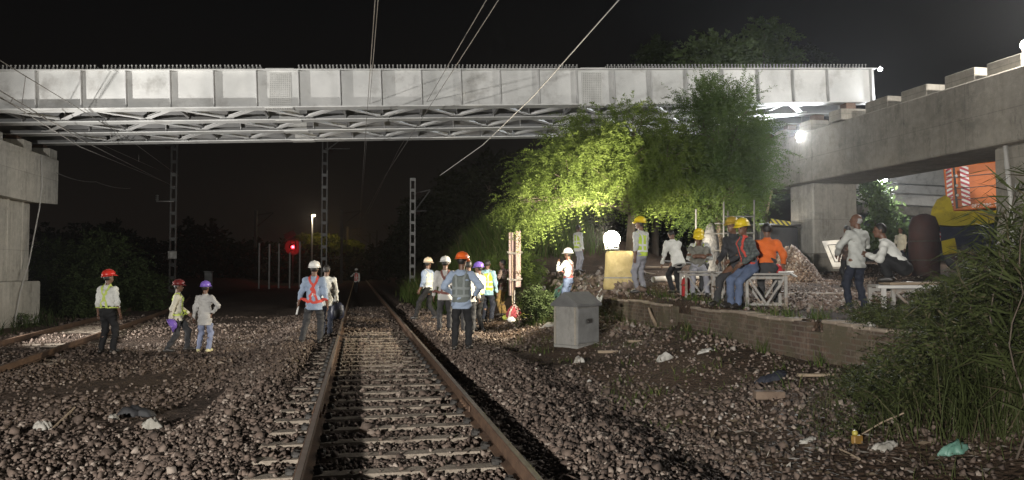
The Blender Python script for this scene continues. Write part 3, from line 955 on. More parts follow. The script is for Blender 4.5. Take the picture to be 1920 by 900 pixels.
# bearings
for i in range(4):
    for u, zt in ((0.55, zl + 0.362), (GLEN - 1.0, None)):
        q = gpt(i, u)
        z0 = zt if zt is not None else max(ZRT + 0.203, q.z - 0.247)
        mb = MB()
        mb.box((q.x, q.y, (z0 + q.z - 0.004) / 2), (0.36, 0.36, max(0.05, q.z - 0.008 - z0)), None, 0.01)
        mb.box((q.x, q.y, z0 + 0.02), (0.55, 0.5, 0.035), None, 0.005)
        mb.build('bearing', MAT['rust'], br_, True)

# ------------------------------------------------------------------ overhead line masts
def ohe_mast(px, ybase, ytop, d, label, arm=0, plate_=False, w=0.34, mt='galv'):
    p = at(px, ybase, d)
    zg = gz(p.x, p.y)
    z1 = ztop((p.x, p.y), ytop)
    t = thing('overhead_line_mast', (p.x, p.y, min(zg, p.z)), label, 'mast', 'overhead line masts beside the railway')
    z0 = min(zg, p.z) - 0.3
    mb = MB()
    for s in (-1, 1):
        mb.box((p.x + s * w / 2, p.y, (z0 + z1) / 2), (0.085, 0.18, z1 - z0))
    n = int((z1 - z0) / 0.85)
    for k in range(n + 1):
        z = z0 + 0.4 + k * (z1 - z0 - 0.5) / max(1, n)
        mb.box((p.x, p.y - 0.06, z), (w - 0.085, 0.02, 0.22))
    mb.build('post', MAT[mt], t, True)
    if arm:
        mb = MB()
        za = z1 - 1.2
        mb.tube([(p.x, p.y, za), (p.x + arm, p.y, za + 0.35)], 0.05, 6)
        mb.tube([(p.x, p.y, za - 1.5), (p.x + arm, p.y, za + 0.3)], 0.05, 6)
        mb.tube([(p.x, p.y, za - 1.3), (p.x + arm * 0.8, p.y, za - 1.25)], 0.04, 6)
        mb.build('cantilever', MAT['dullsteel'], t, True)
        mb = MB()
        for zz in (za + 0.03, za - 1.46):
            mb.lathe([(0.06, 0), (0.11, 0.05), (0.06, 0.1), (0.11, 0.15), (0.06, 0.2), (0.11, 0.25), (0.06, 0.3)], 8,
                     Matrix.Translation((p.x + (0.28 if arm > 0 else -0.28), p.y, zz)) @ Matrix.Rotation(R(80 if arm > 0 else -80), 4, 'Y'))
        mb.build('insulator', MAT['maroon'], t, True)
    if plate_:
        mb = MB(); q = at(px, 478, d - 0.25); mb.box(q, (0.55, 0.03, 0.5), None, 0.01)
        mb.build('number_plate', MAT['white'], t, True)
    return t, p, z1
ohe_mast(323, 530, 205, 52, 'lattice mast behind the bridge between the two tracks at left, with a white plate', -1.5, True, mt='dullsteel')
ohe_mast(607, 540, 215, 56, 'tall lattice mast just left of the main track behind the white helmet', 2.2, mt='dullsteel')
ohe_mast(773, 533, 334, 58, 'short pale lattice mast standing free right of the main track', 1.3)
q = at(323, 378, 51.5)
mb = MB(); mb.tube([q + Vector((-1.0, 0, 0)), q + Vector((0.1, 0, 0.02))], 0.05, 6)
for k in range(3): mb.lathe([(0.07, 0), (0.12, 0.06), (0.07, 0.12)], 8, Matrix.Translation(q + Vector((-0.95, 0, 0.05 + 0.13 * k))))
tag(mb.build('insulator_bracket', MAT['galv']), 'small bracket with an insulator reaching left from the mast at left', 'bracket')
# far masts, dark against the sky
for (px, yb, yt, d, arm, lb) in ((640, 520, 392, 105, 2.6, 'dark distant mast right of the tall lattice mast'), (651, 520, 425, 140, 2.4, 'dark thin mast beside the main track, a little farther off'),
                                 (693, 520, 437, 150, -2.6, 'dark far mast above the end of the main track'), (706, 520, 432, 160, -2.0, 'dark far mast close right of the track end'),
                                 (734, 520, 420, 150, -1.6, 'dark far mast left of the pale free mast'), (739, 520, 415, 130, -1.5, 'dark far mast nearest the pale free mast on its left'), (478, 520, 395, 100, 2.2, 'dark far mast left of the red signal')):
    p = at(px, yb, d); z1 = ztop((p.x, p.y), yt)
    t = thing('overhead_line_mast', (p.x, p.y, gz(p.x, p.y)), lb, 'mast', 'overhead line masts beside the railway')
    mb = MB(); mb.box((p.x, p.y, z1 / 2 - 0.2), (0.34, 0.3, z1 + 0.4)); mb.build('post', MAT['darkmetal'], t, True)
    mb = MB(); mb.tube([(p.x, p.y, z1 - 0.6), (p.x + arm, p.y, z1 - 0.2)], 0.06, 5); mb.tube([(p.x, p.y, z1 - 2.2), (p.x + arm, p.y, z1 - 0.25)], 0.06, 5)
    mb.build('cantilever', MAT['darkmetal'], t, True)

# ------------------------------------------------------------------ overhead wires
def wire(name, pts, r, mat, label, group=None, sag=0.0, n=14):
    """straight runs between points, sagging a little"""
    mb = MB(); out = []
    for a, b in zip(pts[:-1], pts[1:]):
        a, b = Vector(a), Vector(b)
        for k in range(n):
            t = k / n
            out.append(a.lerp(b, t) - Vector((0, 0, sag * 4 * t * (1 - t))))
    out.append(Vector(pts[-1]))
    mb.tube(out, r, 5)
    o = mb.build(name, mat, smooth=True)
    return tag(o, label, 'wire', group)
WG = 'overhead line wires over the tracks'
def far_wire(p0, p1, d0, d1): return [at(*p0, d0), at(*p1, d1)]
wire('contact_wire', [at(706, -40, 12.6), at(679, 345, 42), at(672, 440, 110)], 0.009, MAT['wire'], 'nearly upright wire crossing the bridge left of the middle of the photo', WG)
wire('catenary_wire', [at(712, -40, 13.4), at(683, 320, 42), at(674, 430, 110)], 0.008, MAT['wire'], 'thin wire running close beside the upright wire over the main track', WG)
wire('contact_wire', [at(935, -40, 13.0), at(745, 285, 38), at(690, 400, 110)], 0.009, MAT['wire'], 'left one of the two slanting wires in the middle of the photo', WG)
wire('catenary_wire', [at(960, -40, 13.0), at(722, 330, 40), at(680, 410, 110)], 0.009, MAT['wire'], 'right one of the two slanting wires in the middle of the photo', WG)
wire('feeder_cable', [at(1200, -45, 13.0), at(1050, 124, 16.5), at(1000, 180, 17.8), at(905, 272, 21.0), at(825, 329, 26.0)], 0.0115, MAT['cable'], 'thick pale cable slanting across the bridge beside the tree', WG, 0.0)
wire('catenary_wire', [at(-30, 95, 16), at(40, 138, 18), at(240, 260, 28), at(335, 330, 50)], 0.012, MAT['wire'], 'uppermost dark wire slanting over the left girder panels', WG)
wire('contact_wire', [at(-30, 152, 16), at(160, 266, 24), at(330, 352, 50)], 0.013, MAT['wire'], 'lower pair of left wires, its upper member', WG)
wire('contact_wire', [at(-30, 163, 16), at(150, 275, 24), at(318, 345, 50)], 0.012, MAT['wire'], 'lower pair of left wires, its lower member', WG)
wire('catenary_wire', [at(-30, 170, 17), at(110, 235, 23), at(300, 320, 50)], 0.012, MAT['wire'], 'lowest left wire passing just over the pier cap', WG)
for (a, da, b, db) in (((48, 143), 18.2, (41, 197), 18.2), ((25, 182), 17.2, (20, 192), 17.2), ((260, 290), 36, (260, 303), 36)):
    mb = MB(); mb.tube([at(*a, da), at(*b, db)], 0.009, 5)
    tag(mb.build('dropper', MAT['wire']), {48: 'short upright dropper hanging below the uppermost left wire', 25: 'tiny dropper tying the lower pair of left wires at the frame edge', 260: 'tiny dropper tying the lower left wires below the bridge'}[a[0]], 'dropper')
wire('guy_cable', [at(106, 324, 28.0), at(180, 341, 34), at(245, 353, 42)], 0.014, MAT['wire'], 'faint cable running off from the left pier cap into the dark', WG, 0.1)

# ------------------------------------------------------------------ foliage
def leaf_quads(base, dirn, nrm, L, W):
    """diamond leaves: base (n,3), direction, width direction"""
    tip = base + dirn * L[:, None]
    mid = base + dirn * (L * 0.45)[:, None]
    a = mid + nrm * (W / 2)[:, None]; b = mid - nrm * (W / 2)[:, None]
    return np.stack([base, a, tip, b], 1)
def unit(v): return v / (np.linalg.norm(v, axis=1)[:, None] + 1e-9)
def sprays(P, D, length, nl, leafL, leafW, droop):
    """feathery twigs: P starts, D directions (n,3) -> leaf quads (m,4,3)"""
    n = len(P)
    D = unit(D)
    Ln = RNG.uniform(0.6, 1.2, n) * length
    dr = RNG.uniform(0.5, 1.2, n) * droop
    out = []
    up = np.array([0, 0, 1.0])
    for k in range(nl):
        t = (k + 0.6) / nl
        c = P + D * (Ln * t)[:, None]; c[:, 2] -= dr * Ln * t * t
        T = D.copy(); T[:, 2] -= 2 * dr * t; T = unit(T)
        S = unit(np.cross(T, up[None] + RNG.normal(0, 0.35, (n, 3))))
        for s in (-1, 1):
            dv = unit(S * s * 0.85 + T * 0.55 + RNG.normal(0, 0.16, (n, 3)))
            nv = unit(np.cross(dv, np.cross(T, S) + RNG.normal(0, 0.5, (n, 3))))
            L = leafL * RNG.uniform(0.7, 1.25, n) * (1.1 - 0.45 * t)
            out.append(leaf_quads(c, dv, nv, L, np.full(n, leafW)))
    return np.concatenate(out)
def clump_leaves(P, N, leafL, leafW, spread):
    """broad leaves scattered round clump centres"""
    c = np.repeat(P, N, axis=0) + RNG.normal(0, spread, (len(P) * N, 3))
    dv = unit(RNG.normal(0, 1, c.shape) + np.array([0, 0, -0.3]))
    nv = unit(np.cross(dv, RNG.normal(0, 1, c.shape)))
    return leaf_quads(c, dv, nv, leafL * RNG.uniform(0.6, 1.3, len(c)), np.full(len(c), leafW) * RNG.uniform(0.7, 1.2, len(c)))
def leaves_mesh(Q, off):
    me = mesh_np((Q - np.array(off)).reshape(-1, 3), np.arange(len(Q) * 4).reshape(-1, 4))
    a = me.attributes.new('rnd', 'FLOAT', 'POINT')
    a.data.foreach_set('value', np.repeat(RNG.uniform(0, 1, len(Q)), 4).astype(np.float32))
    return me
def in_ellipsoids(ells, n, shell=0.35):
    """points spread through ellipsoids (centre, radii), more of them near the surface; also outward directions"""
    P, D = [], []
    vol = np.array([r[0] * r[1] * r[2] for c, r in ells]) ** 0.8
    cnt = (n * vol / vol.sum()).astype(int)
    for (c, r), k in zip(ells, cnt):
        u = unit(RNG.normal(size=(k, 3)))
        rad = (shell + (1 - shell) * RNG.uniform(0, 1, k)) ** 0.7
        P.append(np.array(c) + u * rad[:, None] * np.array(r)); D.append(u)
    return np.concatenate(P), np.concatenate(D)
def limb(mb, a, b, r0, r1, bend=0.12, n=6):
    a, b = Vector(a), Vector(b)
    side = Vector((random.uniform(-1, 1), random.uniform(-1, 1), random.uniform(0, 0.6))) * (b - a).length * bend
    pts = [a.lerp(b, k / n) + side * math.sin(math.pi * k / n) for k in range(n + 1)]
    mb.tube(pts, [r0 + (r1 - r0) * (k / n) ** 0.8 for k in range(n + 1)], 7)
    return pts
def tree(base, label, ells, nspray, trunk_r, leafmat, fork, group=None, leafL=0.11, leafW=0.032, sl=0.75, nl=9, droop=0.5, outward=1.0, upbias=0.0, shell=0.35, cat='tree', name='tree', twigs=40, bias=None, cluster=1):
    base = Vector(base)
    t = thing(name, base, label, cat, group)
    mb = MB()
    mb.tube([base + Vector((0, 0, -0.3)), base + Vector((0.02, 0, 0.4)), base.lerp(Vector(fork), 0.6), Vector(fork)], [trunk_r * 1.3, trunk_r, trunk_r * 0.85, trunk_r * 0.75], 9)
    for c, r in ells:
        p = limb(mb, fork, Vector(c), trunk_r * 0.6, trunk_r * 0.16)
        for _ in range(max(2, int(twigs / len(ells)))):
            q = Vector(c) + Vector([random.uniform(-0.8, 0.8) * r[i] for i in range(3)])
            s = p[random.randint(2, len(p) - 1)]
            limb(mb, s, q, trunk_r * 0.16, 0.008, 0.1, 4)
    mb.build('trunk', MAT['bark'], t, True, True)
    if cluster > 1:
        C0, D0_ = in_ellipsoids(ells, nspray // cluster, shell)
        D0_ = D0_ * outward + RNG.normal(0, 0.4, D0_.shape)
        D0_[:, 2] += upbias
        if bias is not None: D0_ = D0_ + np.array(bias)
        D0_ = unit(D0_)
        along = RNG.uniform(-0.35, 0.35, (len(C0), cluster, 1))
        P = (C0[:, None] + D0_[:, None] * along + RNG.normal(0, 0.07, (len(C0), cluster, 3))).reshape(-1, 3)
        D = (D0_[:, None] + RNG.normal(0, 0.42, (len(C0), cluster, 3))).reshape(-1, 3)
    else:
        P, D = in_ellipsoids(ells, nspray, shell)
        D = D * outward + RNG.normal(0, 0.45, D.shape)
        D[:, 2] += upbias
        if bias is not None: D = D + np.array(bias)
    Q = sprays(P, D, sl, nl, leafL, leafW, droop)
    link_mesh('crown', leaves_mesh(Q, base), leafmat, t)
    return t
def E(px, py, d, rx, ry, rd):
    """ellipsoid from photo pixels: centre, radii in pixels across and up, depth radius in metres"""
    c = at(px, py, d)
    return (tuple(c), (rx * d / F_PX, rd, ry * d / F_PX))
TG = 'trees beside the bridge'
b = at(1178, 505, 22.6); b.z = gz(b.x, b.y)
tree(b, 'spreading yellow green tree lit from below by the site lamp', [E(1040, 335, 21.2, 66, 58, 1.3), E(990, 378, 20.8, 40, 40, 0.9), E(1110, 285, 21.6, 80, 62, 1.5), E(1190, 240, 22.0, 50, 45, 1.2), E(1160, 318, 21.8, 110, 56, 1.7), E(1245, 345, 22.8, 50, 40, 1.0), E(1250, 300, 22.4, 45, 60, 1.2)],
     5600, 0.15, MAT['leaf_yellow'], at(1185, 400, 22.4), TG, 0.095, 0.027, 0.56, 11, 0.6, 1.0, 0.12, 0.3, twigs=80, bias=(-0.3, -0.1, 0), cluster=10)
b = at(1352, 505, 23.6); b.z = gz(b.x, b.y)
tree(b, 'taller dark green feathery tree in front of the bridge end', [E(1320, 205, 22.8, 50, 42, 1.0), E(1372, 215, 22.8, 48, 40, 1.0), E(1345, 265, 23.0, 85, 45, 1.4), E(1395, 290, 23.0, 50, 42, 1.1), E(1300, 320, 23.0, 55, 55, 1.2), E(1360, 345, 23.0, 75, 50, 1.4), E(1415, 335, 23.0, 30, 30, 0.8), E(1330, 380, 23.2, 65, 26, 1.1)],
     5200, 0.15, MAT['leaf_green'], at(1350, 390, 23.4), TG, 0.100, 0.026, 0.66, 11, 0.25, 1.0, 0.22, 0.3, twigs=80, cluster=10)
# trees behind the bridge end, light and shade put into leaf colour
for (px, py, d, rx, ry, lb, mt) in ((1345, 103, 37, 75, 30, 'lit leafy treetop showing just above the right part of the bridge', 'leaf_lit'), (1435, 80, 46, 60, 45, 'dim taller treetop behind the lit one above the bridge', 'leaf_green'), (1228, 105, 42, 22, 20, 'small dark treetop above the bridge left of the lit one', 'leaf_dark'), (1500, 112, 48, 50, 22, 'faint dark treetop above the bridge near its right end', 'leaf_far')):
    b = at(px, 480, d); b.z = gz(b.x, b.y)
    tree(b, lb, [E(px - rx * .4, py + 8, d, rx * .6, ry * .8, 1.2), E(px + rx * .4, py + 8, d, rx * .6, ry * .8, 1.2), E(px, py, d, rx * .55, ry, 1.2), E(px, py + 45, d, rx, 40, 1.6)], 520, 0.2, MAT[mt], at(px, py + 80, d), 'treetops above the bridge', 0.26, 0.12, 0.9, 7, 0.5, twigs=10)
# bright broad-leaved bush under the crosshead
b = at(1655, 500, 32.6); b.z = gz(b.x, b.y)
t = thing('tree', b, 'broad leaved young tree lit white by the lamp under the crosshead', 'tree')
mb = MB()
mb.tube([b + Vector((0, 0, -0.2)), at(1650, 440, 32.6), at(1645, 380, 32.6)], [0.07, 0.05, 0.03], 7)
for q in ((1625, 350), (1680, 440), (1640, 420), (1670, 470)): limb(mb, at(1650, 440, 32.6), at(*q, 32.5), 0.03, 0.01)
mb.build('trunk', MAT['bark'], t, True, True)
P, D = in_ellipsoids([E(1640, 362, 32.4, 30, 30, 0.6), E(1660, 405, 32.5, 32, 24, 0.7), E(1685, 445, 32.5, 30, 24, 0.7), E(1640, 450, 32.6, 26, 30, 0.7)], 330, 0.2)
link_mesh('crown', leaves_mesh(clump_leaves(P, 9, 0.24, 0.12, 0.16), b), MAT['leaf_lit'], t)
# dark masses of trees against the night sky
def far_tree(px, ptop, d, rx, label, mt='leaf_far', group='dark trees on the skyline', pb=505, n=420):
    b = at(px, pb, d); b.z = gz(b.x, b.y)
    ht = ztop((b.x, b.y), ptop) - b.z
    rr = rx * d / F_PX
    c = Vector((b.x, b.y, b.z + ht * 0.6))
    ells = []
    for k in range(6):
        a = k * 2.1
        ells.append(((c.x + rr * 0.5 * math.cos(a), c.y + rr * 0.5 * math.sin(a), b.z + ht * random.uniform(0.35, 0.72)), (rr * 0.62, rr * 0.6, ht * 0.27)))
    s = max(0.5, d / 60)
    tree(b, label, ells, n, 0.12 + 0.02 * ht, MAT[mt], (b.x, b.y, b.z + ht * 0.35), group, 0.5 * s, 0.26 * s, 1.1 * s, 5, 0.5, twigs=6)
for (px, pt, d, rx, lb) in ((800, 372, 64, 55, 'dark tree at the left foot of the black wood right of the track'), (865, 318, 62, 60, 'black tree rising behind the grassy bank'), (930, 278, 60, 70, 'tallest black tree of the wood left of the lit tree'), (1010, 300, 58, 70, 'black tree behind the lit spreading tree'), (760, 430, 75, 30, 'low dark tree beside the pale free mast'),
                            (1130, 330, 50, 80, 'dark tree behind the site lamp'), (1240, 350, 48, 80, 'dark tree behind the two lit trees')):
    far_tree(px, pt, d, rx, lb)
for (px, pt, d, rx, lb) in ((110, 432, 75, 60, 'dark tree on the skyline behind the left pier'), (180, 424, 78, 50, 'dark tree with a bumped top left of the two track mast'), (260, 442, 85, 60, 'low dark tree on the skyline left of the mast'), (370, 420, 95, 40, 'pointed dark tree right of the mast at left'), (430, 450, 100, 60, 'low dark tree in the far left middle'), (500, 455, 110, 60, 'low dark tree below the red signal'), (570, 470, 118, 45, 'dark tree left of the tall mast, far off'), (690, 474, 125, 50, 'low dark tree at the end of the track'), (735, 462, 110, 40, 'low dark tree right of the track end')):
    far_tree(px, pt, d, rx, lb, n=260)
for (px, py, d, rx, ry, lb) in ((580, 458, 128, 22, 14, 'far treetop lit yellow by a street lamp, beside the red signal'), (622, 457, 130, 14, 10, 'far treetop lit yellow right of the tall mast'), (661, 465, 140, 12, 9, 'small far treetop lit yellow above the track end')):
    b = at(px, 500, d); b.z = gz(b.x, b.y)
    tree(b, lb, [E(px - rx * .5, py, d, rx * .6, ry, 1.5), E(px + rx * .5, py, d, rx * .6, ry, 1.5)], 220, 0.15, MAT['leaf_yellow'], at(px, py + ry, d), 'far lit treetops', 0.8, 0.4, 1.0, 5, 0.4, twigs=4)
    lamp('street_glow', at(px + 4, py - 22, d - 3), 130, (1.0, 0.62, 0.2), 'POINT', 0.2)
# bushes left, behind the second track
for (px, py, d, rx, ry, lb, mt) in ((105, 520, 33, 70, 70, 'large dim bush close behind the left pier', 'leaf_dark'), (190, 500, 34, 75, 65, 'tall dim bush with a pale drooping branch behind the red helmet', 'leaf_dark'), (255, 545, 36, 50, 40, 'lower dim bush behind the second track', 'leaf_dark'), (150, 560, 31, 60, 30, 'low dark bush at the foot of the taller bushes', 'leaf_dark')):
    b = at(px, py + ry, d); b.z = gz(b.x, b.y)
    tree(b, lb, [E(px - rx * .45, py + 8, d, rx * .6, ry * .85, 1.2), E(px + rx * .4, py, d, rx * .6, ry * .8, 1.2), E(px, py - ry * .3, d, rx * .5, ry * .7, 1.0)], 700, 0.06, MAT[mt], at(px, py + ry * .4, d), 'bushes behind the second track', 0.16, 0.05, 0.7, 7, 0.6, twigs=10, cat='bush', name='bush')
b = at(38, 612, 25.6); b.z = gz(b.x, b.y)
tree(b, 'small bright weed growing at the foot of the left pier', [E(38, 600, 25.6, 22, 10, 0.3), E(55, 604, 25.7, 14, 7, 0.25)], 90, 0.015, MAT['leaf_lit'], b + Vector((0, 0, 0.12)), None, 0.07, 0.03, 0.22, 5, 0.4, twigs=6, cat='plant', name='weed_plant')
# scrub on the rubble slope and by the cabinet
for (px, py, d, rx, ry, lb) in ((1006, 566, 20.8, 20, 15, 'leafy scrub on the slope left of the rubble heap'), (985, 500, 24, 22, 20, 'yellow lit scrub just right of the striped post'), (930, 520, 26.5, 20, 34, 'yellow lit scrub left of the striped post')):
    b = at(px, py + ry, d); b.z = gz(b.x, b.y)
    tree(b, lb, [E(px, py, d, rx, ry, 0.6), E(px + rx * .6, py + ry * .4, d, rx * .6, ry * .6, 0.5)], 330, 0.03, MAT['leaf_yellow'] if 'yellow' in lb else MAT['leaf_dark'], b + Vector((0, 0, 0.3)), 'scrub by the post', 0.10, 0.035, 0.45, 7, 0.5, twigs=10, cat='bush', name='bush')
# reedy plants rising at the right edge
def reed(px0, ptip, d, label, n=12):
    b, dd = hit(px0, 700)
    b = at(px0, 640, d); b.z = gz(b.x, b.y)
    t = thing('tall_weed', b, label, 'plant', 'tall weeds at the right edge')
    top = at(*ptip, d)
    mb = MB(); pts = [b.lerp(top, k / 8) + Vector((0.10 * math.sin(k * .9), 0, 0)) for k in range(9)]
    mb.tube(pts, [0.012 - 0.001 * k for k in range(9)], 5); mb.build('stem', MAT['bark'], t, True, True)
    P = np.array([tuple(pts[2 + i % 7].lerp(pts[min(8, 3 + i % 7)], random.random())) for i in range(90)])
    D = RNG.normal(0, 1, (90, 3)); D[:, 2] = np.abs(D[:, 2]) * 0.5 + 0.2; D = unit(D)
    nv = unit(np.cross(D, RNG.normal(0, 1, D.shape)))
    L = RNG.uniform(0.18, 0.42, 90)
    Q1 = leaf_quads(P, D, nv, L, np.full(90, 0.022))
    tipd = D.copy(); tipd[:, 2] -= 0.9; tipd = unit(tipd)
    Q2 = leaf_quads(P + D * (L * 0.8)[:, None], tipd, nv, L * 0.7, np.full(90, 0.016))
    link_mesh('leaves', leaves_mesh(np.concatenate([Q1, Q2]), b), MAT['grass'], t)
for (px, tip, d, lb) in ((1905, (1890, 360), 7.2, 'tallest leafy weed at the right edge before the drain pipe'), (1880, (1850, 430), 7.4, 'leafy weed leaning left in front of the right column'), (1930, (1925, 330), 6.8, 'leafy weed half cut by the right edge of the photo'), (1830, (1835, 490), 7.6, 'leafy weed in front of the yellow machine'), (1780, (1790, 530), 7.8, 'leafy weed in front of the right bench'), (1860, (1880, 470), 7.0, 'bushy weed between the pipe and the machine'), (1900, (1915, 520), 6.4, 'lower leafy weed at the right edge')):
    reed(px, tip, d, lb)

# ------------------------------------------------------------------ lamps with their fixtures
def flood(name, loc, aim, label, size=0.32, strength=60, col=(1, 1, 1), stand=None, group='site floodlights'):
    t = thing(name, loc, label, 'floodlight', group)
    dv = (Vector(aim) - Vector(loc)).normalized()
    x = dv.cross(Vector((0, 0, 1))).normalized(); z = x.cross(dv)
    M = Matrix((x, dv, z)).transposed()
    L = Vector(loc)
    mb = MB(); mb.box(L - dv * 0.06, (size * 0.66, 0.10, size * 0.62), M, 0.015)
    for k in range(5): mb.box(L - dv * 0.13 + x * (k - 2) * size * 0.12, (0.012, 0.05, size * 0.5), M)
    mb.build('housing', MAT['darkmetal'], t, True)
    mb = MB(); mb.lathe([(size * 0.50, -0.010), (size * 0.52, 0.0), (size * 0.40, 0.035), (size * 0.15, 0.055)], 24, Matrix.Translation(L) @ M.to_4x4() @ Matrix.Rotation(R(-90), 4, 'X'))  # round lens oversized to stand in for the lamp's glare
    mb.build('lens', M_emit(name + '_glow', col, strength), t, True)
    mb = MB()
    for s in (-1, 1): mb.bar(L - dv * 0.06 + x * s * size * 0.40, L - dv * 0.06 + x * s * size * 0.40 - Vector((0, 0, size * 0.62)), 0.02, 0.03)
    mb.bar(L - dv * 0.06 + x * size * 0.42 - Vector((0, 0, size * 0.62)), L - dv * 0.06 - x * size * 0.42 - Vector((0, 0, size * 0.62)), 0.03, 0.02)
    if stand: mb.tube([L - dv * 0.06 - Vector((0, 0, size * 0.62)), Vector(stand)], 0.025, 6)
    mb.build('bracket', MAT['galv'], t, True)
    return t
yb, ybd = hit(1162, 499)
yb = at(1162, 499, 20.7); zg = gz(yb.x, yb.y)
flood('floodlight', LAMP_TREE, CAM + Vector((0, 3, 1)), 'glaring warm floodlight on the yellow covered block under the tree', 0.40, 90, (1.0, 0.93, 0.8), (yb.x - 0.05, yb.y - 0.1, ztop((yb.x, yb.y), 470)))
flood('floodlight', LAMP_DECK, CAM + Vector((2, 0, 3)), 'glaring white floodlight hung under the right end of the bridge', 0.38, 90, (0.95, 0.98, 1.0), LAMP_DECK + Vector((0.4, 0.6, 1.2)))
flood('floodlight', LAMP_UNDER, CAM + Vector((6, 0, 1)), 'small white floodlight below the crosshead above the lit leaves', 0.34, 70, (0.93, 0.97, 1.0), LAMP_UNDER + Vector((0.2, 0, 0.9)))
flood('floodlight', LAMP_CAP, CAM + Vector((0, 5, 2)), 'floodlight on top of the crosshead at the upper right edge', 0.26, 60, (1.0, 0.98, 0.94), (LAMP_CAP.x, LAMP_CAP.y + 0.07, ZRT))
for (px, py, d, lb) in ((1650, 130, 26.9, 'tiny white lamp at the top corner of the bridge end'), (1656, 192, 26.4, 'small white lamp on the crosshead just below the bridge end')):
    t = thing('work_lamp', at(px, py, d), lb, 'lamp', 'small work lamps at the bridge end')
    c = at(px, py, d)
    mb = MB(); mb.lathe([(0.02, -0.07), (0.07, -0.03), (0.075, 0.02), (0.03, 0.07)], 10, Matrix.Translation(c)); mb.build('bulb', M_emit('bulb_glow', (1, 1, 1), 18), t, True, True)
    mb = MB(); mb.tube([c + Vector((0, 0, 0.05)), c + Vector((0.05, 0.05, 0.16))], 0.02, 6); mb.build('holder', MAT['darkmetal'], t, True)
    lamp('work_light', c + Vector((0, -0.12, 0)), 60, COOL, 'POINT', 0.07)
# yellow covered block that carries the lamp
t = thing('covered_block', (yb.x, yb.y, zg), 'yellow tarpaulin covered block standing under the glaring lamp', 'tarpaulin block')
zt = ztop((yb.x, yb.y), 471)
mb = MB()
W0, W1 = 44 / 2 * 20.7 / F_PX * 1.12, 44 / 2 * 20.7 / F_PX * 0.86
pr = [(1.0, 0), (1.02, 0.1), (0.97, 0.3), (0.93, 0.62), (0.88, 0.93), (0.80, 1.0), (0.3, 1.01)]
mb.lathe([(W0 * r * (1 + 0.02 * math.sin(9 * h)), zg - 0.05 + (zt - zg + 0.05) * h) for r, h in pr], 20, Matrix.Translation((yb.x, yb.y, 0)), 1.25, 0.9)
mb.build('tarpaulin', M_noise('yellow_tarpaulin', (0.46, 0.35, 0.14), (0.56, 0.44, 0.20), 4, 0.6, 0.7, 9, dist=0.06), t, True, True)
mb = MB(); mb.lathe([(W0 * 1.0, zg + 0.25 * (zt - zg)), (W0 * 1.02, zg + 0.29 * (zt - zg))], 20, Matrix.Translation((yb.x, yb.y, 0)), 1.25, 0.9)
mb.build('rope', MAT['sack'], t, True)

# street lamp far off
c = at(588, 404, 110)
t = thing('street_lamp', (c.x, c.y, 0), 'far street lamp with one short arm left of the tall mast', 'street lamp')
mb = MB(); bx = at(585.5, 404, 110); mb.tube([(bx.x, bx.y, 0), (bx.x, bx.y, bx.z + 0.1), (c.x, c.y, c.z + 0.16)], [0.16, 0.10, 0.06], 8); mb.build('pole', MAT['cable'], t, True)
mb = MB(); mb.box((c.x, c.y, c.z), (0.55, 0.3, 0.14), None, 0.04); mb.build('lamp_head', M_emit('street_glow_head', (1, 0.9, 0.7), 9), t, True)
lamp('street_light', c + Vector((0.1, -0.6, -0.4)), 420, (1.0, 0.85, 0.6), 'POINT', 0.2)
# red railway signal
c = at(549, 463, 92)
t = thing('railway_signal', (c.x, c.y, 0), 'railway signal glowing red on its post, far left of the main track', 'signal')
mb = MB(); mb.tube([(c.x, c.y + 0.25, -0.3), (c.x, c.y + 0.25, c.z + 1.4)], 0.09, 8); mb.build('post', MAT['darkmetal'], t, True)
mb = MB()
mb.box((c.x, c.y + 0.14, c.z + 0.45), (0.62, 0.10, 1.75), None, 0.05)
mb.lathe([(0.95, 0), (0.95, 0.03)], 24, Matrix.Translation((c.x, c.y + 0.215, c.z)) @ Matrix.Rotation(R(90), 4, 'X'))  # wide disc added to catch red light as the signal's glow
mb.build('backboard_and_glow_disc', MAT['black'], t, True)
mb = MB()
for k in range(3):
    q = (c.x, c.y + 0.08, c.z + 0.62 * k)
    for a in range(7):
        an = R(-10 + a * 200 / 6)
        mb.box((q[0] + 0.2 * math.cos(an), q[1] - 0.12, q[2] + 0.2 * math.sin(an)), (0.012, 0.3, 0.11), Matrix.Rotation(-an, 3, 'Y'))
mb.build('hood', MAT['darkmetal'], t, True)
mb = MB(); mb.lathe([(0.17, -0.02), (0.15, 0.03), (0.06, 0.05)], 16, Matrix.Translation((c.x, c.y + 0.07, c.z)) @ Matrix.Rotation(R(90), 4, 'X')); mb.build('red_lens', M_emit('red_signal_glow', (1.0, 0.02, 0.03), 40), t, True)
mb = MB()
for k in (1, 2): mb.lathe([(0.14, -0.02), (0.12, 0.03), (0.05, 0.05)], 16, Matrix.Translation((c.x, c.y + 0.07, c.z + 0.62 * k)) @ Matrix.Rotation(R(90), 4, 'X'))
mb.build('dark_lens', MAT['black'], t, True)
mb = MB(); q = at(543, 440, 91.8); mb.box(q, (1.3, 0.06, 0.7), Matrix.Rotation(R(-28), 3, 'Y'), 0.02); mb.build('route_arm', MAT['black'], t, True)
lamp('signal_light', c + Vector((0, -0.45, 0)), 160, (1.0, 0.02, 0.02), 'POINT', 0.06)  # placed in front to redden the glow disc
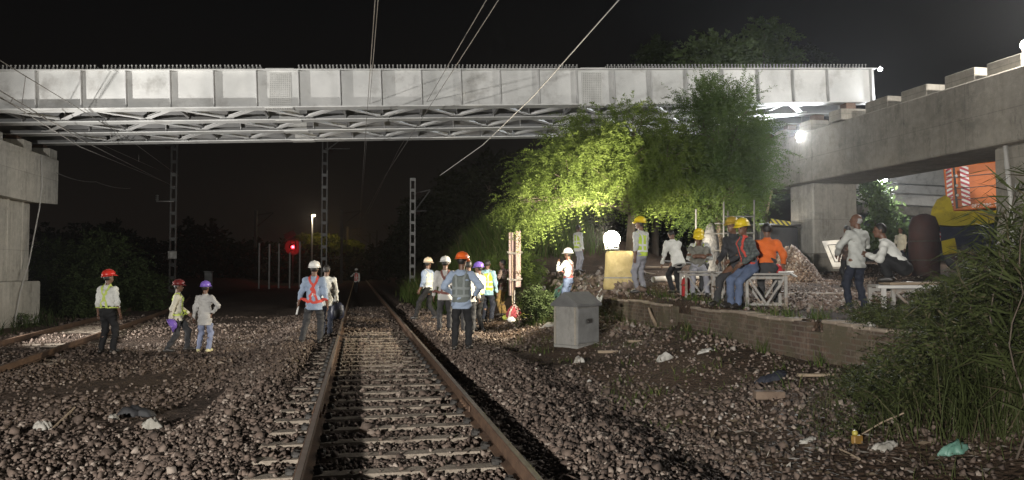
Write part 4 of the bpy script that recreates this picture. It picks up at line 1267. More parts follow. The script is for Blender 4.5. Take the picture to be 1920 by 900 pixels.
# pale posts in the dark at left
for k, (px, yt, ybm, d) in enumerate(((486, 458, 495, 78), (505, 460, 497, 78), (523, 459, 494, 80), (543.5, 476, 496, 80), (562, 455, 498, 80))):
    b = at(px, ybm, d); z1 = ztop((b.x, b.y), yt)
    mb = MB(); mb.box((b.x, b.y, (z1 + 0) / 2), (0.16, 0.16, z1 + 0.3), None, 0.02)
    mb.box((b.x, b.y, z1 + 0.02), (0.2, 0.2, 0.06), None, 0.01)
    tag(mb.build('marker_post', MAT['galv']), ('leftmost pale post in the dark left of the red signal', 'second pale post from the left in the dark', 'pale post midway in the row left of the red signal', 'shorter pale post right under the red signal', 'pale post just right of the red signal')[k], 'post', 'pale posts by the red signal')
b = at(391, 524, 60)
mb = MB(); mb.box((b.x, b.y, b.z - 0.1), (0.55, 0.4, 1.3), None, 0.03); mb.box((b.x, b.y, b.z + 0.6), (0.65, 0.5, 0.08), None, 0.02)
tag(mb.build('equipment_case', MAT['galv']), 'small dim grey equipment case far behind the purple helmet', 'case')

# ------------------------------------------------------------------ striped post with ropes, right of the group of men
pb, pd = hit(966, 585)
D0 = pd
t = thing('post_bundle', (pb.x, pb.y, pb.z), 'pale pink upright planks with a pole lashed between them', 'post')
MAT['pink'] = M_noise('pink_planed_wood', (0.40, 0.28, 0.245), (0.50, 0.37, 0.33), 3, 0.7, 0.2, 20, stretch=(4, 4, 0.6))
for (x0, x1, y0, y1, dd) in ((954, 964, 436, 548, 0.05), (966.5, 976, 433, 532, -0.05)):
    a = at((x0 + x1) / 2, y1, D0 + dd); z1 = ztop((a.x, a.y), y0)
    mb = MB(); mb.box((a.x, a.y, (a.z + z1) / 2 - 0.05), ((x1 - x0) * D0 / F_PX, 0.12, z1 - a.z + 0.1), None, 0.008)
    mb.build('plank', MAT['pink'], t, True)
a, b2 = at(964, 590, D0 - 0.12), at(965, 436, D0 - 0.1)
mb = MB(); mb.tube([a, b2], 0.028, 8); mb.build('pole', MAT['maroon'], t, True)
mb = MB(); mb.tube([at(961, 575, D0 - 0.15), at(960, 470, D0 - 0.15)], 0.02, 8); mb.build('pole', MAT['wood'], t, True)
mb = MB()
for py in (472, 522):
    for k in range(2):
        pts = [at(951, py + k * 2, D0 - 0.2), at(965, py + 2 + k * 2, D0 - 0.28), at(979, py + k * 2, D0 - 0.2), at(979, py + k * 2, D0 + 0.2), at(951, py + k * 2, D0 + 0.2), at(951, py + k * 2, D0 - 0.2)]
        mb.tube(pts, 0.012, 5)
mb.build('lashing', MAT['sack'], t, True)
# red sack with cords at its foot
c, cd = hit(964, 598)
t = thing('red_sack', c, 'dark red sack tied with white cords at the foot of the post', 'sack')
mb = MB()
mb.lathe([(0.14, 0), (0.24, 0.06), (0.25, 0.16), (0.19, 0.28), (0.09, 0.38), (0.03, 0.44)], 14, Matrix.Translation(c), 1, 0.8)
mb.build('bag', M_noise('red_sackcloth', (0.20, 0.02, 0.03), (0.30, 0.05, 0.06), 6, 0.8, 0.6, 12, dist=0.05), t, True, True)
mb = MB()
for k in range(5): mb.tube([c + Vector((0, -0.03, 0.44)), c + Vector((0.2 * math.cos(k * 1.3), -0.18, 0.22)), c + Vector((0.25 * math.cos(k * 1.3), -0.2, 0.02))], 0.01, 5)
mb.tube([c + Vector((0, 0, 0.4)), at(965, 545, D0 - 0.2)], 0.015, 5)
mb.build('cord', MAT['sack'], t, True)
for (px, py, s, mt, lb, nm) in ((948, 600, 0.10, M_noise('lime_wrap', (0.42, 0.46, 0.06), (0.55, 0.58, 0.1), 6, 0.5, 0.5, 12), 'small lime yellow bundle left of the red sack', 'bundle'), (983, 598, 0.11, M_noise('yellow_wrap', (0.45, 0.44, 0.08), (0.55, 0.54, 0.14), 6, 0.5, 0.5, 12), 'small yellow bundle right of the red sack', 'bundle'), (958, 604, 0.10, MAT['white'], 'crumpled white bag in front of the red sack', 'plastic_bag')):
    c, cd = hit(px, py)
    mb = MB(); mb.lathe([(s * .7, 0), (s * 1.1, s * .5), (s, s * 1.0), (s * .4, s * 1.5), (s * .1, s * 1.7)], 9, Matrix.Translation(c) @ Matrix.Rotation(0.3, 4, 'Y'), 1.2, 0.8)
    tag(mb.build(nm, mt, smooth=True), lb, nm.replace('_', ' '), 'bundles by the post')

# ------------------------------------------------------------------ grey concrete cabinet
c, cd = hit(1081, 644)
t = thing('location_box', c, 'grey concrete trackside cabinet with a gabled lid', 'cabinet', rz=R(-52))
w_, dp, h_ = 0.62, 0.80, 0.80
Z0 = 0.0
mb = MB()
mb.box((0, 0, h_ / 2 - 0.05), (w_, dp, h_ + 0.1), None, 0.012)
mb.build('body', MAT['concrete_box'] if 'concrete_box' in MAT else M_concrete('cabinet_concrete', (0.19, 0.185, 0.17), (0.28, 0.27, 0.25), (0.12, 0.115, 0.10), (9, 9), 0.4), t)
mb = MB(); hw, hd = w_ / 2 + 0.04, dp / 2 + 0.05
mb.prism([(-hw, -hd, h_ + 0.003), (hw, -hd, h_ + 0.003), (hw, -hd, h_ + 0.05), (0.0, -hd, h_ + 0.30), (-hw, -hd, h_ + 0.05)], (0, 2 * hd, 0))
mb.build('lid', M_noise('cabinet_lid', (0.09, 0.09, 0.09), (0.14, 0.14, 0.135), 3, 0.8, 0.2, 20), t)
mb = MB(); mb.box((w_ / 2 + 0.012, -0.02, 0.40), (0.022, dp * 0.92, 0.72), None, 0.004); dr = mb.build('door', M_noise('shaded_cabinet_door', (0.13, 0.13, 0.125), (0.19, 0.19, 0.185), 3, 0.7, 0.15, 20), t)  # door tone lowered, shade of the right face put into colour
mb = MB(); mb.box((w_ / 2 + 0.04, -0.02, 0.50), (0.035, 0.16, 0.09), None, 0.006); mb.box((w_ / 2 + 0.062, -0.02, 0.52), (0.02, 0.12, 0.02)); mb.build('handle', MAT['darkmetal'], dr)
mb = MB()
mb.box((w_ / 2 - 0.05, -dp / 2 - 0.010, 0.4), (0.05, 0.018, 0.78), None, 0.004); mb.build('frame_strip', MAT['concrete'], t)
mb = MB(); mb.box((-w_ / 2 + 0.05, -dp / 2 - 0.010, 0.4), (0.05, 0.018, 0.78), None, 0.004); mb.build('frame_strip', MAT['concrete'], t)

# ------------------------------------------------------------------ rubble heap, boards and sacks near the lamp
def slab(px, py, size, mat, label, name, cat, group=None, rz=0, tilt=0, lift=0.0, bev=0.01):
    c, cd = hit(px, py)
    M = Matrix.Rotation(rz, 3, 'Z') @ Matrix.Rotation(tilt, 3, 'Y')
    mb = MB(); mb.box(c + Vector((0, 0, size[2] / 2 + lift + abs(math.sin(tilt)) * size[0] / 2 * .8)), size, M, bev)
    return tag(mb.build(name, mat), label, cat, group)
BG = 'boards and pipes lying near the lamp'
slab(1195, 515, (1.5, 0.35, 0.05), MAT['wood'], 'broad weathered board lying tilted right of the lamp block', 'board', 'board', BG, 0.5, 0.12)
slab(1180, 522, (1.3, 0.25, 0.05), MAT['white_wood'], 'pale board lying in front of the tilted broad board', 'board', 'board', BG, 0.62, 0.15)
slab(1222, 505, (1.9, 0.3, 0.06), MAT['wood'], 'long board behind the yellow helmeted man in the lime vest', 'board', 'board', BG, 0.1, 0.0, 0.05)
mb = MB(); a, _ = hit(1225, 530); b_, _ = hit(1345, 522); mb.tube([a + Vector((0, 0, 0.09)), b_ + Vector((0, 0, 0.10))], 0.09, 12)
tag(mb.build('pipe', MAT['pvc']), 'thick pale pipe lying behind the standing man in the lime vest', 'pipe', BG)
mb = MB(); a, _ = hit(1240, 492); b_, _ = hit(1400, 508); mb.tube([a + Vector((0, 0, 0.06)), b_ + Vector((0, 0, 0.06))], 0.05, 10)
tag(mb.build('pipe', MAT['galv']), 'thin grey pipe lying behind the seated workers', 'pipe', BG)
def sheet(name, px, py, sx, sy, mat, label, cat, group=None, h=0.10, rz=0.0, seed=0):
    """crumpled sheet or sack lying on the ground: a closed thick skin with folds"""
    c, cd = hit(px, py)
    n = 12
    rg = np.random.default_rng(seed + int(px))
    ph = rg.uniform(0, 6.28, 8)
    top, bot = [], []
    for i in range(n):
        for j in range(n):
            u, v = i / (n - 1) * 2 - 1, j / (n - 1) * 2 - 1
            rr = 1 - 0.22 * math.sin(3 * math.atan2(v, u) + ph[0]) - 0.12 * math.sin(7 * math.atan2(v, u) + ph[1])
            x, y = u * sx / 2 * rr * (1 - 0.25 * abs(v)), v * sy / 2 * rr * (1 - 0.25 * abs(u))
            e = max(0.0, 1 - max(abs(u), abs(v)) ** 3)
            z = h * 0.8 * e * (0.75 + 0.25 * math.sin(4 * u + ph[2] + 2 * v) * math.sin(5 * v + ph[3] - u)) + 0.02 * abs(math.sin(9 * u + ph[4]) * math.sin(8 * v + ph[5]))
            X, Y = c.x + x * math.cos(rz) - y * math.sin(rz), c.y + x * math.sin(rz) + y * math.cos(rz)
            zz = gz(X, Y)
            top.append((X, Y, zz + z + 0.012)); bot.append((X, Y, zz - 0.01))
    vs = top + bot; m = n * n; fs = []
    for i in range(n - 1):
        for j in range(n - 1):
            a = i * n + j
            fs.append((a, a + n, a + n + 1, a + 1)); fs.append((m + a, m + a + 1, m + a + n + 1, m + a + n))
    ring = [i * n for i in range(n)] + [(n - 1) * n + j for j in range(1, n)] + [i * n + n - 1 for i in range(n - 2, -1, -1)] + [j for j in range(n - 2, 0, -1)]
    for a, b in zip(ring, ring[1:] + ring[:1]): fs.append((a, b, m + b, m + a))
    mb = MB(); mb.add(vs, fs)
    return tag(mb.build(name, mat, smooth=True), label, cat, group)
SG = 'sacks and sheets on the rubble heap'
sheet('sack', 1115, 532, 0.9, 0.5, MAT['sack'], 'grey green sack spread over the top of the rubble heap', 'sack', SG, 0.2, 0.4)
sheet('sack', 1098, 545, 0.7, 0.45, MAT['sack'], 'pale folded sack on the left of the rubble heap', 'sack', SG, 0.22, 1.1)
sheet('sack', 1120, 556, 0.6, 0.45, MAT['white'], 'white crumpled sack low on the rubble heap', 'sack', SG, 0.2, 0.2)
sheet('plastic_sheet', 1053, 552, 0.55, 0.45, MAT['sack_green'], 'pale green plastic sheet beside the man with hand to mouth', 'plastic sheet', None, 0.38, 0.3)
sheet('plastic_sheet', 1150, 533, 0.35, 0.25, M_noise('blue_white_plastic', (0.45, 0.55, 0.65), (0.6, 0.68, 0.74), 6, 0.5, 0.3, 12), 'small pale blue plastic sheet on the rubble heap', 'plastic sheet', None, 0.08)
sheet('sack', 1035, 590, 0.5, 0.35, MAT['black'], 'dark crumpled sack left of the grey cabinet', 'sack', SG, 0.2)
sheet('sack', 1030, 612, 0.35, 0.25, MAT['sack'], 'small pale sack left of the grey cabinet', 'sack', SG, 0.12)
# loose rubble as one mass
P, S = [], []
for (cx, cy, n, sx_, sy_, s0, s1, hh) in ((1110, 545, 520, 62, 24, .03, .10, .22), (1180, 615, 220, 70, 16, .02, .06, .03), (1000, 600, 150, 40, 14, .02, .05, .02), (1400, 640, 220, 110, 20, .015, .05, .02), (1600, 560, 340, 130, 16, .02, .06, .03), (1500, 568, 420, 110, 14, .02, .06, .03), (1250, 670, 260, 200, 30, .012, .035, .01), (1350, 760, 300, 180, 60, .01, .035, .01), (1380, 540, 1500, 230, 26, .012, .035, .01), (1600, 520, 900, 120, 18, .015, .04, .01), (1075, 570, 420, 50, 22, .02, .07, .06), (1120, 600, 260, 50, 16, .02, .06, .02)):
    for p in hits(cx + RNG.normal(0, sx_ * .6, n), cy + RNG.normal(0, sy_ * .6, n)):
        s = random.uniform(s0, s1)
        P.append((p[0], p[1], p[2] + s * random.uniform(0, 0.6) + hh * random.random() ** 2 * (1 if hh > .1 else .3))); S.append(s)
MAT['rubble'] = M_stone('broken_brick_rubble', (0.14, 0.09, 0.065), (0.26, 0.20, 0.16), (0.42, 0.38, 0.34))
tag(link_mesh('rubble', stones_mesh(np.array(P), np.array(S)), MAT['rubble']), 'broken brick and stone rubble strewn about the lamp, the wall and the benches', 'rubble', kind='stuff')
# gravel heap by the column
c, cd = hit(1485, 500)
c = at(1484, 500, 24.5); c.z = gz(c.x, c.y)
n = 2600
a = RNG.uniform(0, 6.28, n); r = RNG.uniform(0, 1, n) ** 0.5
PX = c.x + 0.95 * r * np.cos(a); PY = c.y + 0.8 * r * np.sin(a)
zt_ = max(0.5, ztop((c.x, c.y), 462) - c.z)
PZ = c.z - 0.05 + zt_ * (1 - r ** 1.6) * (1 + 0.08 * np.sin(3 * a))
mb = MB(); mb.lathe([(0.97, c.z - 0.2), (0.93, c.z + 0.02), (0.7, c.z + zt_ * .36), (0.4, c.z + zt_ * .72), (0.1, c.z + zt_ * .92)], 16, Matrix.Translation((c.x, c.y, 0)), 1, 0.84)
hp = tag(mb.build('gravel_heap', MAT['rubble'], smooth=True), 'heap of pale brown gravel at the foot of the concrete column', 'gravel heap')
me = stones_mesh(np.stack([PX, PY, PZ], 1), RNG.uniform(.03, .055, n))
tag(link_mesh('loose_gravel', me, MAT['rubble'], hp), kind='stuff')
# leafy weeds growing through the tall grass at the right edge
pr2 = root_points(3000, 3.2, 10.0, 5.0, 11.0, right_mask)
P = []
for x, y in pr2:
    g0 = gz(x, y); h_ = max(0.2, weed_top(x, y) - g0) * (0.8 + 0.2 * math.sin(2.7 * x + 3.9 * y))
    P.append((x, y, g0 + h_ * random.random() ** 0.8))
P = np.array(P); D = RNG.normal(0, 0.7, P.shape); D[:, 2] = D[:, 2] * 0.6 + 0.55
Q = sprays(P, D, 0.36, 9, 0.075, 0.017, 0.7)
tag(link_mesh('leafy_weeds', leaves_mesh(Q, (0, 0, 0)), MAT['grass']), 'leafy weeds mixed through the tall grass at the right edge', 'weeds', kind='stuff')
# dry leaves and scraps strewn over the dirt on the right
P = hits(RNG.uniform(1000, 1900, 3600), RNG.uniform(608, 895, 3600))
P = P[P[:, 0] > 2.9]; P[:, :2] += RNG.normal(0, 0.1, (len(P), 2)); P[:, 2] = ground(P[:, 0], P[:, 1]) + RNG.uniform(0.005, 0.025, len(P))
D = RNG.normal(0, 1, P.shape); D[:, 2] = RNG.uniform(-0.15, 0.35, len(P)); D = unit(D)
N_ = unit(np.cross(D, np.array([0, 0, 1.0]) + RNG.normal(0, 0.35, P.shape)))
Q = leaf_quads(P, D, N_, RNG.uniform(0.03, 0.13, len(P)), RNG.uniform(0.012, 0.05, len(P)))
tag(link_mesh('leaf_litter', leaves_mesh(Q, (0, 0, 0)), M_leaf('dry_leaves', (0.10, 0.075, 0.05), (0.19, 0.15, 0.11), 3.0, 0.05, (0.34, 0.31, 0.27))), 'dry leaves and scraps scattered over the dirt on the right', 'leaf litter', kind='stuff')

# ------------------------------------------------------------------ trestle benches
def bench(loc, rz, L, W, H, label, group='steel trestle benches on the platform', cap='white_wood', boards=3):
    t = thing('trestle_bench', loc, label, 'bench', group, rz)
    mb = MB()
    for k in range(boards):
        y = -W / 2 + W / boards * (k + 0.5)
        mb.box((0.01 * math.sin(k * 5), y, H - 0.02), (L + 0.06 * math.sin(k * 3 + 1), W / boards - 0.008, 0.04), None, 0.006)
    mb.build('seat', MAT[cap], t)
    for sx_ in (-1, 1):
        for sy_ in (-1, 1):
            mb = MB(); mb.box((sx_ * (L / 2 - 0.05), sy_ * (W / 2 - 0.04), (H - 0.045) / 2 - 0.05), (0.055, 0.055, H + 0.055), None, 0.004)
            mb.build('leg', MAT['white_wood'], t)
    for sy_ in (-1, 1):
        n = max(2, int(round(L / 0.42)))
        mb = MB()
        y = sy_ * (W / 2 - 0.04)
        mb.bar((-L / 2 + .08, y, H - 0.085), (L / 2 - .08, y, H - 0.085), 0.035, 0.05)
        mb.bar((-L / 2 + .08, y, 0.07), (L / 2 - .08, y, 0.07), 0.03, 0.035)
        for k in range(n):
            xa, xb = -L / 2 + .08 + k * (L - .16) / n, -L / 2 + .08 + (k + 1) * (L - .16) / n
            za, zb = (H - 0.11, 0.085) if k % 2 == 0 else (0.085, H - 0.11)
            mb.bar((xa + .01, y, za), (xb - .01, y, zb), 0.025, 0.035)
        mb.build('lattice_frame', MAT['white_wood'], t)
    mb = MB()
    for sx_ in (-1, 1): mb.bar((sx_ * (L / 2 - .05), -W / 2 + .07, H * .45), (sx_ * (L / 2 - .05), W / 2 - .07, H * .45), 0.03, 0.03)
    mb.build('cross_bar', MAT['rust'], t)
    return t
def bench_at(px0, px1, ybase, ytop, W, label, turn=0, **kw):
    pm, d = hit((px0 + px1) / 2, ybase)
    H = ztop((pm.x, pm.y), ytop) - pm.z
    L = (px1 - px0) * d / F_PX
    return bench(pm, -YAW + R(turn), L, W, H, label, **kw), pm, d, H
bench1, b1p, b1d, b1h = bench_at(1278, 1340, 556, 508, 0.9, 'whitewashed lattice bench with two yellow helmeted workers on it', -4)
bench2, b2p, b2d, b2h = bench_at(1338, 1362, 562, 509, 0.8, 'narrow whitewashed lattice trestle between the two wider benches', -4, boards=2)
bench3, b3p, b3d, b3h = bench_at(1392, 1472, 577, 512, 0.55, 'lattice trestle bench under the man in blue jeans', -6)
bench4, b4p, b4d, b4h = bench_at(1646, 1775, 590, 534, 0.8, 'plank topped lattice bench under the squatting man, half hidden by grass', 2, boards=4)
# planks on the right bench
for k, (dx, dy, l, rz) in enumerate(((0.15, -0.15, 1.3, 0.05), (0.3, 0.2, 1.2, -0.06))):
    mb = MB(); mb.box(b4p + Vector((dx, dy, b4h + 0.022 + 0.0 * k)), (l, 0.22, 0.04), Matrix.Rotation(-YAW + rz, 3, 'Z'), 0.006)
    tag(mb.build('plank', MAT['wood']), ('nearer loose plank lying on the right bench', 'farther loose plank lying on the right bench')[k], 'plank', 'planks on the right bench')
p = at(1706, 538, b4d - 0.5); mb = MB(); mb.box((p.x, p.y, p.z), (1.0, 0.10, 0.05), Matrix.Rotation(-YAW, 3, 'Z'), 0.01)
mb.bar((p.x - .45, p.y, p.z - .02), (p.x - .45, p.y, gz(p.x, p.y) - .02), .05, .05); mb.bar((p.x + .45, p.y, p.z - .02), (p.x + .45, p.y, gz(p.x, p.y) - .02), .05, .05)
tag(mb.build('white_rail', MAT['pvc']), 'low white rail standing in front of the right bench', 'rail')
# red cloth bundle and red can by the benches
p = b3p + Matrix.Rotation(-YAW, 3, 'Z') @ Vector((0.28, 0.1, b3h))
mb = MB(); mb.lathe([(0.10, 0.002), (0.14, 0.05), (0.11, 0.12), (0.04, 0.17)], 10, Matrix.Translation(p), 1.2, .8)
tag(mb.build('bag', MAT['red'], smooth=True), 'small red bag lying on the bench behind the man in orange', 'bag')
p = b3p + Matrix.Rotation(-YAW, 3, 'Z') @ Vector((0.38, -0.12, b3h))
mb = MB(); mb.box(p + Vector((0, 0, 0.02)), (0.24, 0.20, 0.035), Matrix.Rotation(0.4, 3, 'Z'), 0.015); mb.box(p + Vector((.10, -0.05, -0.03)), (0.16, 0.12, 0.02), Matrix.Rotation(0.5, 3, 'Y'), 0.008)
tag(mb.build('cloth', MAT['white']), 'white cloth draped over the end of the bench beside the red bag', 'cloth')
p, d = hit(1291, 556); p = at(1291, 553, b1d + .1); p.z = gz(p.x, p.y)
t = thing('red_can', p, 'red can standing under the left lattice bench', 'can')
mb = MB(); mb.lathe([(0.15, 0), (0.16, 0.02), (0.16, 0.36), (0.13, 0.42), (0.05, 0.44)], 14, Matrix.Translation(p)); mb.build('body', MAT['red'], t, True, True)
mb = MB(); mb.tube([p + Vector((-.08, 0, .43)), p + Vector((-.04, 0, .5)), p + Vector((.04, 0, .5)), p + Vector((.08, 0, .43))], 0.012, 6); mb.build('handle', MAT['darkmetal'], t, True)

# ------------------------------------------------------------------ scaffold frame behind the seated workers
sp0 = at(1360, 500, 21.5)
t = thing('scaffold', (sp0.x, sp0.y, gz(sp0.x, sp0.y)), 'thin steel scaffold frame behind the seated workers', 'scaffold')
mb = MB()
def pole(px0, y0, px1, y1, d, r=0.024): mb.tube([at(px0, y0, d), at(px1, y1, d)], r, 6)
for px, yt, d in ((1305, 392, 21.5), (1357, 378, 21.3), (1365, 395, 22.3), (1414, 375, 21.5)): pole(px, yt, px, 508, d)
mb.build('upright', MAT['dullsteel'], t, True)
mb = MB()
for a in ((1357, 406, 1414, 406, 21.4), (1340, 419, 1365, 419, 22.2), (1318, 438, 1362, 438, 21.7), (1357, 437, 1414, 437, 21.4), (1305, 470, 1357, 470, 21.5)): pole(*a, r=0.02)
mb.build('ledger', MAT['dullsteel'], t, True)
# grey tarpaulin draped behind
c = at(1333, 505, 22.5); c.z = gz(c.x, c.y)
mb = MB(); hh = ztop((c.x, c.y), 418) - c.z
mb.lathe([(0.30, -0.1), (0.34, 0.2 * hh), (0.27, 0.5 * hh), (0.24, 0.75 * hh), (0.12, 0.95 * hh), (0.04, hh)], 14, Matrix.Translation(c), 1.0, 0.7)
tag(mb.build('tarpaulin', M_noise('grey_tarpaulin', (0.09, 0.09, 0.092), (0.15, 0.15, 0.152), 3, 0.6, 0.8, 6, dist=0.08), smooth=True), 'grey tarpaulin covering something tall beside the scaffold', 'tarpaulin')
# dark cabin with striped tape beyond
c = at(1462, 500, 27.5); c.z = gz(c.x, c.y)
t = thing('site_cabin', c, 'dark cabin with a yellow and black striped rail left of the concrete column', 'cabin')
z1 = ztop((c.x, c.y), 425)
mb = MB(); mb.box((c.x, c.y + 0.6, (c.z + z1) / 2), (1.5, 1.2, z1 - c.z), None, 0.03); mb.build('wall', M_noise('dark_cabin_paint', (0.02, 0.02, 0.022), (0.035, 0.035, 0.037), 3, 0.6, 0.1, 15), t, True)
mb = MB(); mb.box((c.x, c.y + 0.6, z1 + 0.05), (1.65, 1.35, 0.09), None, 0.02); mb.build('roof', MAT['darkmetal'], t, True)
def M_stripes(name, c1, c2, scale, ang, vert=False):
    m, nt, bs = new_mat(name)
    co = coords(nt, 'Object')
    sx = nt.nodes.new('ShaderNodeSeparateXYZ'); nt.links.new(co, sx.inputs[0])
    a = nd(nt, 'ShaderNodeMath', operation='MULTIPLY_ADD'); nt.links.new(sx.outputs[0], a.inputs[0]); a.inputs[1].default_value = scale * math.cos(ang)
    b = nd(nt, 'ShaderNodeMath', operation='MULTIPLY'); nt.links.new(sx.outputs[2], b.inputs[0]); b.inputs[1].default_value = scale * math.sin(ang)
    nt.links.new(b.outputs[0], a.inputs[2])
    f = nd(nt, 'ShaderNodeMath', operation='FRACT'); nt.links.new(a.outputs[0], f.inputs[0])
    g_ = nd(nt, 'ShaderNodeMath', operation='GREATER_THAN'); nt.links.new(f.outputs[0], g_.inputs[0]); g_.inputs[1].default_value = 0.5
    nt.links.new(mixc(nt, g_.outputs[0], c1, c2), bs.inputs['Base Color'])
    bs.inputs['Roughness'].default_value = 0.45
    return m
mb = MB(); q = at(1444, 414, 27.0); q2 = at(1482, 420, 27.0)
mb.bar(q, q2, 0.05, 0.16); mb.build('striped_rail', M_stripes('yellow_black_stripes', (0.45, 0.38, 0.03), (0.02, 0.02, 0.02), 8.0, R(40)), t, True)
mb = MB(); mb.bar(at(1438, 400, 27.0), at(1447, 358, 27.2), 0.05, 0.05); tag(mb.build('timber', MAT['wood']), 'slanting timber propped against the underside of the crosshead', 'timber')

# ------------------------------------------------------------------ white panel leaning at the column, objects on the platform
a, b_, c_, d_ = at(1541, 452, 25.4), at(1597, 448, 24.9), at(1600, 500, 24.3), at(1561, 500, 24.6)
nrm = (b_ - a).cross(d_ - a).normalized() * 0.12
t = thing('precast_panel', (c_ + d_) / 2, 'white precast concrete panel leaning against the column foot', 'panel')
MAT['panel'] = M_noise('white_precast', (0.50, 0.48, 0.44), (0.60, 0.58, 0.54), 3, 0.8, 0.15, 18, 0, 0.3, 0.7, (0.35, 0.33, 0.3), 2)
mb = MB(); mb.prism([a, b_, c_, d_], nrm); mb.build('slab', MAT['panel'], t, True)
cc = (a + b_ + c_ + d_) / 4; mb = MB()
q = [cc + (p - cc) * 0.66 for p in (a, b_, c_, d_)]
out = -nrm.normalized() if nrm.dot(CAM - cc) < 0 else nrm.normalized()
base_off = (nrm if nrm.dot(CAM - cc) > 0 else Vector((0, 0, 0))) + out * 0.006
for i in range(4): mb.tube([q[i] + base_off, q[(i + 1) % 4] + base_off], 0.014, 5)
mb.build('groove', MAT['darkmetal'], t, True)
slab(1543, 504, (0.7, 0.25, 0.07), MAT['panel'], 'small white slab lying in front of the leaning panel', 'slab', 'slab', None, -0.2)
slab(1565, 552, (3.4, 0.5, 0.04), MAT['sleeper'], 'long pale concrete strip lying across the platform behind the benches', 'slab', 'slab', None, -0.2)
for (px, py, s, mt, lb) in ((1705, 495, 0.12, 'white', 'white can on the ground near the maroon drum'), (1668, 498, 0.10, 'white', 'small white pot near the man in the cream shirt')):
    c, cd = hit(px, py); c = at(px, py, 20); c.z = max(c.z, gz(c.x, c.y))
    c.z = gz(c.x, c.y)
    mb = MB(); mb.lathe([(s * .8, 0), (s, s * .1), (s, s * 1.8), (s * .6, s * 2.1)], 12, Matrix.Translation(c))
    tag(mb.build('pot', MAT[mt], smooth=True), lb, 'pot')

# ------------------------------------------------------------------ crane behind the crosshead
D = 27.0
def cz(px, py, dd=0.0): return at(px, py, D + dd)
base = cz(1810, 500); base.z = gz(base.x, base.y)
t = thing('mobile_crane', base, 'big yellow and orange crane parked behind the concrete crosshead', 'crane')
Mc = Matrix.Rotation(-YAW - R(30), 3, 'Z')
def pxbox(mb, x0, x1, y0, y1, depth, dd=0.0, bev=0.03, tilt=0.0):
    a, b = cz(x0, y0, dd), cz(x1, y1, dd)
    c = (a + b) / 2
    mb.box(c + Mc @ Vector((0, depth / 2, 0)), (abs((x1 - x0)) * D / F_PX, depth, abs(y1 - y0) * D / F_PX), Mc @ Matrix.Rotation(tilt, 3, 'Y'), bev)
TILT = R(-3)
mb = MB(); pxbox(mb, 1780, 1890, 306, 392, 1.6, 0.0, 0.03, TILT); cw = mb.build('counterweight', MAT['crane_orange'], t, True)
mb = MB()
for y in (328, 350, 371): pxbox(mb, 1781, 1889, y - 0.7, y + 0.7, 0.02, -0.012, 0, TILT)
mb.build('seam', MAT['darkmetal'], cw, True)
MAT['chev'] = M_stripes('red_white_chevrons', (0.70, 0.68, 0.66), (0.40, 0.02, 0.04), 7.5, R(55))
MAT['chev2'] = M_stripes('red_white_chevrons_left', (0.70, 0.68, 0.66), (0.40, 0.02, 0.04), 7.5, R(125))
for (x0, x1, mt) in ((1774, 1783, 'chev2'), (1801, 1815, 'chev')):
    mb = MB()
    for (y0, y1) in ((312, 331), (333, 351), (353, 370), (372, 386)): pxbox(mb, x0 + (y0 - 312) * 0.06, x1 + (y0 - 312) * 0.06, y0, y1, 0.02, -0.03, 0, TILT)
    mb.build('warning_stripes', MAT[mt], cw, True)
mb = MB(); pxbox(mb, 1789, 1793, 308, 390, 0.05, -0.04, 0, TILT); mb.build('slot', MAT['darkmetal'], cw, True)
mb = MB()
for y in (330, 348, 366):
    c = cz(1792 + (y - 320) * 0.06, y, -0.07); mb.lathe([(0.04, -0.02), (0.05, 0.02), (0.02, 0.03)], 10, Matrix.Translation(c) @ Matrix.Rotation(R(90), 4, 'X'))
mb.build('latch', MAT['white'], cw, True)
# lettering on the lower edge of the counterweight
fc = bpy.data.curves.new('lettering', 'FONT'); fc.body = '0F7. 890. 904'; fc.size = 0.17; fc.extrude = 0.004
fo = bpy.data.objects.new('lettering', fc); COL.objects.link(fo)
q = cz(1822, 389.5, -0.06)
fo.matrix_world = Matrix.Translation(q) @ (Mc @ Matrix.Rotation(TILT, 3, 'Y') @ Matrix.Rotation(R(90), 3, 'X')).to_4x4()
bpy.context.view_layer.update()
fm = bpy.data.meshes.new_from_object(fo.evaluated_get(bpy.context.evaluated_depsgraph_get()))
fm.transform(fo.matrix_world); fm.transform(Matrix.Translation(-Vector(base)))
bpy.data.objects.remove(fo)
tag(link_mesh('lettering', fm, MAT['white'], cw), kind='stuff')
# yellow body: curved housing left of and under the counterweight
def hull(mb, pts, depth, dd):
    mb.prism([cz(x, y, dd) for x, y in pts], Mc @ Vector((0, depth, 0)))
mb = MB(); hull(mb, [(1742, 420), (1747, 392), (1757, 374), (1772, 366), (1782, 372), (1788, 396), (1895, 394), (1895, 412), (1850, 420), (1790, 424)], 1.8, -0.10); mb.build('body', MAT['crane_yellow'], t, True)
mb = MB(); hull(mb, [(1745, 424), (1790, 426), (1852, 422), (1895, 414), (1895, 470), (1748, 470)], 1.6, 0.05); mb.build('chassis', MAT['crane_navy'], t, True)
mb = MB(); hull(mb, [(1765, 452), (1790, 446), (1796, 474), (1768, 478)], 0.6, -0.25); mb.build('step_plate', MAT['crane_yellow'], t, True)
mb = MB(); hull(mb, [(1748, 430), (1755, 428), (1764, 436), (1764, 452), (1756, 454), (1748, 448)], 0.1, -0.35); mb.build('warning_stripes', MAT['chev'], t, True)
mb = MB(); mb.tube([cz(1756, 454, -.3), cz(1757, 480, -.3)], 0.07, 8); mb.build('outrigger', MAT['white'], t, True)
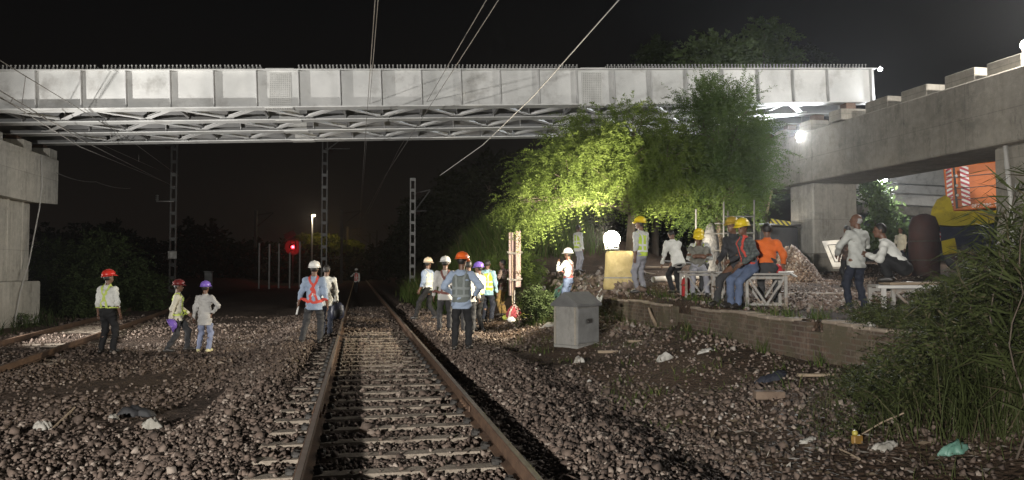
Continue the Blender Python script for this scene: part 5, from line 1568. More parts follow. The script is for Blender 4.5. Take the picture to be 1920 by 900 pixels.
for px in (1800, 1868):
    mb = MB(); c = cz(px, 482, 0.2); c.z = max(c.z, gz(c.x, c.y) + 0.45)
    mb.lathe([(0.18, -0.18), (0.46, -0.17), (0.5, -0.10), (0.5, 0.10), (0.46, 0.17), (0.18, 0.18)], 20, Matrix.Translation(c) @ Mc.to_4x4() @ Matrix.Rotation(R(90), 4, 'X')); w_ = mb.build('wheel', MAT['black'], t, True)
    mb = MB(); mb.lathe([(0.06, -0.2), (0.26, -0.19), (0.26, 0.19), (0.06, 0.2)], 16, Matrix.Translation(c) @ Mc.to_4x4() @ Matrix.Rotation(R(90), 4, 'X')); mb.build('rim', MAT['maroon'], w_, True)
# the maroon drum standing left of the crane
c = at(1733, 482, 26.2); c.z = gz(c.x, c.y)
zt = ztop((c.x, c.y), 401)
t = thing('maroon_drum', c, 'tall dark maroon round topped tank left of the yellow machine', 'tank')
mb = MB(); h_ = zt - c.z
mb.lathe([(0.42, 0), (0.47, 0.05), (0.48, h_ * .5), (0.46, h_ * .8), (0.36, h_ * .95), (0.12, h_)], 18, Matrix.Translation(c), 1.0, 1.0); mb.build('shell', MAT['maroon'], t, True, True)
mb = MB()
for k in (0.25, 0.55): mb.lathe([(0.485, h_ * k), (0.495, h_ * k + .02), (0.485, h_ * k + .05)], 18, Matrix.Translation(c))
mb.build('band', MAT['darkmetal'], t, True)
# beam and abutment far behind
t = thing('far_abutment', at(1700, 420, 44), 'pale concrete abutment with its beams seen far behind under the crosshead', 'abutment')
mb = MB()
def fb(x0, x1, y0, y1, dd, dep):
    a, b = at(x0, y0, 44 + dd), at(x1, y1, 44 + dd); c = (a + b) / 2
    mb.box(c + Vector((0, dep / 2, 0)), ((x1 - x0) * 44 / F_PX, dep, (y1 - y0) * 44 / F_PX), Matrix.Rotation(-YAW, 3, 'Z') @ Matrix.Rotation(R(3), 3, 'Y'), 0.04)
fb(1600, 1800, 300, 345, 0.8, 1.5); mb.build('deck_beam', MAT['panel'], t, True)
mb = MB(); fb(1600, 1800, 346, 362, 0.0, 2.0); fb(1610, 1790, 363.5, 384, 0.5, 2.0); mb.build('crosshead', MAT['panel'], t, True)
mb = MB(); fb(1620, 1790, 385.5, 404, 1.2, 1.5); mb.build('lower_beam', MAT['concrete'], t, True)
mb = MB(); fb(1600, 1800, 405.5, 520, 1.8, 1.0); mb.build('dark_backing', M_noise('dark_under_beams', (0.045, 0.047, 0.055), (0.07, 0.072, 0.08), 2, 0.9, 0.2, 10), t, True)  # dark sheet put in for the darkness below the beams
# workers' gear on the crosshead under the bridge end
for (px, py, d, sz, mt, lb) in ((1602, 212, 27.2, (0.5, 0.3, 0.28), 'rust', 'rusty steel chair block on the crosshead under the bridge end'), (1575, 236, 28.0, (0.7, 0.3, 0.16), 'concrete', 'small concrete block on the crosshead left of the rusty one'), (1622, 212, 26.4, (0.4, 0.25, 0.2), 'darkmetal', 'dark jack on the crosshead right of the rusty block')):
    c = at(px, py, d)
    c.z = ZRT + sz[2] / 2 + 0.004
    mb = MB(); mb.box((max(c.x, CAPR_X + .3), c.y, c.z), sz, None, 0.02); mb.box((max(c.x, CAPR_X + .3), c.y, c.z + sz[2] / 2 + 0.05), (sz[0] * .5, sz[1] * .6, 0.095), None, 0.01)
    tag(mb.build('support_block', MAT[mt]), lb, 'block')

# ------------------------------------------------------------------ litter and loose things in the foreground
LG = 'litter on the ground'
sheet('plastic_bag', 1085, 680, 0.20, 0.16, MAT['dirty_white'], 'white crumpled plastic bag on the dirt below the grey cabinet', 'plastic bag', LG, 0.14)
sheet('plastic_bag', 1245, 676, 0.27, 0.16, MAT['dirty_white'], 'torn white plastic bag in the middle of the dirt', 'plastic bag', LG, 0.16)
sheet('plastic_bag', 1324, 660, 0.26, 0.09, MAT['dirty_white'], 'narrow white wrapper on the dirt right of the torn bag', 'wrapper', LG, 0.06)
sheet('plastic_bag', 1105, 718, 0.07, 0.06, MAT['dirty_white'], 'tiny white scrap at the edge of the ballast', 'scrap', LG, 0.05)
sheet('plastic_bag', 285, 804, 0.22, 0.14, MAT['sack'], 'dirty white bag on the stones at lower left', 'plastic bag', LG, 0.15)
sheet('plastic_bag', 212, 788, 0.12, 0.08, MAT['sack'], 'small dirty white scrap left of the dirty bag', 'scrap', LG, 0.08)
sheet('plastic_bag', 78, 806, 0.20, 0.13, MAT['sack'], 'grey lump of paper near the lower left corner', 'paper', LG, 0.12)
sheet('cloth', 255, 780, 0.42, 0.20, MAT['black'], 'black cloth bundle on the stones at lower left', 'cloth', LG, 0.16)
sheet('plastic_bag', 1790, 848, 0.26, 0.12, MAT['sack_green'], 'green plastic bag under the grass at lower right', 'plastic bag', LG, 0.10)
sheet('plastic_bag', 1620, 690, 0.30, 0.10, MAT['dirty_white'], 'white scrap of plastic at the edge of the tall grass', 'scrap', LG, 0.07)
sheet('plastic_bag', 1660, 842, 0.22, 0.12, MAT['sack'], 'grey crumpled wrapper right of the yellow packet', 'wrapper', LG, 0.06)
sheet('plastic_bag', 1515, 829, 0.16, 0.06, MAT['sack'], 'pale flat wrapper left of the yellow packet', 'wrapper', LG, 0.03)
sheet('cloth', 1450, 712, 0.45, 0.20, M_noise('blue_rag', (0.014, 0.016, 0.026), (0.024, 0.027, 0.04), 6, 0.8, 0.5, 15), 'dark blue rag on the dirt behind the brick', 'cloth', LG, 0.12)
c, cd = hit(1442, 748)
mb = MB(); mb.box(c + Vector((0, 0, 0.05)), (0.36, 0.16, 0.10), Matrix.Rotation(-YAW, 3, 'Z'), 0.01)
tag(mb.build('brick', M_noise('pale_brick', (0.13, 0.09, 0.065), (0.20, 0.145, 0.105), 6, 0.9, 0.3, 25)), 'single pale brick lying on the dirt near the grass', 'brick')
c, cd = hit(1607, 834)
t = thing('packet', c, 'small yellow and brown packet lying by the grass', 'packet')
mb = MB(); mb.box(c + Vector((0, 0, 0.05)), (0.11, 0.05, 0.08), Matrix.Rotation(0.2, 3, 'Z'), 0.008); mb.build('box', M_noise('amber_card', (0.20, 0.11, 0.03), (0.30, 0.18, 0.045), 20, 0.5, 0.1, 30), t, True)
mb = MB(); mb.lathe([(0.022, 0), (0.028, 0.01), (0.026, 0.035), (0.01, 0.045)], 10, Matrix.Translation(c + Vector((-0.02, 0, 0.092)))); mb.build('cap', M_noise('yellow_cap', (0.36, 0.30, 0.06), (0.44, 0.37, 0.08), 10, 0.4, 0.05, 20), t, True, True)
mb = MB(); a, _ = hit(1616, 820); b_, _ = hit(1695, 798); mb.tube([a + Vector((0, 0, .03)), a.lerp(b_, .5) + Vector((0, 0, .09)), b_ + Vector((0, 0, .12))], [.006, .010, .008], 5)
tag(mb.build('stick', MAT['wood']), 'thin dry stick leaning out of the grass above the packet', 'stick', LG)
mb = MB(); a, _ = hit(1575, 845); b_, _ = hit(1612, 864); mb.tube([a + Vector((0, 0, .015)), b_ + Vector((0, 0, .015))], .011, 6)
tag(mb.build('stick', MAT['wood']), 'short pale stick on the ground left of the grey wrapper', 'stick', LG)
mb = MB(); a, _ = hit(100, 805); b_, _ = hit(140, 785); mb.tube([a + Vector((0, 0, .02)), b_ + Vector((0, 0, .14))], .014, 6)
tag(mb.build('stick', MAT['wood']), 'crooked stick among the stones at far lower left', 'stick', LG)
for (px, py, sz, lb) in ((1190, 642, (.30, .12, .05), 'pale splinter of board behind the torn bag'), (1140, 662, (.4, .14, .05), 'reddish board scrap right of the grey cabinet'), (1545, 706, (.7, .08, .04), 'long grey lath at the edge of the grass')):
    slab(px, py, sz, MAT['wood'], lb, 'board_scrap', 'board', LG, random.uniform(-.3, .2))
# stump like dry branch by the wall
mb = MB(); c, cd = hit(1232, 612)
mb.tube([c, c + Vector((-.12, 0, .22)), c + Vector((-.2, 0, .42))], [.05, .04, .02], 6); mb.tube([c, c + Vector((.1, 0, .15)), c + Vector((.02, .0, .36))], [.05, .03, .012], 6)
tag(mb.build('dry_branch', MAT['wood'], smooth=True), 'forked dry branch standing against the brick wall', 'branch')
# larger rocks in the ballast on the left
for (px, py, s, lb) in ((150, 790, .085, 'large dull rock half buried at lower left'), (200, 855, .07, 'angular stone near the lower left corner'), (1370, 690, .06, 'brown clod on the dirt')):
    c, cd = hit(px, py)
    tag(link_mesh('rock', stones_mesh(np.array([tuple(c + Vector((0, 0, s * .3)))]), np.array([s])), MAT['stone']), lb, 'rock', LG)

# ------------------------------------------------------------------ people
class SDF:
    """soft union of tapered cones and ellipsoids; grid() turns it into a surface"""
    def __init__(s, k=0.025): s.pr = []; s.k = k; s.cuts = []; s.fold = 0.0; s.seed = 0.0
    def cone(s, a, b, ra, rb, frame=None, flat=1.0):
        """frame: 3 axes as rows; flat scales the second axis (depth)"""
        s.pr.append(('c', np.array(a, float), np.array(b, float), ra, rb, None if frame is None else np.array([list(v) for v in frame], float), flat)); return s
    def ell(s, c, r, frame=None):
        s.pr.append(('e', np.array(c, float), np.array(r, float), np.eye(3) if frame is None else np.array([list(v) for v in frame], float))); return s
    def cut(s, p, n):
        """keep only the side the normal points away from"""
        s.cuts.append((np.array(p, float), np.array(n, float) / np.linalg.norm(n))); return s
    @staticmethod
    def one(pr, P):
        if pr[0] == 'c':
            _, a, b, ra, rb, fr, fl = pr
            if fr is not None:
                Q = (P - a) @ fr.T; B = fr @ (b - a)
                Q[..., 1] /= fl; B = B.copy(); B[1] /= fl
            else:
                Q = P - a; B = b - a
            t = np.clip((Q @ B) / max(1e-9, B @ B), 0, 1)
            d = np.linalg.norm(Q - t[..., None] * B, axis=-1) - (ra + t * (rb - ra))
            return d * (fl if fl < 1 else 1.0)
        _, c, r, fr = pr
        Q = (P - c) @ fr.T
        k0 = np.linalg.norm(Q / r, axis=-1); k1 = np.linalg.norm(Q / (r * r), axis=-1) + 1e-9
        return k0 * (k0 - 1) / k1
    def post(s, F, P):
        if s.fold:
            x, y, z = P[..., 0], P[..., 1], P[..., 2]
            q = s.seed
            n = np.sin(17 * x + 6 * np.sin(7 * z + q) + q) * np.sin(13 * z + 4 * np.sin(9 * y + q)) + 0.6 * np.sin(31 * z + 9 * np.sin(6 * x + q) + 11 * y) + 0.5 * np.sin(24 * y + 8 * np.sin(8 * z - q))
            F = F + s.fold * n
        for p, n in s.cuts: F = np.maximum(F, (P - p) @ n)
        return F
    def ev(s, P):
        P = np.asarray(P, float)
        F = np.full(P.shape[:-1], 1e3)
        for pr in s.pr:
            d = s.one(pr, P)
            h = np.clip(0.5 + 0.5 * (F - d) / s.k, 0, 1)
            F = np.where(F > 100, d, F * (1 - h) + d * h - s.k * h * (1 - h))
        return s.post(F, P)
    def bounds(s, pr):
        if pr[0] == 'c':
            r = max(pr[3], pr[4]) + 0.01
            return np.minimum(pr[1], pr[2]) - r, np.maximum(pr[1], pr[2]) + r
        r = np.max(pr[2]) + 0.01
        return pr[1] - r, pr[1] + r
    def grid(s, h):
        lo = np.min([s.bounds(p)[0] for p in s.pr], axis=0) - 2 * h
        hi = np.max([s.bounds(p)[1] for p in s.pr], axis=0) + 2 * h
        n = np.ceil((hi - lo) / h).astype(int) + 1
        ax = [lo[i] + h * np.arange(n[i]) for i in range(3)]
        F = np.full(n, 0.2)
        for pr in s.pr:
            a, b = s.bounds(pr)
            m = 0.05
            i0 = np.maximum(((a - m - lo) / h).astype(int), 0); i1 = np.minimum(((b + m - lo) / h).astype(int) + 2, n)
            sl = tuple(slice(i0[k], i1[k]) for k in range(3))
            P = np.stack(np.meshgrid(*[ax[k][sl[k]] for k in range(3)], indexing='ij'), -1)
            d = s.one(pr, P); f = F[sl]
            hh = np.clip(0.5 + 0.5 * (f - d) / s.k, 0, 1)
            F[sl] = f * (1 - hh) + d * hh - s.k * hh * (1 - hh)
        P = np.stack(np.meshgrid(*ax, indexing='ij'), -1)
        return s.post(F, P), lo
    def mesh(s, h):
        F, lo = s.grid(h)
        return surface_nets(F, lo, h)
CORN = np.array([(i, j, k) for i in (0, 1) for j in (0, 1) for k in (0, 1)])
EDG = [(a, b) for a in range(8) for b in range(a + 1, 8) if np.abs(CORN[a] - CORN[b]).sum() == 1]
def surface_nets(F, lo, h):
    ins = F < 0
    c = [ins[i:F.shape[0] - 1 + i, j:F.shape[1] - 1 + j, k:F.shape[2] - 1 + k] for i, j, k in CORN]
    sm_ = np.sum(c, axis=0)
    act = (sm_ > 0) & (sm_ < 8)
    ix = np.argwhere(act)
    vid = np.full(act.shape, -1, np.int32); vid[act] = np.arange(len(ix))
    Vc = np.stack([F[ix[:, 0] + i, ix[:, 1] + j, ix[:, 2] + k] for i, j, k in CORN], 1)
    S = np.zeros((len(ix), 3)); N = np.zeros(len(ix))
    for a, b in EDG:
        va, vb = Vc[:, a], Vc[:, b]
        x = (va < 0) != (vb < 0)
        t = np.where(x, va / np.where(x, va - vb, 1), 0)
        S += np.where(x[:, None], CORN[a] + (CORN[b] - CORN[a]) * t[:, None], 0); N += x
    V = lo + h * (ix + S / N[:, None])
    faces = []
    for ax in range(3):
        o1, o2 = (ax + 1) % 3, (ax + 2) % 3
        sl0 = [slice(None)] * 3; sl1 = [slice(None)] * 3
        sl0[ax] = slice(0, -1); sl1[ax] = slice(1, None)
        cr = ins[tuple(sl0)] != ins[tuple(sl1)]
        e = np.argwhere(cr)
        ok = (e[:, o1] > 0) & (e[:, o2] > 0) & (e[:, o1] < F.shape[o1] - 1) & (e[:, o2] < F.shape[o2] - 1)
        e = e[ok]
        d1 = np.zeros(3, int); d1[o1] = 1; d2 = np.zeros(3, int); d2[o2] = 1
        q = [vid[tuple((e - a).T)] for a in (0 * d1, d1, d1 + d2, d2)]
        Q = np.stack(q, 1)
        st = ins[tuple(e.T)]
        Q = np.where(st[:, None], Q, Q[:, ::-1])
        faces.append(Q)
    return V, np.concatenate(faces)
def ik(a, c, l1, l2, pole):
    a, c, pole = Vector(a), Vector(c), Vector(pole)
    d = c - a
    L = d.length
    if L > (l1 + l2) * 0.995:
        c = a + d * ((l1 + l2) * 0.995 / L); d = c - a; L = d.length
    x = d / L
    k = (l1 * l1 - l2 * l2 + L * L) / (2 * L)
    hgt = math.sqrt(max(0, l1 * l1 - k * k))
    y = pole - x * pole.dot(x)
    y = y.normalized() if y.length > 1e-5 else x.orthogonal().normalized()
    return a + x * k + y * hgt, c
SKIN = M_noise('brown_skin', (0.115, 0.058, 0.036), (0.155, 0.080, 0.050), 12, 0.5, 0.05, 60)
HAIR = M_noise('black_hair', (0.010, 0.009, 0.008), (0.02, 0.017, 0.015), 30, 0.5, 0.4, 80)
GREYHAIR = M_noise('grey_hair', (0.28, 0.27, 0.26), (0.4, 0.39, 0.38), 30, 0.6, 0.4, 80)
SHOE = M_noise('dark_leather', (0.018, 0.015, 0.013), (0.035, 0.03, 0.025), 10, 0.5, 0.1, 40)
SHOE_Y = M_noise('pale_yellow_shoe', (0.55, 0.50, 0.25), (0.65, 0.60, 0.35), 10, 0.6, 0.1, 40)
EYE = M_noise('dark_eye', (0.01, 0.008, 0.007), (0.015, 0.012, 0.01), 10, 0.2, 0.0)
def cloth(name, c, var=0.14, rough=0.85, c3=None):
    return M_noise(name, tuple(x * (1 - var) for x in c), tuple(min(0.85, x * (1 + var)) for x in c), 5, rough, 0.25, 60, 0, 0.3, 0.7, c3, 3, dist=0.006)
def M_plaid(name, c1, c2, c3):
    m, nt, bs = new_mat(name)
    co = coords(nt, 'Object')
    w1 = nd(nt, 'ShaderNodeTexWave', Scale=5.5, Distortion=0.6); w1.bands_direction = 'X'
    w2 = nd(nt, 'ShaderNodeTexWave', Scale=5.5, Distortion=0.6); w2.bands_direction = 'Z'
    nt.links.new(co, w1.inputs['Vector']); nt.links.new(co, w2.inputs['Vector'])
    c = mixc(nt, ramp(nt, w1.outputs['Fac'], 0.45, 0.55), c1, c2)
    c = mixc(nt, ramp(nt, w2.outputs['Fac'], 0.55, 0.65, 0, 0.6), c, c3)
    nt.links.new(c, bs.inputs['Base Color']); bs.inputs['Roughness'].default_value = 0.85
    return m
def helmet_mat(name, c): return M_noise(name, tuple(x * 0.9 for x in c), tuple(min(.85, x * 1.08) for x in c), 4, 0.32, 0.02, 30)
CL = {
 'white': cloth('white_shirt_cloth', (0.60, 0.60, 0.56)), 'cream': cloth('cream_shirt_cloth', (0.56, 0.53, 0.43)), 'grey': cloth('pale_grey_shirt_cloth', (0.42, 0.41, 0.39)),
 'blue': cloth('pale_blue_shirt_cloth', (0.26, 0.32, 0.42)), 'lightblue': cloth('sky_blue_shirt_cloth', (0.30, 0.50, 0.58)), 'slate': cloth('grey_blue_shirt_cloth', (0.20, 0.22, 0.215)), 'dark': cloth('dark_shirt_cloth', (0.03, 0.03, 0.033)),
 'orange': cloth('orange_shirt_cloth', (0.62, 0.13, 0.02)), 'brown': cloth('dark_brown_shirt_cloth', (0.05, 0.032, 0.024)), 'palegrey': cloth('grey_white_shirt_cloth', (0.46, 0.47, 0.44)), 'olive': cloth('olive_grey_shirt_cloth', (0.16, 0.155, 0.13)),
 'plaid': M_plaid('checked_shirt_cloth', (0.20, 0.15, 0.13), (0.10, 0.06, 0.06), (0.30, 0.24, 0.2)), 'teal': M_plaid('green_grey_checked_cloth', (0.06, 0.075, 0.07), (0.10, 0.115, 0.105), (0.05, 0.05, 0.055)),
 'black': cloth('black_trouser_cloth', (0.010, 0.010, 0.011)), 'charcoal': cloth('charcoal_trouser_cloth', (0.035, 0.035, 0.037)), 'jeans': cloth('blue_jeans_cloth', (0.085, 0.115, 0.19), 0.25), 'palejeans': cloth('pale_blue_jeans_cloth', (0.22, 0.25, 0.36), 0.25),
 'greyjeans': cloth('grey_jeans_cloth', (0.27, 0.27, 0.30), 0.25), 'navy': cloth('navy_trouser_cloth', (0.014, 0.018, 0.032)), 'khaki': cloth('ochre_trouser_cloth', (0.26, 0.17, 0.055)),
 'lime': cloth('lime_safety_cloth', (0.42, 0.56, 0.06)), 'redvest': cloth('red_safety_cloth', (0.60, 0.07, 0.05)), 'greyvest': cloth('grey_green_vest_cloth', (0.12, 0.135, 0.125)), 'brownband': cloth('brown_red_webbing', (0.15, 0.06, 0.05)), 'redband': cloth('red_webbing', (0.55, 0.07, 0.05)),
 'limeband': cloth('lime_webbing', (0.50, 0.60, 0.14)), 'silver': M_noise('silver_reflective_tape', (0.55, 0.55, 0.53), (0.65, 0.65, 0.63), 8, 0.4, 0.0), 'palevest': cloth('pale_mesh_vest_cloth', (0.5, 0.52, 0.45)),
}
HM = {k: helmet_mat(k + '_helmet_shell', c) for k, c in dict(red=(0.55, 0.03, 0.02), maroon=(0.13, 0.018, 0.018), purple=(0.20, 0.12, 0.50), white=(0.68, 0.67, 0.64), orange=(0.70, 0.12, 0.02), yellow=(0.68, 0.50, 0.02), cream=(0.66, 0.55, 0.40), mustard=(0.36, 0.24, 0.03)).items()}
def add_helmet(mb, C, fr, s=1.0):
    """hard hat on a head frame (right, front, up): shell, brim and a low ridge"""
    Mx = Matrix((fr[0], fr[1], fr[2])).transposed().to_4x4()
    Mx.translation = Vector(C)
    S = Matrix.Diagonal((s, s, s, 1))
    prof = []
    for k in range(10):
        a = R(90) * k / 9
        prof.append((0.002 + 0.121 * math.cos(a) ** 0.75, 0.128 * math.sin(a) ** 0.95))
    prof = [(0.112, -0.010), (0.134, -0.016), (0.136, -0.009), (0.125, 0.002)] + prof
    mb.lathe(prof, 20, Mx @ S @ Matrix.Translation((0, 0.006, 0.01)), 1.0, 1.16)
    # peak over the brow and a ridge over the crown
    pk = [(-0.10, 0.10, -0.012), (0.10, 0.10, -0.012), (0.07, 0.172, -0.026), (0.0, 0.186, -0.030), (-0.07, 0.172, -0.026)]
    mb.prism([Mx @ S @ Vector(p) for p in pk], Mx.to_3x3() @ Vector((0, 0, 0.012)))
    pts = [Mx @ S @ Vector((0, 0.006 + 0.139 * math.cos(a), 0.006 + 0.127 * math.sin(a))) for a in [R(20 + 140 * k / 8) for k in range(9)]]
    mb.tube(pts, 0.017 * s, 6)
NP = [0]
def person(px, fy, hy, label, heading=0.0, pelvis=None, lean=(0, 0), twist=0.0, feet=None, hands=None, head=(0, 0), shirt='white', sleeve='long', trousers='black', helmet=None, hair=True,
           vest=None, vest_mat=None, harness=None, shoe=None, foot_dir=(0, 0), kneepole=None, elbows=None, base=None, h=0.0155, hem=0.13, face=True, belt=None, height=None, bald=False, curl=0.5):
    """one worker. Local frame: +Y ahead, +X to the right; base on the ground at the photo's foot pixel"""
    if base is None:
        P0, d = hit(px, fy)
    else:
        P0 = Vector(base); d = proj(P0)[2]
    sc_ = height if height else max(0.93, min(1.07, (fy - hy) * d / F_PX / 1.76))
    print('person', px, 'd=%.1f' % d, 'implied h=%.2f' % ((fy - hy) * d / F_PX), 'z=%.2f' % P0.z)
    NP[0] += 1
    sd = NP[0] * 1.37
    t = thing('person', P0, label, 'person', None, -YAW + R(heading))
    t.scale = (sc_, sc_, sc_)
    pel = Vector(pelvis or (0, 0, 0.935))
    U = Vector((math.sin(R(lean[1])), math.sin(R(lean[0])), math.cos(R(lean[0])) * math.cos(R(lean[1])))).normalized()
    Rt = Vector((math.cos(R(twist)), math.sin(R(twist)), 0))
    Fw = U.cross(Rt).normalized(); Rt = Fw.cross(U).normalized()
    T = (Rt, Fw, U)
    def tp(a, b, c): return pel + Rt * a + Fw * b + U * c
    neck = tp(0, -0.01, 0.515)
    # head frame turned by yaw and pitch
    ya, pi_ = R(head[0]), R(head[1])
    hF = (Vector((Fw.x, Fw.y, 0)).normalized() * math.cos(ya) + Vector((Rt.x, Rt.y, 0)).normalized() * -math.sin(ya))
    hF = (hF * math.cos(pi_) + Vector((0, 0, 1)) * math.sin(pi_)).normalized()
    hR = hF.cross(Vector((0, 0, 1))).normalized(); hU = hR.cross(hF)
    HF = (hR, hF, hU)
    hc = neck + U * 0.055 + Vector((0, 0, 0.125)) + hF * 0.022
    def hp(a, b, c): return hc + hR * a + hF * b + hU * c
    shL, shR = tp(-0.178, 0, 0.452), tp(0.178, 0, 0.452)
    hipL, hipR = pel + Rt * -0.085 + Vector((0, 0, -0.03)), pel + Rt * 0.085 + Vector((0, 0, -0.03))
    f0 = feet or ((-0.11, 0.0, 0.08), (0.11, 0.02, 0.08))
    kp = kneepole or ((-0.15, 1, 0), (0.15, 1, 0))
    kL, aL = ik(hipL, f0[0], 0.43, 0.42, kp[0]); kR, aR = ik(hipR, f0[1], 0.43, 0.42, kp[1])
    h0 = hands or ((-0.26, 0.05, 0.80), (0.26, 0.05, 0.80))
    el = elbows or ((-0.5, -1, 0), (0.5, -1, 0))
    eL, wL = ik(shL, h0[0], 0.285, 0.26, el[0]); eR, wR = ik(shR, h0[1], 0.285, 0.26, el[1])
    # ---- body: one surface
    B = SDF(0.022)
    B.cone(tp(0, 0, -0.04), tp(0, 0, 0.14), 0.150, 0.128, T, 0.70)
    B.cone(tp(0, 0, 0.14), tp(0, 0.005, 0.35), 0.128, 0.155, T, 0.66)
    B.cone(tp(-0.12, 0, 0.43), tp(0.12, 0, 0.43), 0.068, 0.068)
    B.cone(neck - U * 0.05, hc - hU * 0.03 - hF * 0.01, 0.058, 0.052)
    B.ell(hc + hU * 0.02, (0.074, 0.094, 0.098), HF)
    B.ell(hp(0, 0.022, -0.055), (0.056, 0.066, 0.062), HF)
    if face:
        B.cone(hp(0, 0.088, 0.012), hp(0, 0.108, -0.028), 0.011, 0.015)
        B.cone(hp(-0.04, 0.078, 0.022), hp(0.04, 0.078, 0.022), 0.013, 0.013)
        B.cone(hp(-0.018, 0.082, -0.062), hp(0.018, 0.082, -0.062), 0.012, 0.012)
        B.ell(hp(0, 0.070, -0.098), (0.026, 0.022, 0.018), HF)
    for s_ in (-1, 1): B.ell(hp(s_ * 0.076, -0.008, -0.005), (0.011, 0.02, 0.032), HF)
    for a, b, c in ((shL, eL, wL), (shR, eR, wR)):
        B.cone(a, b, 0.052, 0.040); B.cone(b, b.lerp(c, 0.35), 0.040, 0.041); B.cone(b.lerp(c, 0.35), c, 0.041, 0.027)
    for a, b, c in ((hipL, kL, aL), (hipR, kR, aR)):
        B.cone(a, b, 0.086, 0.054); B.cone(b, b.lerp(c, 0.35), 0.053, 0.055); B.cone(b.lerp(c, 0.35), c, 0.055, 0.036)
    toes = []
    for a, fd in ((aL, foot_dir[0]), (aR, foot_dir[1])):
        dv = Vector((-math.sin(R(fd)), math.cos(R(fd)), 0))
        toe = a + dv * 0.15; toe.z = a.z - 0.045
        heel = a - dv * 0.045; heel.z = a.z - 0.04
        toes.append((a, dv, toe, heel))
        B.cone(heel, toe, 0.032, 0.026); B.cone(a, toe, 0.035, 0.025)
    hand_tubes = MB()
    for (e, w, s_) in ((eL, wL, -1), (eR, wR, 1)):
        dv = (w - e).normalized()
        side = dv.cross(Vector((0, 0, 1)) if abs(dv.z) < 0.8 else Fw)
        side = side.normalized() if side.length > 1e-4 else Vector((1, 0, 0))
        pn = Rt * -s_                                   # palms face the body
        pn = (pn - dv * pn.dot(dv)); pn = pn.normalized() if pn.length > 0.1 else side
        lat = dv.cross(pn).normalized()
        thumb_side = lat if lat.dot(Fw) > 0 else -lat
        pc = w + dv * 0.045
        B.ell(pc, (0.043, 0.016, 0.048), (thumb_side, pn, dv))
        for q, (off, L) in enumerate(((0.030, 0.066), (0.010, 0.074), (-0.011, 0.070), (-0.030, 0.054))):
            r0 = pc + dv * 0.030 + thumb_side * off
            k1 = r0 + (dv * math.cos(0.25 * curl) + pn * math.sin(0.25 * curl)) * L * 0.45
            k2 = k1 + (dv * math.cos(1.0 * curl) + pn * math.sin(1.0 * curl)) * L * 0.32
            k3 = k2 + (dv * math.cos(1.7 * curl) + pn * math.sin(1.7 * curl)) * L * 0.26
            hand_tubes.tube([r0, k1, k2, k3], [0.0088, 0.0082, 0.0076, 0.006], 5)
        t0 = w + dv * 0.022 + thumb_side * 0.024
        t1 = t0 + (thumb_side * 0.6 + dv * 0.65 + pn * 0.3).normalized() * 0.036
        t2_ = t1 + (thumb_side * 0.25 + dv * 0.9 + pn * 0.3).normalized() * 0.028
        hand_tubes.tube([t0, t1, t2_], [0.0115, 0.0098, 0.007], 5)
    V, Fq = B.mesh(h)
    nb = len(V)
    fl = [tuple(f) for f in Fq.tolist()] + [tuple(i + nb for i in f) for f in hand_tubes.f]
    me = bpy.data.meshes.new('body')
    me.from_pydata([tuple(v) for v in V.tolist()] + [tuple(v) for v in hand_tubes.v], [], fl)
    for p_ in me.polygons: p_.use_smooth = True
    link_mesh('body', me, SKIN, t)
    def part(name, S, mat, hh=h, parent=t):
        V, Fq = S.mesh(hh)
        return link_mesh(name, mesh_np(V, Fq, True), mat, parent)
    # ---- shirt
    S = SDF(0.03); S.fold = 0.0085; S.seed = sd
    upr = abs(lean[0]) < 35 and pel.z > 0.75
    hemz = hem if upr else 0.02
    tucked = hemz < 0.06
    S.cone(tp(0, 0, -hemz), tp(0, 0, 0.12), 0.158 if tucked else 0.186, 0.155, T, 0.74)
    S.cone(tp(0, 0, 0.12), tp(0, 0.005, 0.36), 0.152, 0.172, T, 0.70)
    S.cone(tp(-0.125, 0, 0.43), tp(0.125, 0, 0.43), 0.082, 0.082)
    S.cone(neck - U * 0.03, neck + U * 0.035, 0.070, 0.066)
    for a, b, c in ((shL, eL, wL), (shR, eR, wR)):
        if sleeve == 'long':
            S.cone(a, b, 0.072, 0.058); S.cone(b, b.lerp(c, 0.93), 0.058, 0.043)
        elif sleeve == 'roll':
            S.cone(a, b, 0.072, 0.060); S.cone(b, b.lerp(c, 0.42), 0.058, 0.055)
        else:
            S.cone(a, a.lerp(b, 0.72), 0.074, 0.068)
    S.cut(neck + U * 0.045 + Fw * 0.01, (U - Fw * 0.35)); S.cut(tp(0, 0, 0.05 if tucked else -hemz - 0.05), -U)
    # hands and cuffs stay free: cut each cuff
    part('shirt', S, CL[shirt])
    # ---- trousers
    L_ = SDF(0.028); L_.fold = 0.008; L_.seed = sd + 2
    L_.cone(tp(0, 0, -0.03), tp(0, 0, 0.09), 0.163, 0.158, T, 0.75)
    if upr: L_.cut(tp(0, 0, 0.10 if tucked else -hemz + 0.0), U)
    for a, b, c in ((hipL, kL, aL), (hipR, kR, aR)):
        L_.cone(a, b, 0.102, 0.072); L_.cone(b, b.lerp(c, 0.94), 0.073, 0.061)
    tro = part('trousers', L_, CL[trousers])
    if belt:
        S2 = SDF(0.01); S2.cone(tp(0, 0, 0.045), tp(0, 0, 0.085), 0.168, 0.166, T, 0.76); S2.cut(tp(0, 0, 0.09), U); S2.cut(tp(0, 0, 0.03), -U)
        part('belt', S2, CL[belt])
    for a, dv, toe, heel in toes:
        S3 = SDF(0.02)
        S3.cone(heel, toe, 0.044, 0.040); S3.cone(a + Vector((0, 0, -0.005)), a.lerp(toe, 0.8), 0.048, 0.038)
        S3.cut((a.x, a.y, a.z - 0.078), (0, 0, -1)); S3.cut((a.x, a.y, a.z + 0.03), (0, 0, 1))
        part('shoe', S3, shoe or SHOE)
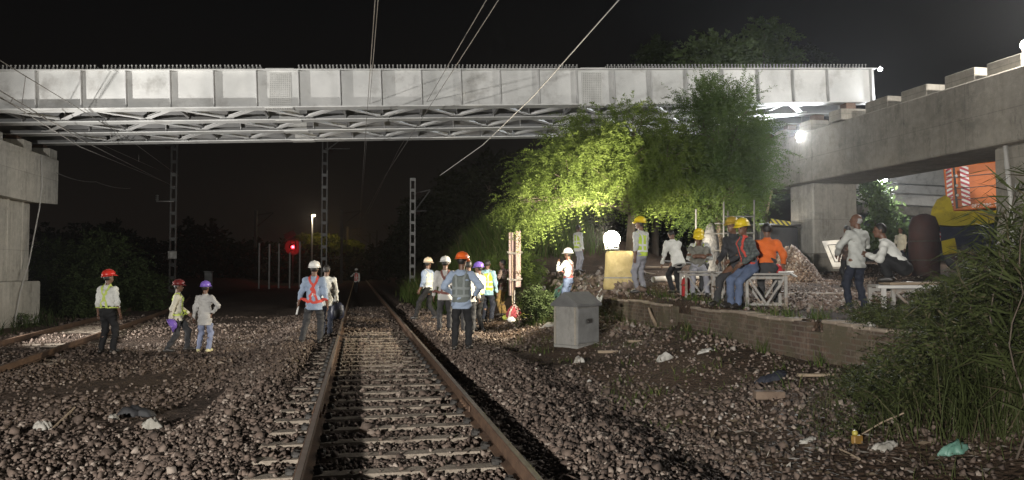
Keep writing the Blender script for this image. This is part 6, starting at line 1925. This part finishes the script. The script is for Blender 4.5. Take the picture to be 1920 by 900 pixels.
    # ---- safety vest
    if vest == 'full':
        S4 = SDF(0.02); S4.fold = 0.003; S4.seed = sd + 4
        S4.cone(tp(0, 0, -0.04), tp(0, 0, 0.12), 0.178, 0.168, T, 0.78)
        S4.cone(tp(0, 0, 0.12), tp(0, 0.005, 0.36), 0.168, 0.184, T, 0.75)
        S4.cone(tp(-0.07, 0, 0.44), tp(0.07, 0, 0.44), 0.095, 0.095)
        S4.cut(tp(-0.168, 0, 0.4), -Rt); S4.cut(tp(0.168, 0, 0.4), Rt)
        S4.cut(tp(0, 0, -0.06), -U); S4.cut(neck + U * 0.02 + Fw * 0.02, (U - Fw * 0.9)); 
        vo = part('vest', S4, CL[vest_mat])
        surf = S4
    else:
        surf = S; vo = t
    # ribbons laid over the cloth
    def ribbon(pts, width, mat, name='strap', parent=None):
        pts = [Vector(p) for p in pts]; dense = []
        for a, b in zip(pts[:-1], pts[1:]):
            n = max(2, int((b - a).length / 0.025))
            dense += [a.lerp(b, i / n) for i in range(n)]
        dense.append(pts[-1])
        Q = np.array([tuple(p) for p in dense])
        def snap(Q):
            for _ in range(6):
                d = surf.ev(Q)
                g_ = np.stack([(surf.ev(Q + e) - surf.ev(Q - e)) / 0.008 for e in np.eye(3) * 0.004], 1)
                g_ = g_ / (np.linalg.norm(g_, axis=1)[:, None] + 1e-6)
                Q = Q - g_ * np.clip(d - 0.009, -0.05, 0.12)[:, None]
            return Q, g_
        Q, G = snap(Q)
        tg = np.gradient(Q, axis=0); tg = unit(tg)
        sdv = unit(np.cross(tg, G))
        A, _ = snap(Q + sdv * width / 2); Bq, _ = snap(Q - sdv * width / 2)
        inn = np.concatenate([A - G * 0.008, Bq - G * 0.008])
        n = len(Q)
        V = np.concatenate([A, Bq, inn])
        F_ = []
        for i in range(n - 1):
            F_ += [(i, i + 1, n + i + 1, n + i), (2 * n + i, 3 * n + i, 3 * n + i + 1, 2 * n + i + 1), (i, 2 * n + i, 2 * n + i + 1, i + 1), (n + i, n + i + 1, 3 * n + i + 1, 3 * n + i)]
        F_ += [(0, n, 3 * n, 2 * n), (n - 1, 3 * n - 1, 4 * n - 1, 2 * n - 1)]
        me = bpy.data.meshes.new(name); me.from_pydata([tuple(v) for v in V.tolist()], [], F_)
        return link_mesh(name, me, mat, parent if parent is not None else t)
    if vest == 'full':
        for z in (0.06, 0.20):
            ribbon([tp(0.26 * math.cos(a), 0.2 * math.sin(a), z) for a in [2 * math.pi * k / 16 for k in range(17)]], 0.045, CL['slate' if vest_mat == 'greyvest' else 'silver'], 'reflective_band', vo)
        for s_ in (-1, 1):
            ribbon([tp(s_ * 0.09, 0.2, 0.06), tp(s_ * 0.09, 0.22, 0.36), tp(s_ * 0.10, 0.05, 0.58), tp(s_ * 0.09, -0.22, 0.36), tp(s_ * 0.09, -0.2, 0.06)], 0.04, CL['slate' if vest_mat == 'greyvest' else 'silver'], 'reflective_band', vo)
    if harness:
        hm = CL[harness]
        for s_ in (-1, 1):
            ribbon([tp(s_ * 0.10, 0.20, 0.05), tp(s_ * 0.10, 0.22, 0.36), tp(s_ * 0.10, 0.04, 0.58), tp(s_ * 0.07, -0.22, 0.40), tp(0, -0.25, 0.30), tp(-s_ * 0.05, -0.24, 0.20), tp(-s_ * 0.12, -0.22, 0.02)], 0.05, hm, 'harness_strap')
        ribbon([tp(0.27 * math.cos(a), 0.21 * math.sin(a), 0.02) for a in [2 * math.pi * k / 16 for k in range(17)]], 0.06, hm, 'harness_belt')
        ribbon([tp(-0.05, -0.24, 0.15), tp(0.05, -0.24, 0.15)], 0.05, CL['silver'], 'harness_patch')
    # ---- head wear, hair, eyes
    if helmet:
        mb = MB(); add_helmet(mb, hp(0, -0.004, 0.045), HF); mb.build('helmet', HM[helmet], t, smooth=True)
    if hair:
        S5 = SDF(0.015); S5.fold = 0.002; S5.seed = sd
        if bald:
            S5.ell(hp(0, -0.012, 0.0), (0.082, 0.092, 0.075), HF); S5.cut(hp(0, 0, 0.045), (hU * 0.95 + hF * 0.25)); S5.cut(hp(0, 0.02, 0.0), hF + hU * 0.2)
        else:
            S5.ell(hp(0, -0.010, 0.026), (0.084, 0.100, 0.104), HF); S5.cut(hp(0, 0.052, 0.045), (hF * 1.0 - hU * 0.75)); S5.cut(hp(0, 0, -0.055), -hU)
        if helmet: S5.cut(hp(0, 0, 0.045), hU)
        part('hair', S5, GREYHAIR if bald else HAIR, min(h, 0.0125))
    if face:
        for s_ in (-1, 1):
            mb = MB(); mb.lathe([(0.004, -0.008), (0.010, -0.004), (0.010, 0.004), (0.004, 0.008)], 8, Matrix.Translation(hp(s_ * 0.031, 0.090, 0.004)), 1.2, 0.6)
            mb.build('eye', EYE, t, smooth=True)
    t['_hands'] = None
    del t['_hands']
    Ml = Matrix.Translation(P0) @ Matrix.Rotation(-YAW + R(heading), 4, 'Z') @ Matrix.Scale(sc_, 4)
    return dict(t=t, M=Ml, wL=Ml @ wL, wR=Ml @ wR, d=d, P=P0, HF=HF, sc=sc_)

# --- left group between the tracks
person(200, 662, 510, 'person in white shirt, lime harness and red helmet standing back turned at far left', -14, head=(-28, 8), feet=((-0.13, -0.02, .08), (0.13, 0.03, .08)), foot_dir=(12, -14), hands=((-0.27, 0.03, 0.80), (0.29, 0.06, 0.78)), shirt='white', trousers='black', helmet='red', harness='limeband', sleeve='long', hem=0.0, face=False)
p2 = person(332, 660, 526, 'person in cream shirt and dark red helmet striding right, purple helmet in hand', -72, head=(0, 0), feet=((-0.10, 0.22, .10), (0.10, -0.22, .09)), pelvis=(0, 0, 0.91), foot_dir=(10, -5), hands=((-0.22, 0.22, 0.93), (0.27, -0.16, 0.76)), shirt='cream', trousers='charcoal', helmet='maroon', harness='limeband', hem=0.10)
person(383, 660, 531, 'person in pale grey shirt and purple helmet standing hand on hip, back turned', -6, head=(-8, 4), feet=((-0.16, 0.0, .08), (0.10, 0.02, .08)), foot_dir=(30, -10), hands=((-0.30, 0.0, 0.80), (0.21, 0.03, 1.00)), elbows=((-0.6, -1, 0), (1, -0.35, 0)), shirt='grey', trousers='palejeans', helmet='purple', sleeve='long', shoe=SHOE_Y, hem=0.2, face=False)
# the purple helmet in the striding man's hand
c = p2['wR'] + Vector((0, -0.02, -0.15))
mb = MB(); hr = Matrix.Rotation(-YAW + R(-72), 3, 'Z')
fr = [hr @ Vector((1, 0, 0)), (hr @ Vector((0, .5, -.85))).normalized()]
fr.append(fr[0].cross(fr[1]))
add_helmet(mb, c, fr, 1.0)
tag(mb.build('helmet', HM['purple'], smooth=True), 'purple hard hat carried low in the hand of the striding man in cream', 'helmet')
# --- pair walking beside the main track
pb_ = person(612, 640, 492, 'bareheaded person in white shirt half hidden behind the man in the red harness', 6, feet=((-0.10, 0.16, .08), (0.10, -0.14, .10)), head=(-20, 0), hands=((-0.25, 0.1, 0.82), (0.26, -0.02, 0.82)), shirt='white', trousers='navy', helmet=None, face=False, base=hit(611, 632)[0])
p4 = person(588, 645, 485, 'person in blue shirt, red harness and white helmet walking away beside the main track', 2, feet=((-0.20, -0.22, .10), (0.10, 0.14, .08)), pelvis=(0, 0, 0.91), foot_dir=(10, -4), head=(-4, 5), hands=((-0.34, 0.02, 0.84), (0.27, 0.08, 0.82)), shirt='blue', trousers='charcoal', helmet='white', harness='redband', sleeve='roll', face=False)
c = p4['wL'] + Vector((0, 0, -0.06))
mb = MB(); mb.tube([c + Vector((-0.02, 0.10, 0.10)), c, c + Vector((-0.03, -0.10, -0.16))], 0.022, 8); tag(mb.build('paper_roll', MAT['white'], smooth=True), 'white paper roll in the left hand of the man in the red harness', 'paper roll')
# dark backpack carried by the bareheaded man
c = pb_['wR'] + Vector((0.02, -0.05, -0.20))
t = thing('backpack', c, 'dark blue backpack hanging from the hand of the bareheaded man in white', 'backpack')
mb = MB(); mb.lathe([(0.08, -0.24), (0.16, -0.20), (0.18, -0.05), (0.16, 0.10), (0.09, 0.19)], 14, Matrix.Translation(c), 1.0, 0.62); mb.build('bag', MAT['crane_navy'], t, True, True)
mb = MB(); mb.lathe([(0.05, -0.17), (0.11, -0.13), (0.11, 0.0), (0.05, 0.04)], 12, Matrix.Translation(c + Vector((0.02, -0.08, -0.02))), 1.0, 0.5); mb.build('pocket', MAT['black'], t, True, True)
mb = MB(); mb.tube([c + Vector((-.05, 0, .16)), c + Vector((0, 0, .24)), c + Vector((.05, 0, .16))], 0.012, 6); mb.build('strap', MAT['black'], t, True)
# --- lone man far up the line
person(668, 548, 499, 'distant person in red vest and white cap walking down the left rail', 172, feet=((-0.09, 0.14, .08), (0.09, -0.12, .09)), hands=((-0.25, 0.05, 0.82), (0.20, 0.16, 1.30)), shirt='white', trousers='black', helmet='white', vest='full', vest_mat='redvest', h=0.02, base=atz(668, 548, 0.24), height=1.0)
# --- group right of the main track
person(803, 600, 482, 'person in blue shirt and cream helmet striding leftwards at the left of the group', 62, head=(-95, 0), lean=(4, 0), feet=((-0.10, 0.36, .09), (0.10, -0.20, .10)), pelvis=(0, 0, 0.88), foot_dir=(0, 0), hands=((-0.26, 0.12, 0.84), (0.28, -0.02, 0.82)), shirt='blue', trousers='black', helmet='cream', vest='full', vest_mat='palevest', hem=0.05)
person(834, 622, 484, 'person in pale grey shirt, brown harness and white helmet, back turned', 6, head=(-18, -4), feet=((-0.13, 0, .08), (0.11, 0.04, .08)), foot_dir=(8, -12), hands=((-0.27, 0.02, 0.80), (0.27, 0.05, 0.80)), shirt='grey', trousers='charcoal', helmet='white', harness='brownband', face=False)
person(912, 612, 488, 'bareheaded person in sky blue shirt behind the man in the purple helmet', -20, head=(10, 0), feet=((-0.10, 0.02, .08), (0.16, -0.12, .10)), hands=((-0.26, 0.02, 0.80), (0.27, 0.05, 0.80)), shirt='lightblue', trousers='navy', vest='full', vest_mat='lime', helmet=None, face=False, base=hit(914, 604)[0])
person(880, 628, 484, 'bareheaded person in pale shirt mostly hidden behind the man in the orange helmet', 5, feet=((-0.11, 0, .08), (0.11, 0.02, .08)), shirt='palegrey', trousers='charcoal', helmet=None, face=False, base=hit(878, 626)[0])
person(897, 622, 470, 'tall person in cream shirt with lime band and purple helmet looking left in the group', 70, twist=-18, head=(10, 0), lean=(-2, 0), feet=((-0.12, 0.06, .08), (0.13, -0.05, .08)), foot_dir=(20, -16), hands=((-0.24, 0.14, 0.84), (0.25, 0.04, 0.80)), shirt='cream', trousers='black', helmet='purple', belt='limeband', hem=0.05)
person(865, 656, 477, 'person in blue shirt and grey vest with orange helmet, nearest of the group, back turned', -8, head=(-20, -4), feet=((-0.12, -0.05, .08), (0.12, 0.06, .08)), foot_dir=(10, -10), hands=((-0.20, 0.20, 1.02), (0.22, 0.20, 1.02)), elbows=((-1, -0.6, 0), (1, -0.6, 0)), shirt='blue', trousers='black', helmet='orange', vest='full', vest_mat='greyvest', face=False)
person(943, 592, 486, 'bareheaded person in checked shirt and ochre trousers with arm on the striped post', 75, head=(0, 0), feet=((-0.11, 0.02, .08), (0.11, -0.04, .08)), hands=((-0.22, 0.22, 1.12), (0.20, -0.30, 1.30)), elbows=((-1, -0.4, -0.3), (1, -1, -0.2)), shirt='plaid', trousers='khaki', helmet=None, harness='brownband', belt='brownband')
# --- right: on the mound and the platform
person(1084, 498, 414, 'bareheaded person in white shirt and lime vest standing on the mound beside the lamp', -60, head=(0, 0), feet=((-0.10, 0.02, .08), (0.10, -0.02, .08)), hands=((-0.25, 0.05, 0.80), (0.26, 0.05, 0.80)), shirt='white', trousers='greyjeans', helmet=None, vest='full', vest_mat='lime', h=0.018, base=(lambda q: Vector((q.x, q.y, gz(q.x, q.y))))(at(1084, 498, 26.5)), height=0.92)
person(1064, 580, 458, 'person in grey shirt and white helmet with hand to mouth behind the grey cabinet', 62, head=(-4, 2), feet=((-0.11, 0, .08), (0.11, 0.02, .08)), hands=((-0.10, 0.26, 1.40), (0.12, 0.24, 1.14)), elbows=((-0.6, 0.2, -1), (0.8, -0.3, -1)), shirt='palegrey', trousers='jeans', helmet='white', belt='redband', harness='brownband', hem=0.0, base=hit(1066, 586)[0], height=1.0)
person(1202, 550, 410, 'person in lime vest and yellow helmet standing upright on the platform edge', 58, twist=-20, head=(25, 4), feet=((-0.13, 0.03, .08), (0.13, -0.03, .08)), foot_dir=(20, -25), hands=((-0.27, 0.04, 0.80), (0.28, 0.04, 0.80)), shirt='palegrey', trousers='greyjeans', helmet='yellow', vest='full', vest_mat='lime', hem=0.05)
# bench one
def on_bench(p, dx, dy):
    q = p + Matrix.Rotation(-YAW, 3, 'Z') @ Vector((dx, dy, 0)); return Vector((q.x, q.y, gz(q.x, q.y)))
s1 = b1h
person(1270, 520, 432, 'bareheaded person in white shirt bending forward behind the left bench', 20, lean=(28, 0), pelvis=(0, -0.05, 0.86), head=(0, -45), feet=((-0.11, 0, .08), (0.11, 0.05, .08)), hands=((-0.2, 0.38, 0.66), (0.2, 0.38, 0.66)), shirt='white', trousers='black', helmet=None, face=False, base=on_bench(b1p, -0.32, 0.85), height=0.97)
person(1303, 520, 440, 'seated person in olive shirt and yellow helmet resting folded arms on the knees', 172, lean=(30, 0), pelvis=(0, -0.10, s1 + 0.10), head=(0, -8), feet=((-0.16, 0.36, .08), (0.16, 0.36, .08)), hands=((0.14, 0.30, s1 + 0.36), (-0.14, 0.32, s1 + 0.36)), elbows=((-1, 0.2, -0.2), (1, 0.2, -0.2)), shirt='olive', sleeve='short', trousers='greyjeans', helmet='yellow', base=on_bench(b1p, 0.0, -0.02), height=1.0)
person(1316, 512, 428, 'person in lime vest and yellow helmet sitting behind the man with folded arms', 150, lean=(16, 0), pelvis=(0, -0.05, s1 + 0.13), head=(10, 0), feet=((-0.14, 0.38, .08), (0.14, 0.38, .08)), hands=((-0.16, 0.30, s1 + 0.25), (0.16, 0.30, s1 + 0.25)), shirt='palegrey', trousers='charcoal', helmet='yellow', vest='full', vest_mat='lime', base=on_bench(b1p, 0.16, 0.40), height=1.0)
# bench two and three
s3 = b3h
person(1372, 560, 412, 'person in dark shirt and mustard helmet sitting behind the man in blue jeans', 120, lean=(12, 0), pelvis=(0, 0, s3 + 0.16), head=(0, 0), feet=((-0.15, 0.42, .08), (0.15, 0.40, .08)), hands=((-0.15, 0.36, s3 + 0.2), (0.16, 0.34, s3 + 0.2)), shirt='dark', trousers='charcoal', helmet='mustard', base=on_bench(b3p, -0.30, 0.60), height=1.03)
person(1392, 580, 428, 'person in dark checked shirt, red straps and yellow helmet seated on the bench end', 118, twist=-14, lean=(14, 4), pelvis=(0, 0, s3 + 0.10), head=(20, -6), feet=((-0.13, 0.44, .08), (0.14, 0.34, .08)), foot_dir=(6, -6), hands=((-0.16, 0.34, s3 + 0.16), (0.26, -0.12, s3 + 0.07)), elbows=((-1, -0.4, 0), (1, -0.8, 0)), shirt='teal', trousers='jeans', helmet='yellow', harness='redband', base=on_bench(b3p, -0.24, -0.02), height=1.04)
person(1432, 560, 434, 'bareheaded person in bright orange shirt sitting on the bench with back turned', -22, lean=(12, 0), pelvis=(0, 0, s3 + 0.10), head=(20, -10), feet=((-0.14, 0.40, .08), (0.14, 0.40, .08)), hands=((-0.16, 0.34, s3 + 0.18), (0.27, 0.06, s3 + 0.09)), shirt='orange', trousers='charcoal', helmet=None, face=False, base=on_bench(b3p, 0.10, 0.08), height=1.02)
# right side
person(1607, 582, 400, 'balding grey haired person in loose pale shirt standing on the platform', 22, head=(42, 6), lean=(-4, 0), feet=((-0.16, 0.02, .08), (0.17, -0.02, .08)), foot_dir=(30, -14), hands=((-0.22, 0.24, 1.02), (0.16, 0.26, 1.14)), elbows=((-1, -0.6, 0), (1, -0.5, -0.2)), shirt='palegrey', trousers='navy', helmet=None, bald=True, hem=0.11)
pq = on_bench(b4p, -0.22, 0.05); pq.z += b4h + 0.045
person(1652, 520, 424, 'person in white shirt and black trousers squatting on the plank topped bench', 60, lean=(34, 0), pelvis=(0, -0.10, 0.26), head=(10, 0), feet=((-0.12, 0.10, .08), (0.12, 0.10, .08)), kneepole=((-0.25, 1, 0.6), (0.25, 1, 0.6)), hands=((-0.14, 0.42, 0.46), (0.14, 0.42, 0.46)), shirt='white', trousers='black', helmet=None, base=pq, height=0.96)
person(1690, 503, 426, 'distant person in cream shirt and dark trousers standing under the crosshead', 120, head=(0, 0), feet=((-0.12, 0.0, .08), (0.12, 0.05, .08)), hands=((-0.25, 0.12, 0.86), (0.27, 0.1, 0.84)), shirt='cream', trousers='navy', helmet=None, base=None if False else (lambda q: Vector((q.x, q.y, gz(q.x, q.y))))(at(1690, 500, 30)), height=0.93, h=0.018)
person(1589, 510, 402, 'dark brown figure standing beyond the balding man', 20, head=(20, 0), shirt='brown', trousers='black', helmet=None, face=False, base=(lambda q: Vector((q.x, q.y, gz(q.x, q.y))))(at(1590, 510, 22)), height=1.0, h=0.02)  # dark brown figure just left of the balding man

print('done', len(bpy.data.objects), 'objects')

# ------------------------------------------------------------------ night haze, added to put soft halos round the lamps
mb = MB()
mb.box((0, 100, 8.75), (830, 1030, 20.5))
hm_, nt_, bs_ = new_mat('night_haze')
nt_.nodes.remove(bs_)
pv = nt_.nodes.new('ShaderNodeVolumePrincipled')
pv.inputs['Color'].default_value = (0.9, 0.92, 0.95, 1)
pv.inputs['Density'].default_value = 0.0007
pv.inputs['Anisotropy'].default_value = 0.75
nt_.links.new(pv.outputs[0], nt_.nodes['Material Output'].inputs['Volume'])
tag(mb.build('haze', hm_), kind='stuff')
sc.cycles.volume_bounces = 0
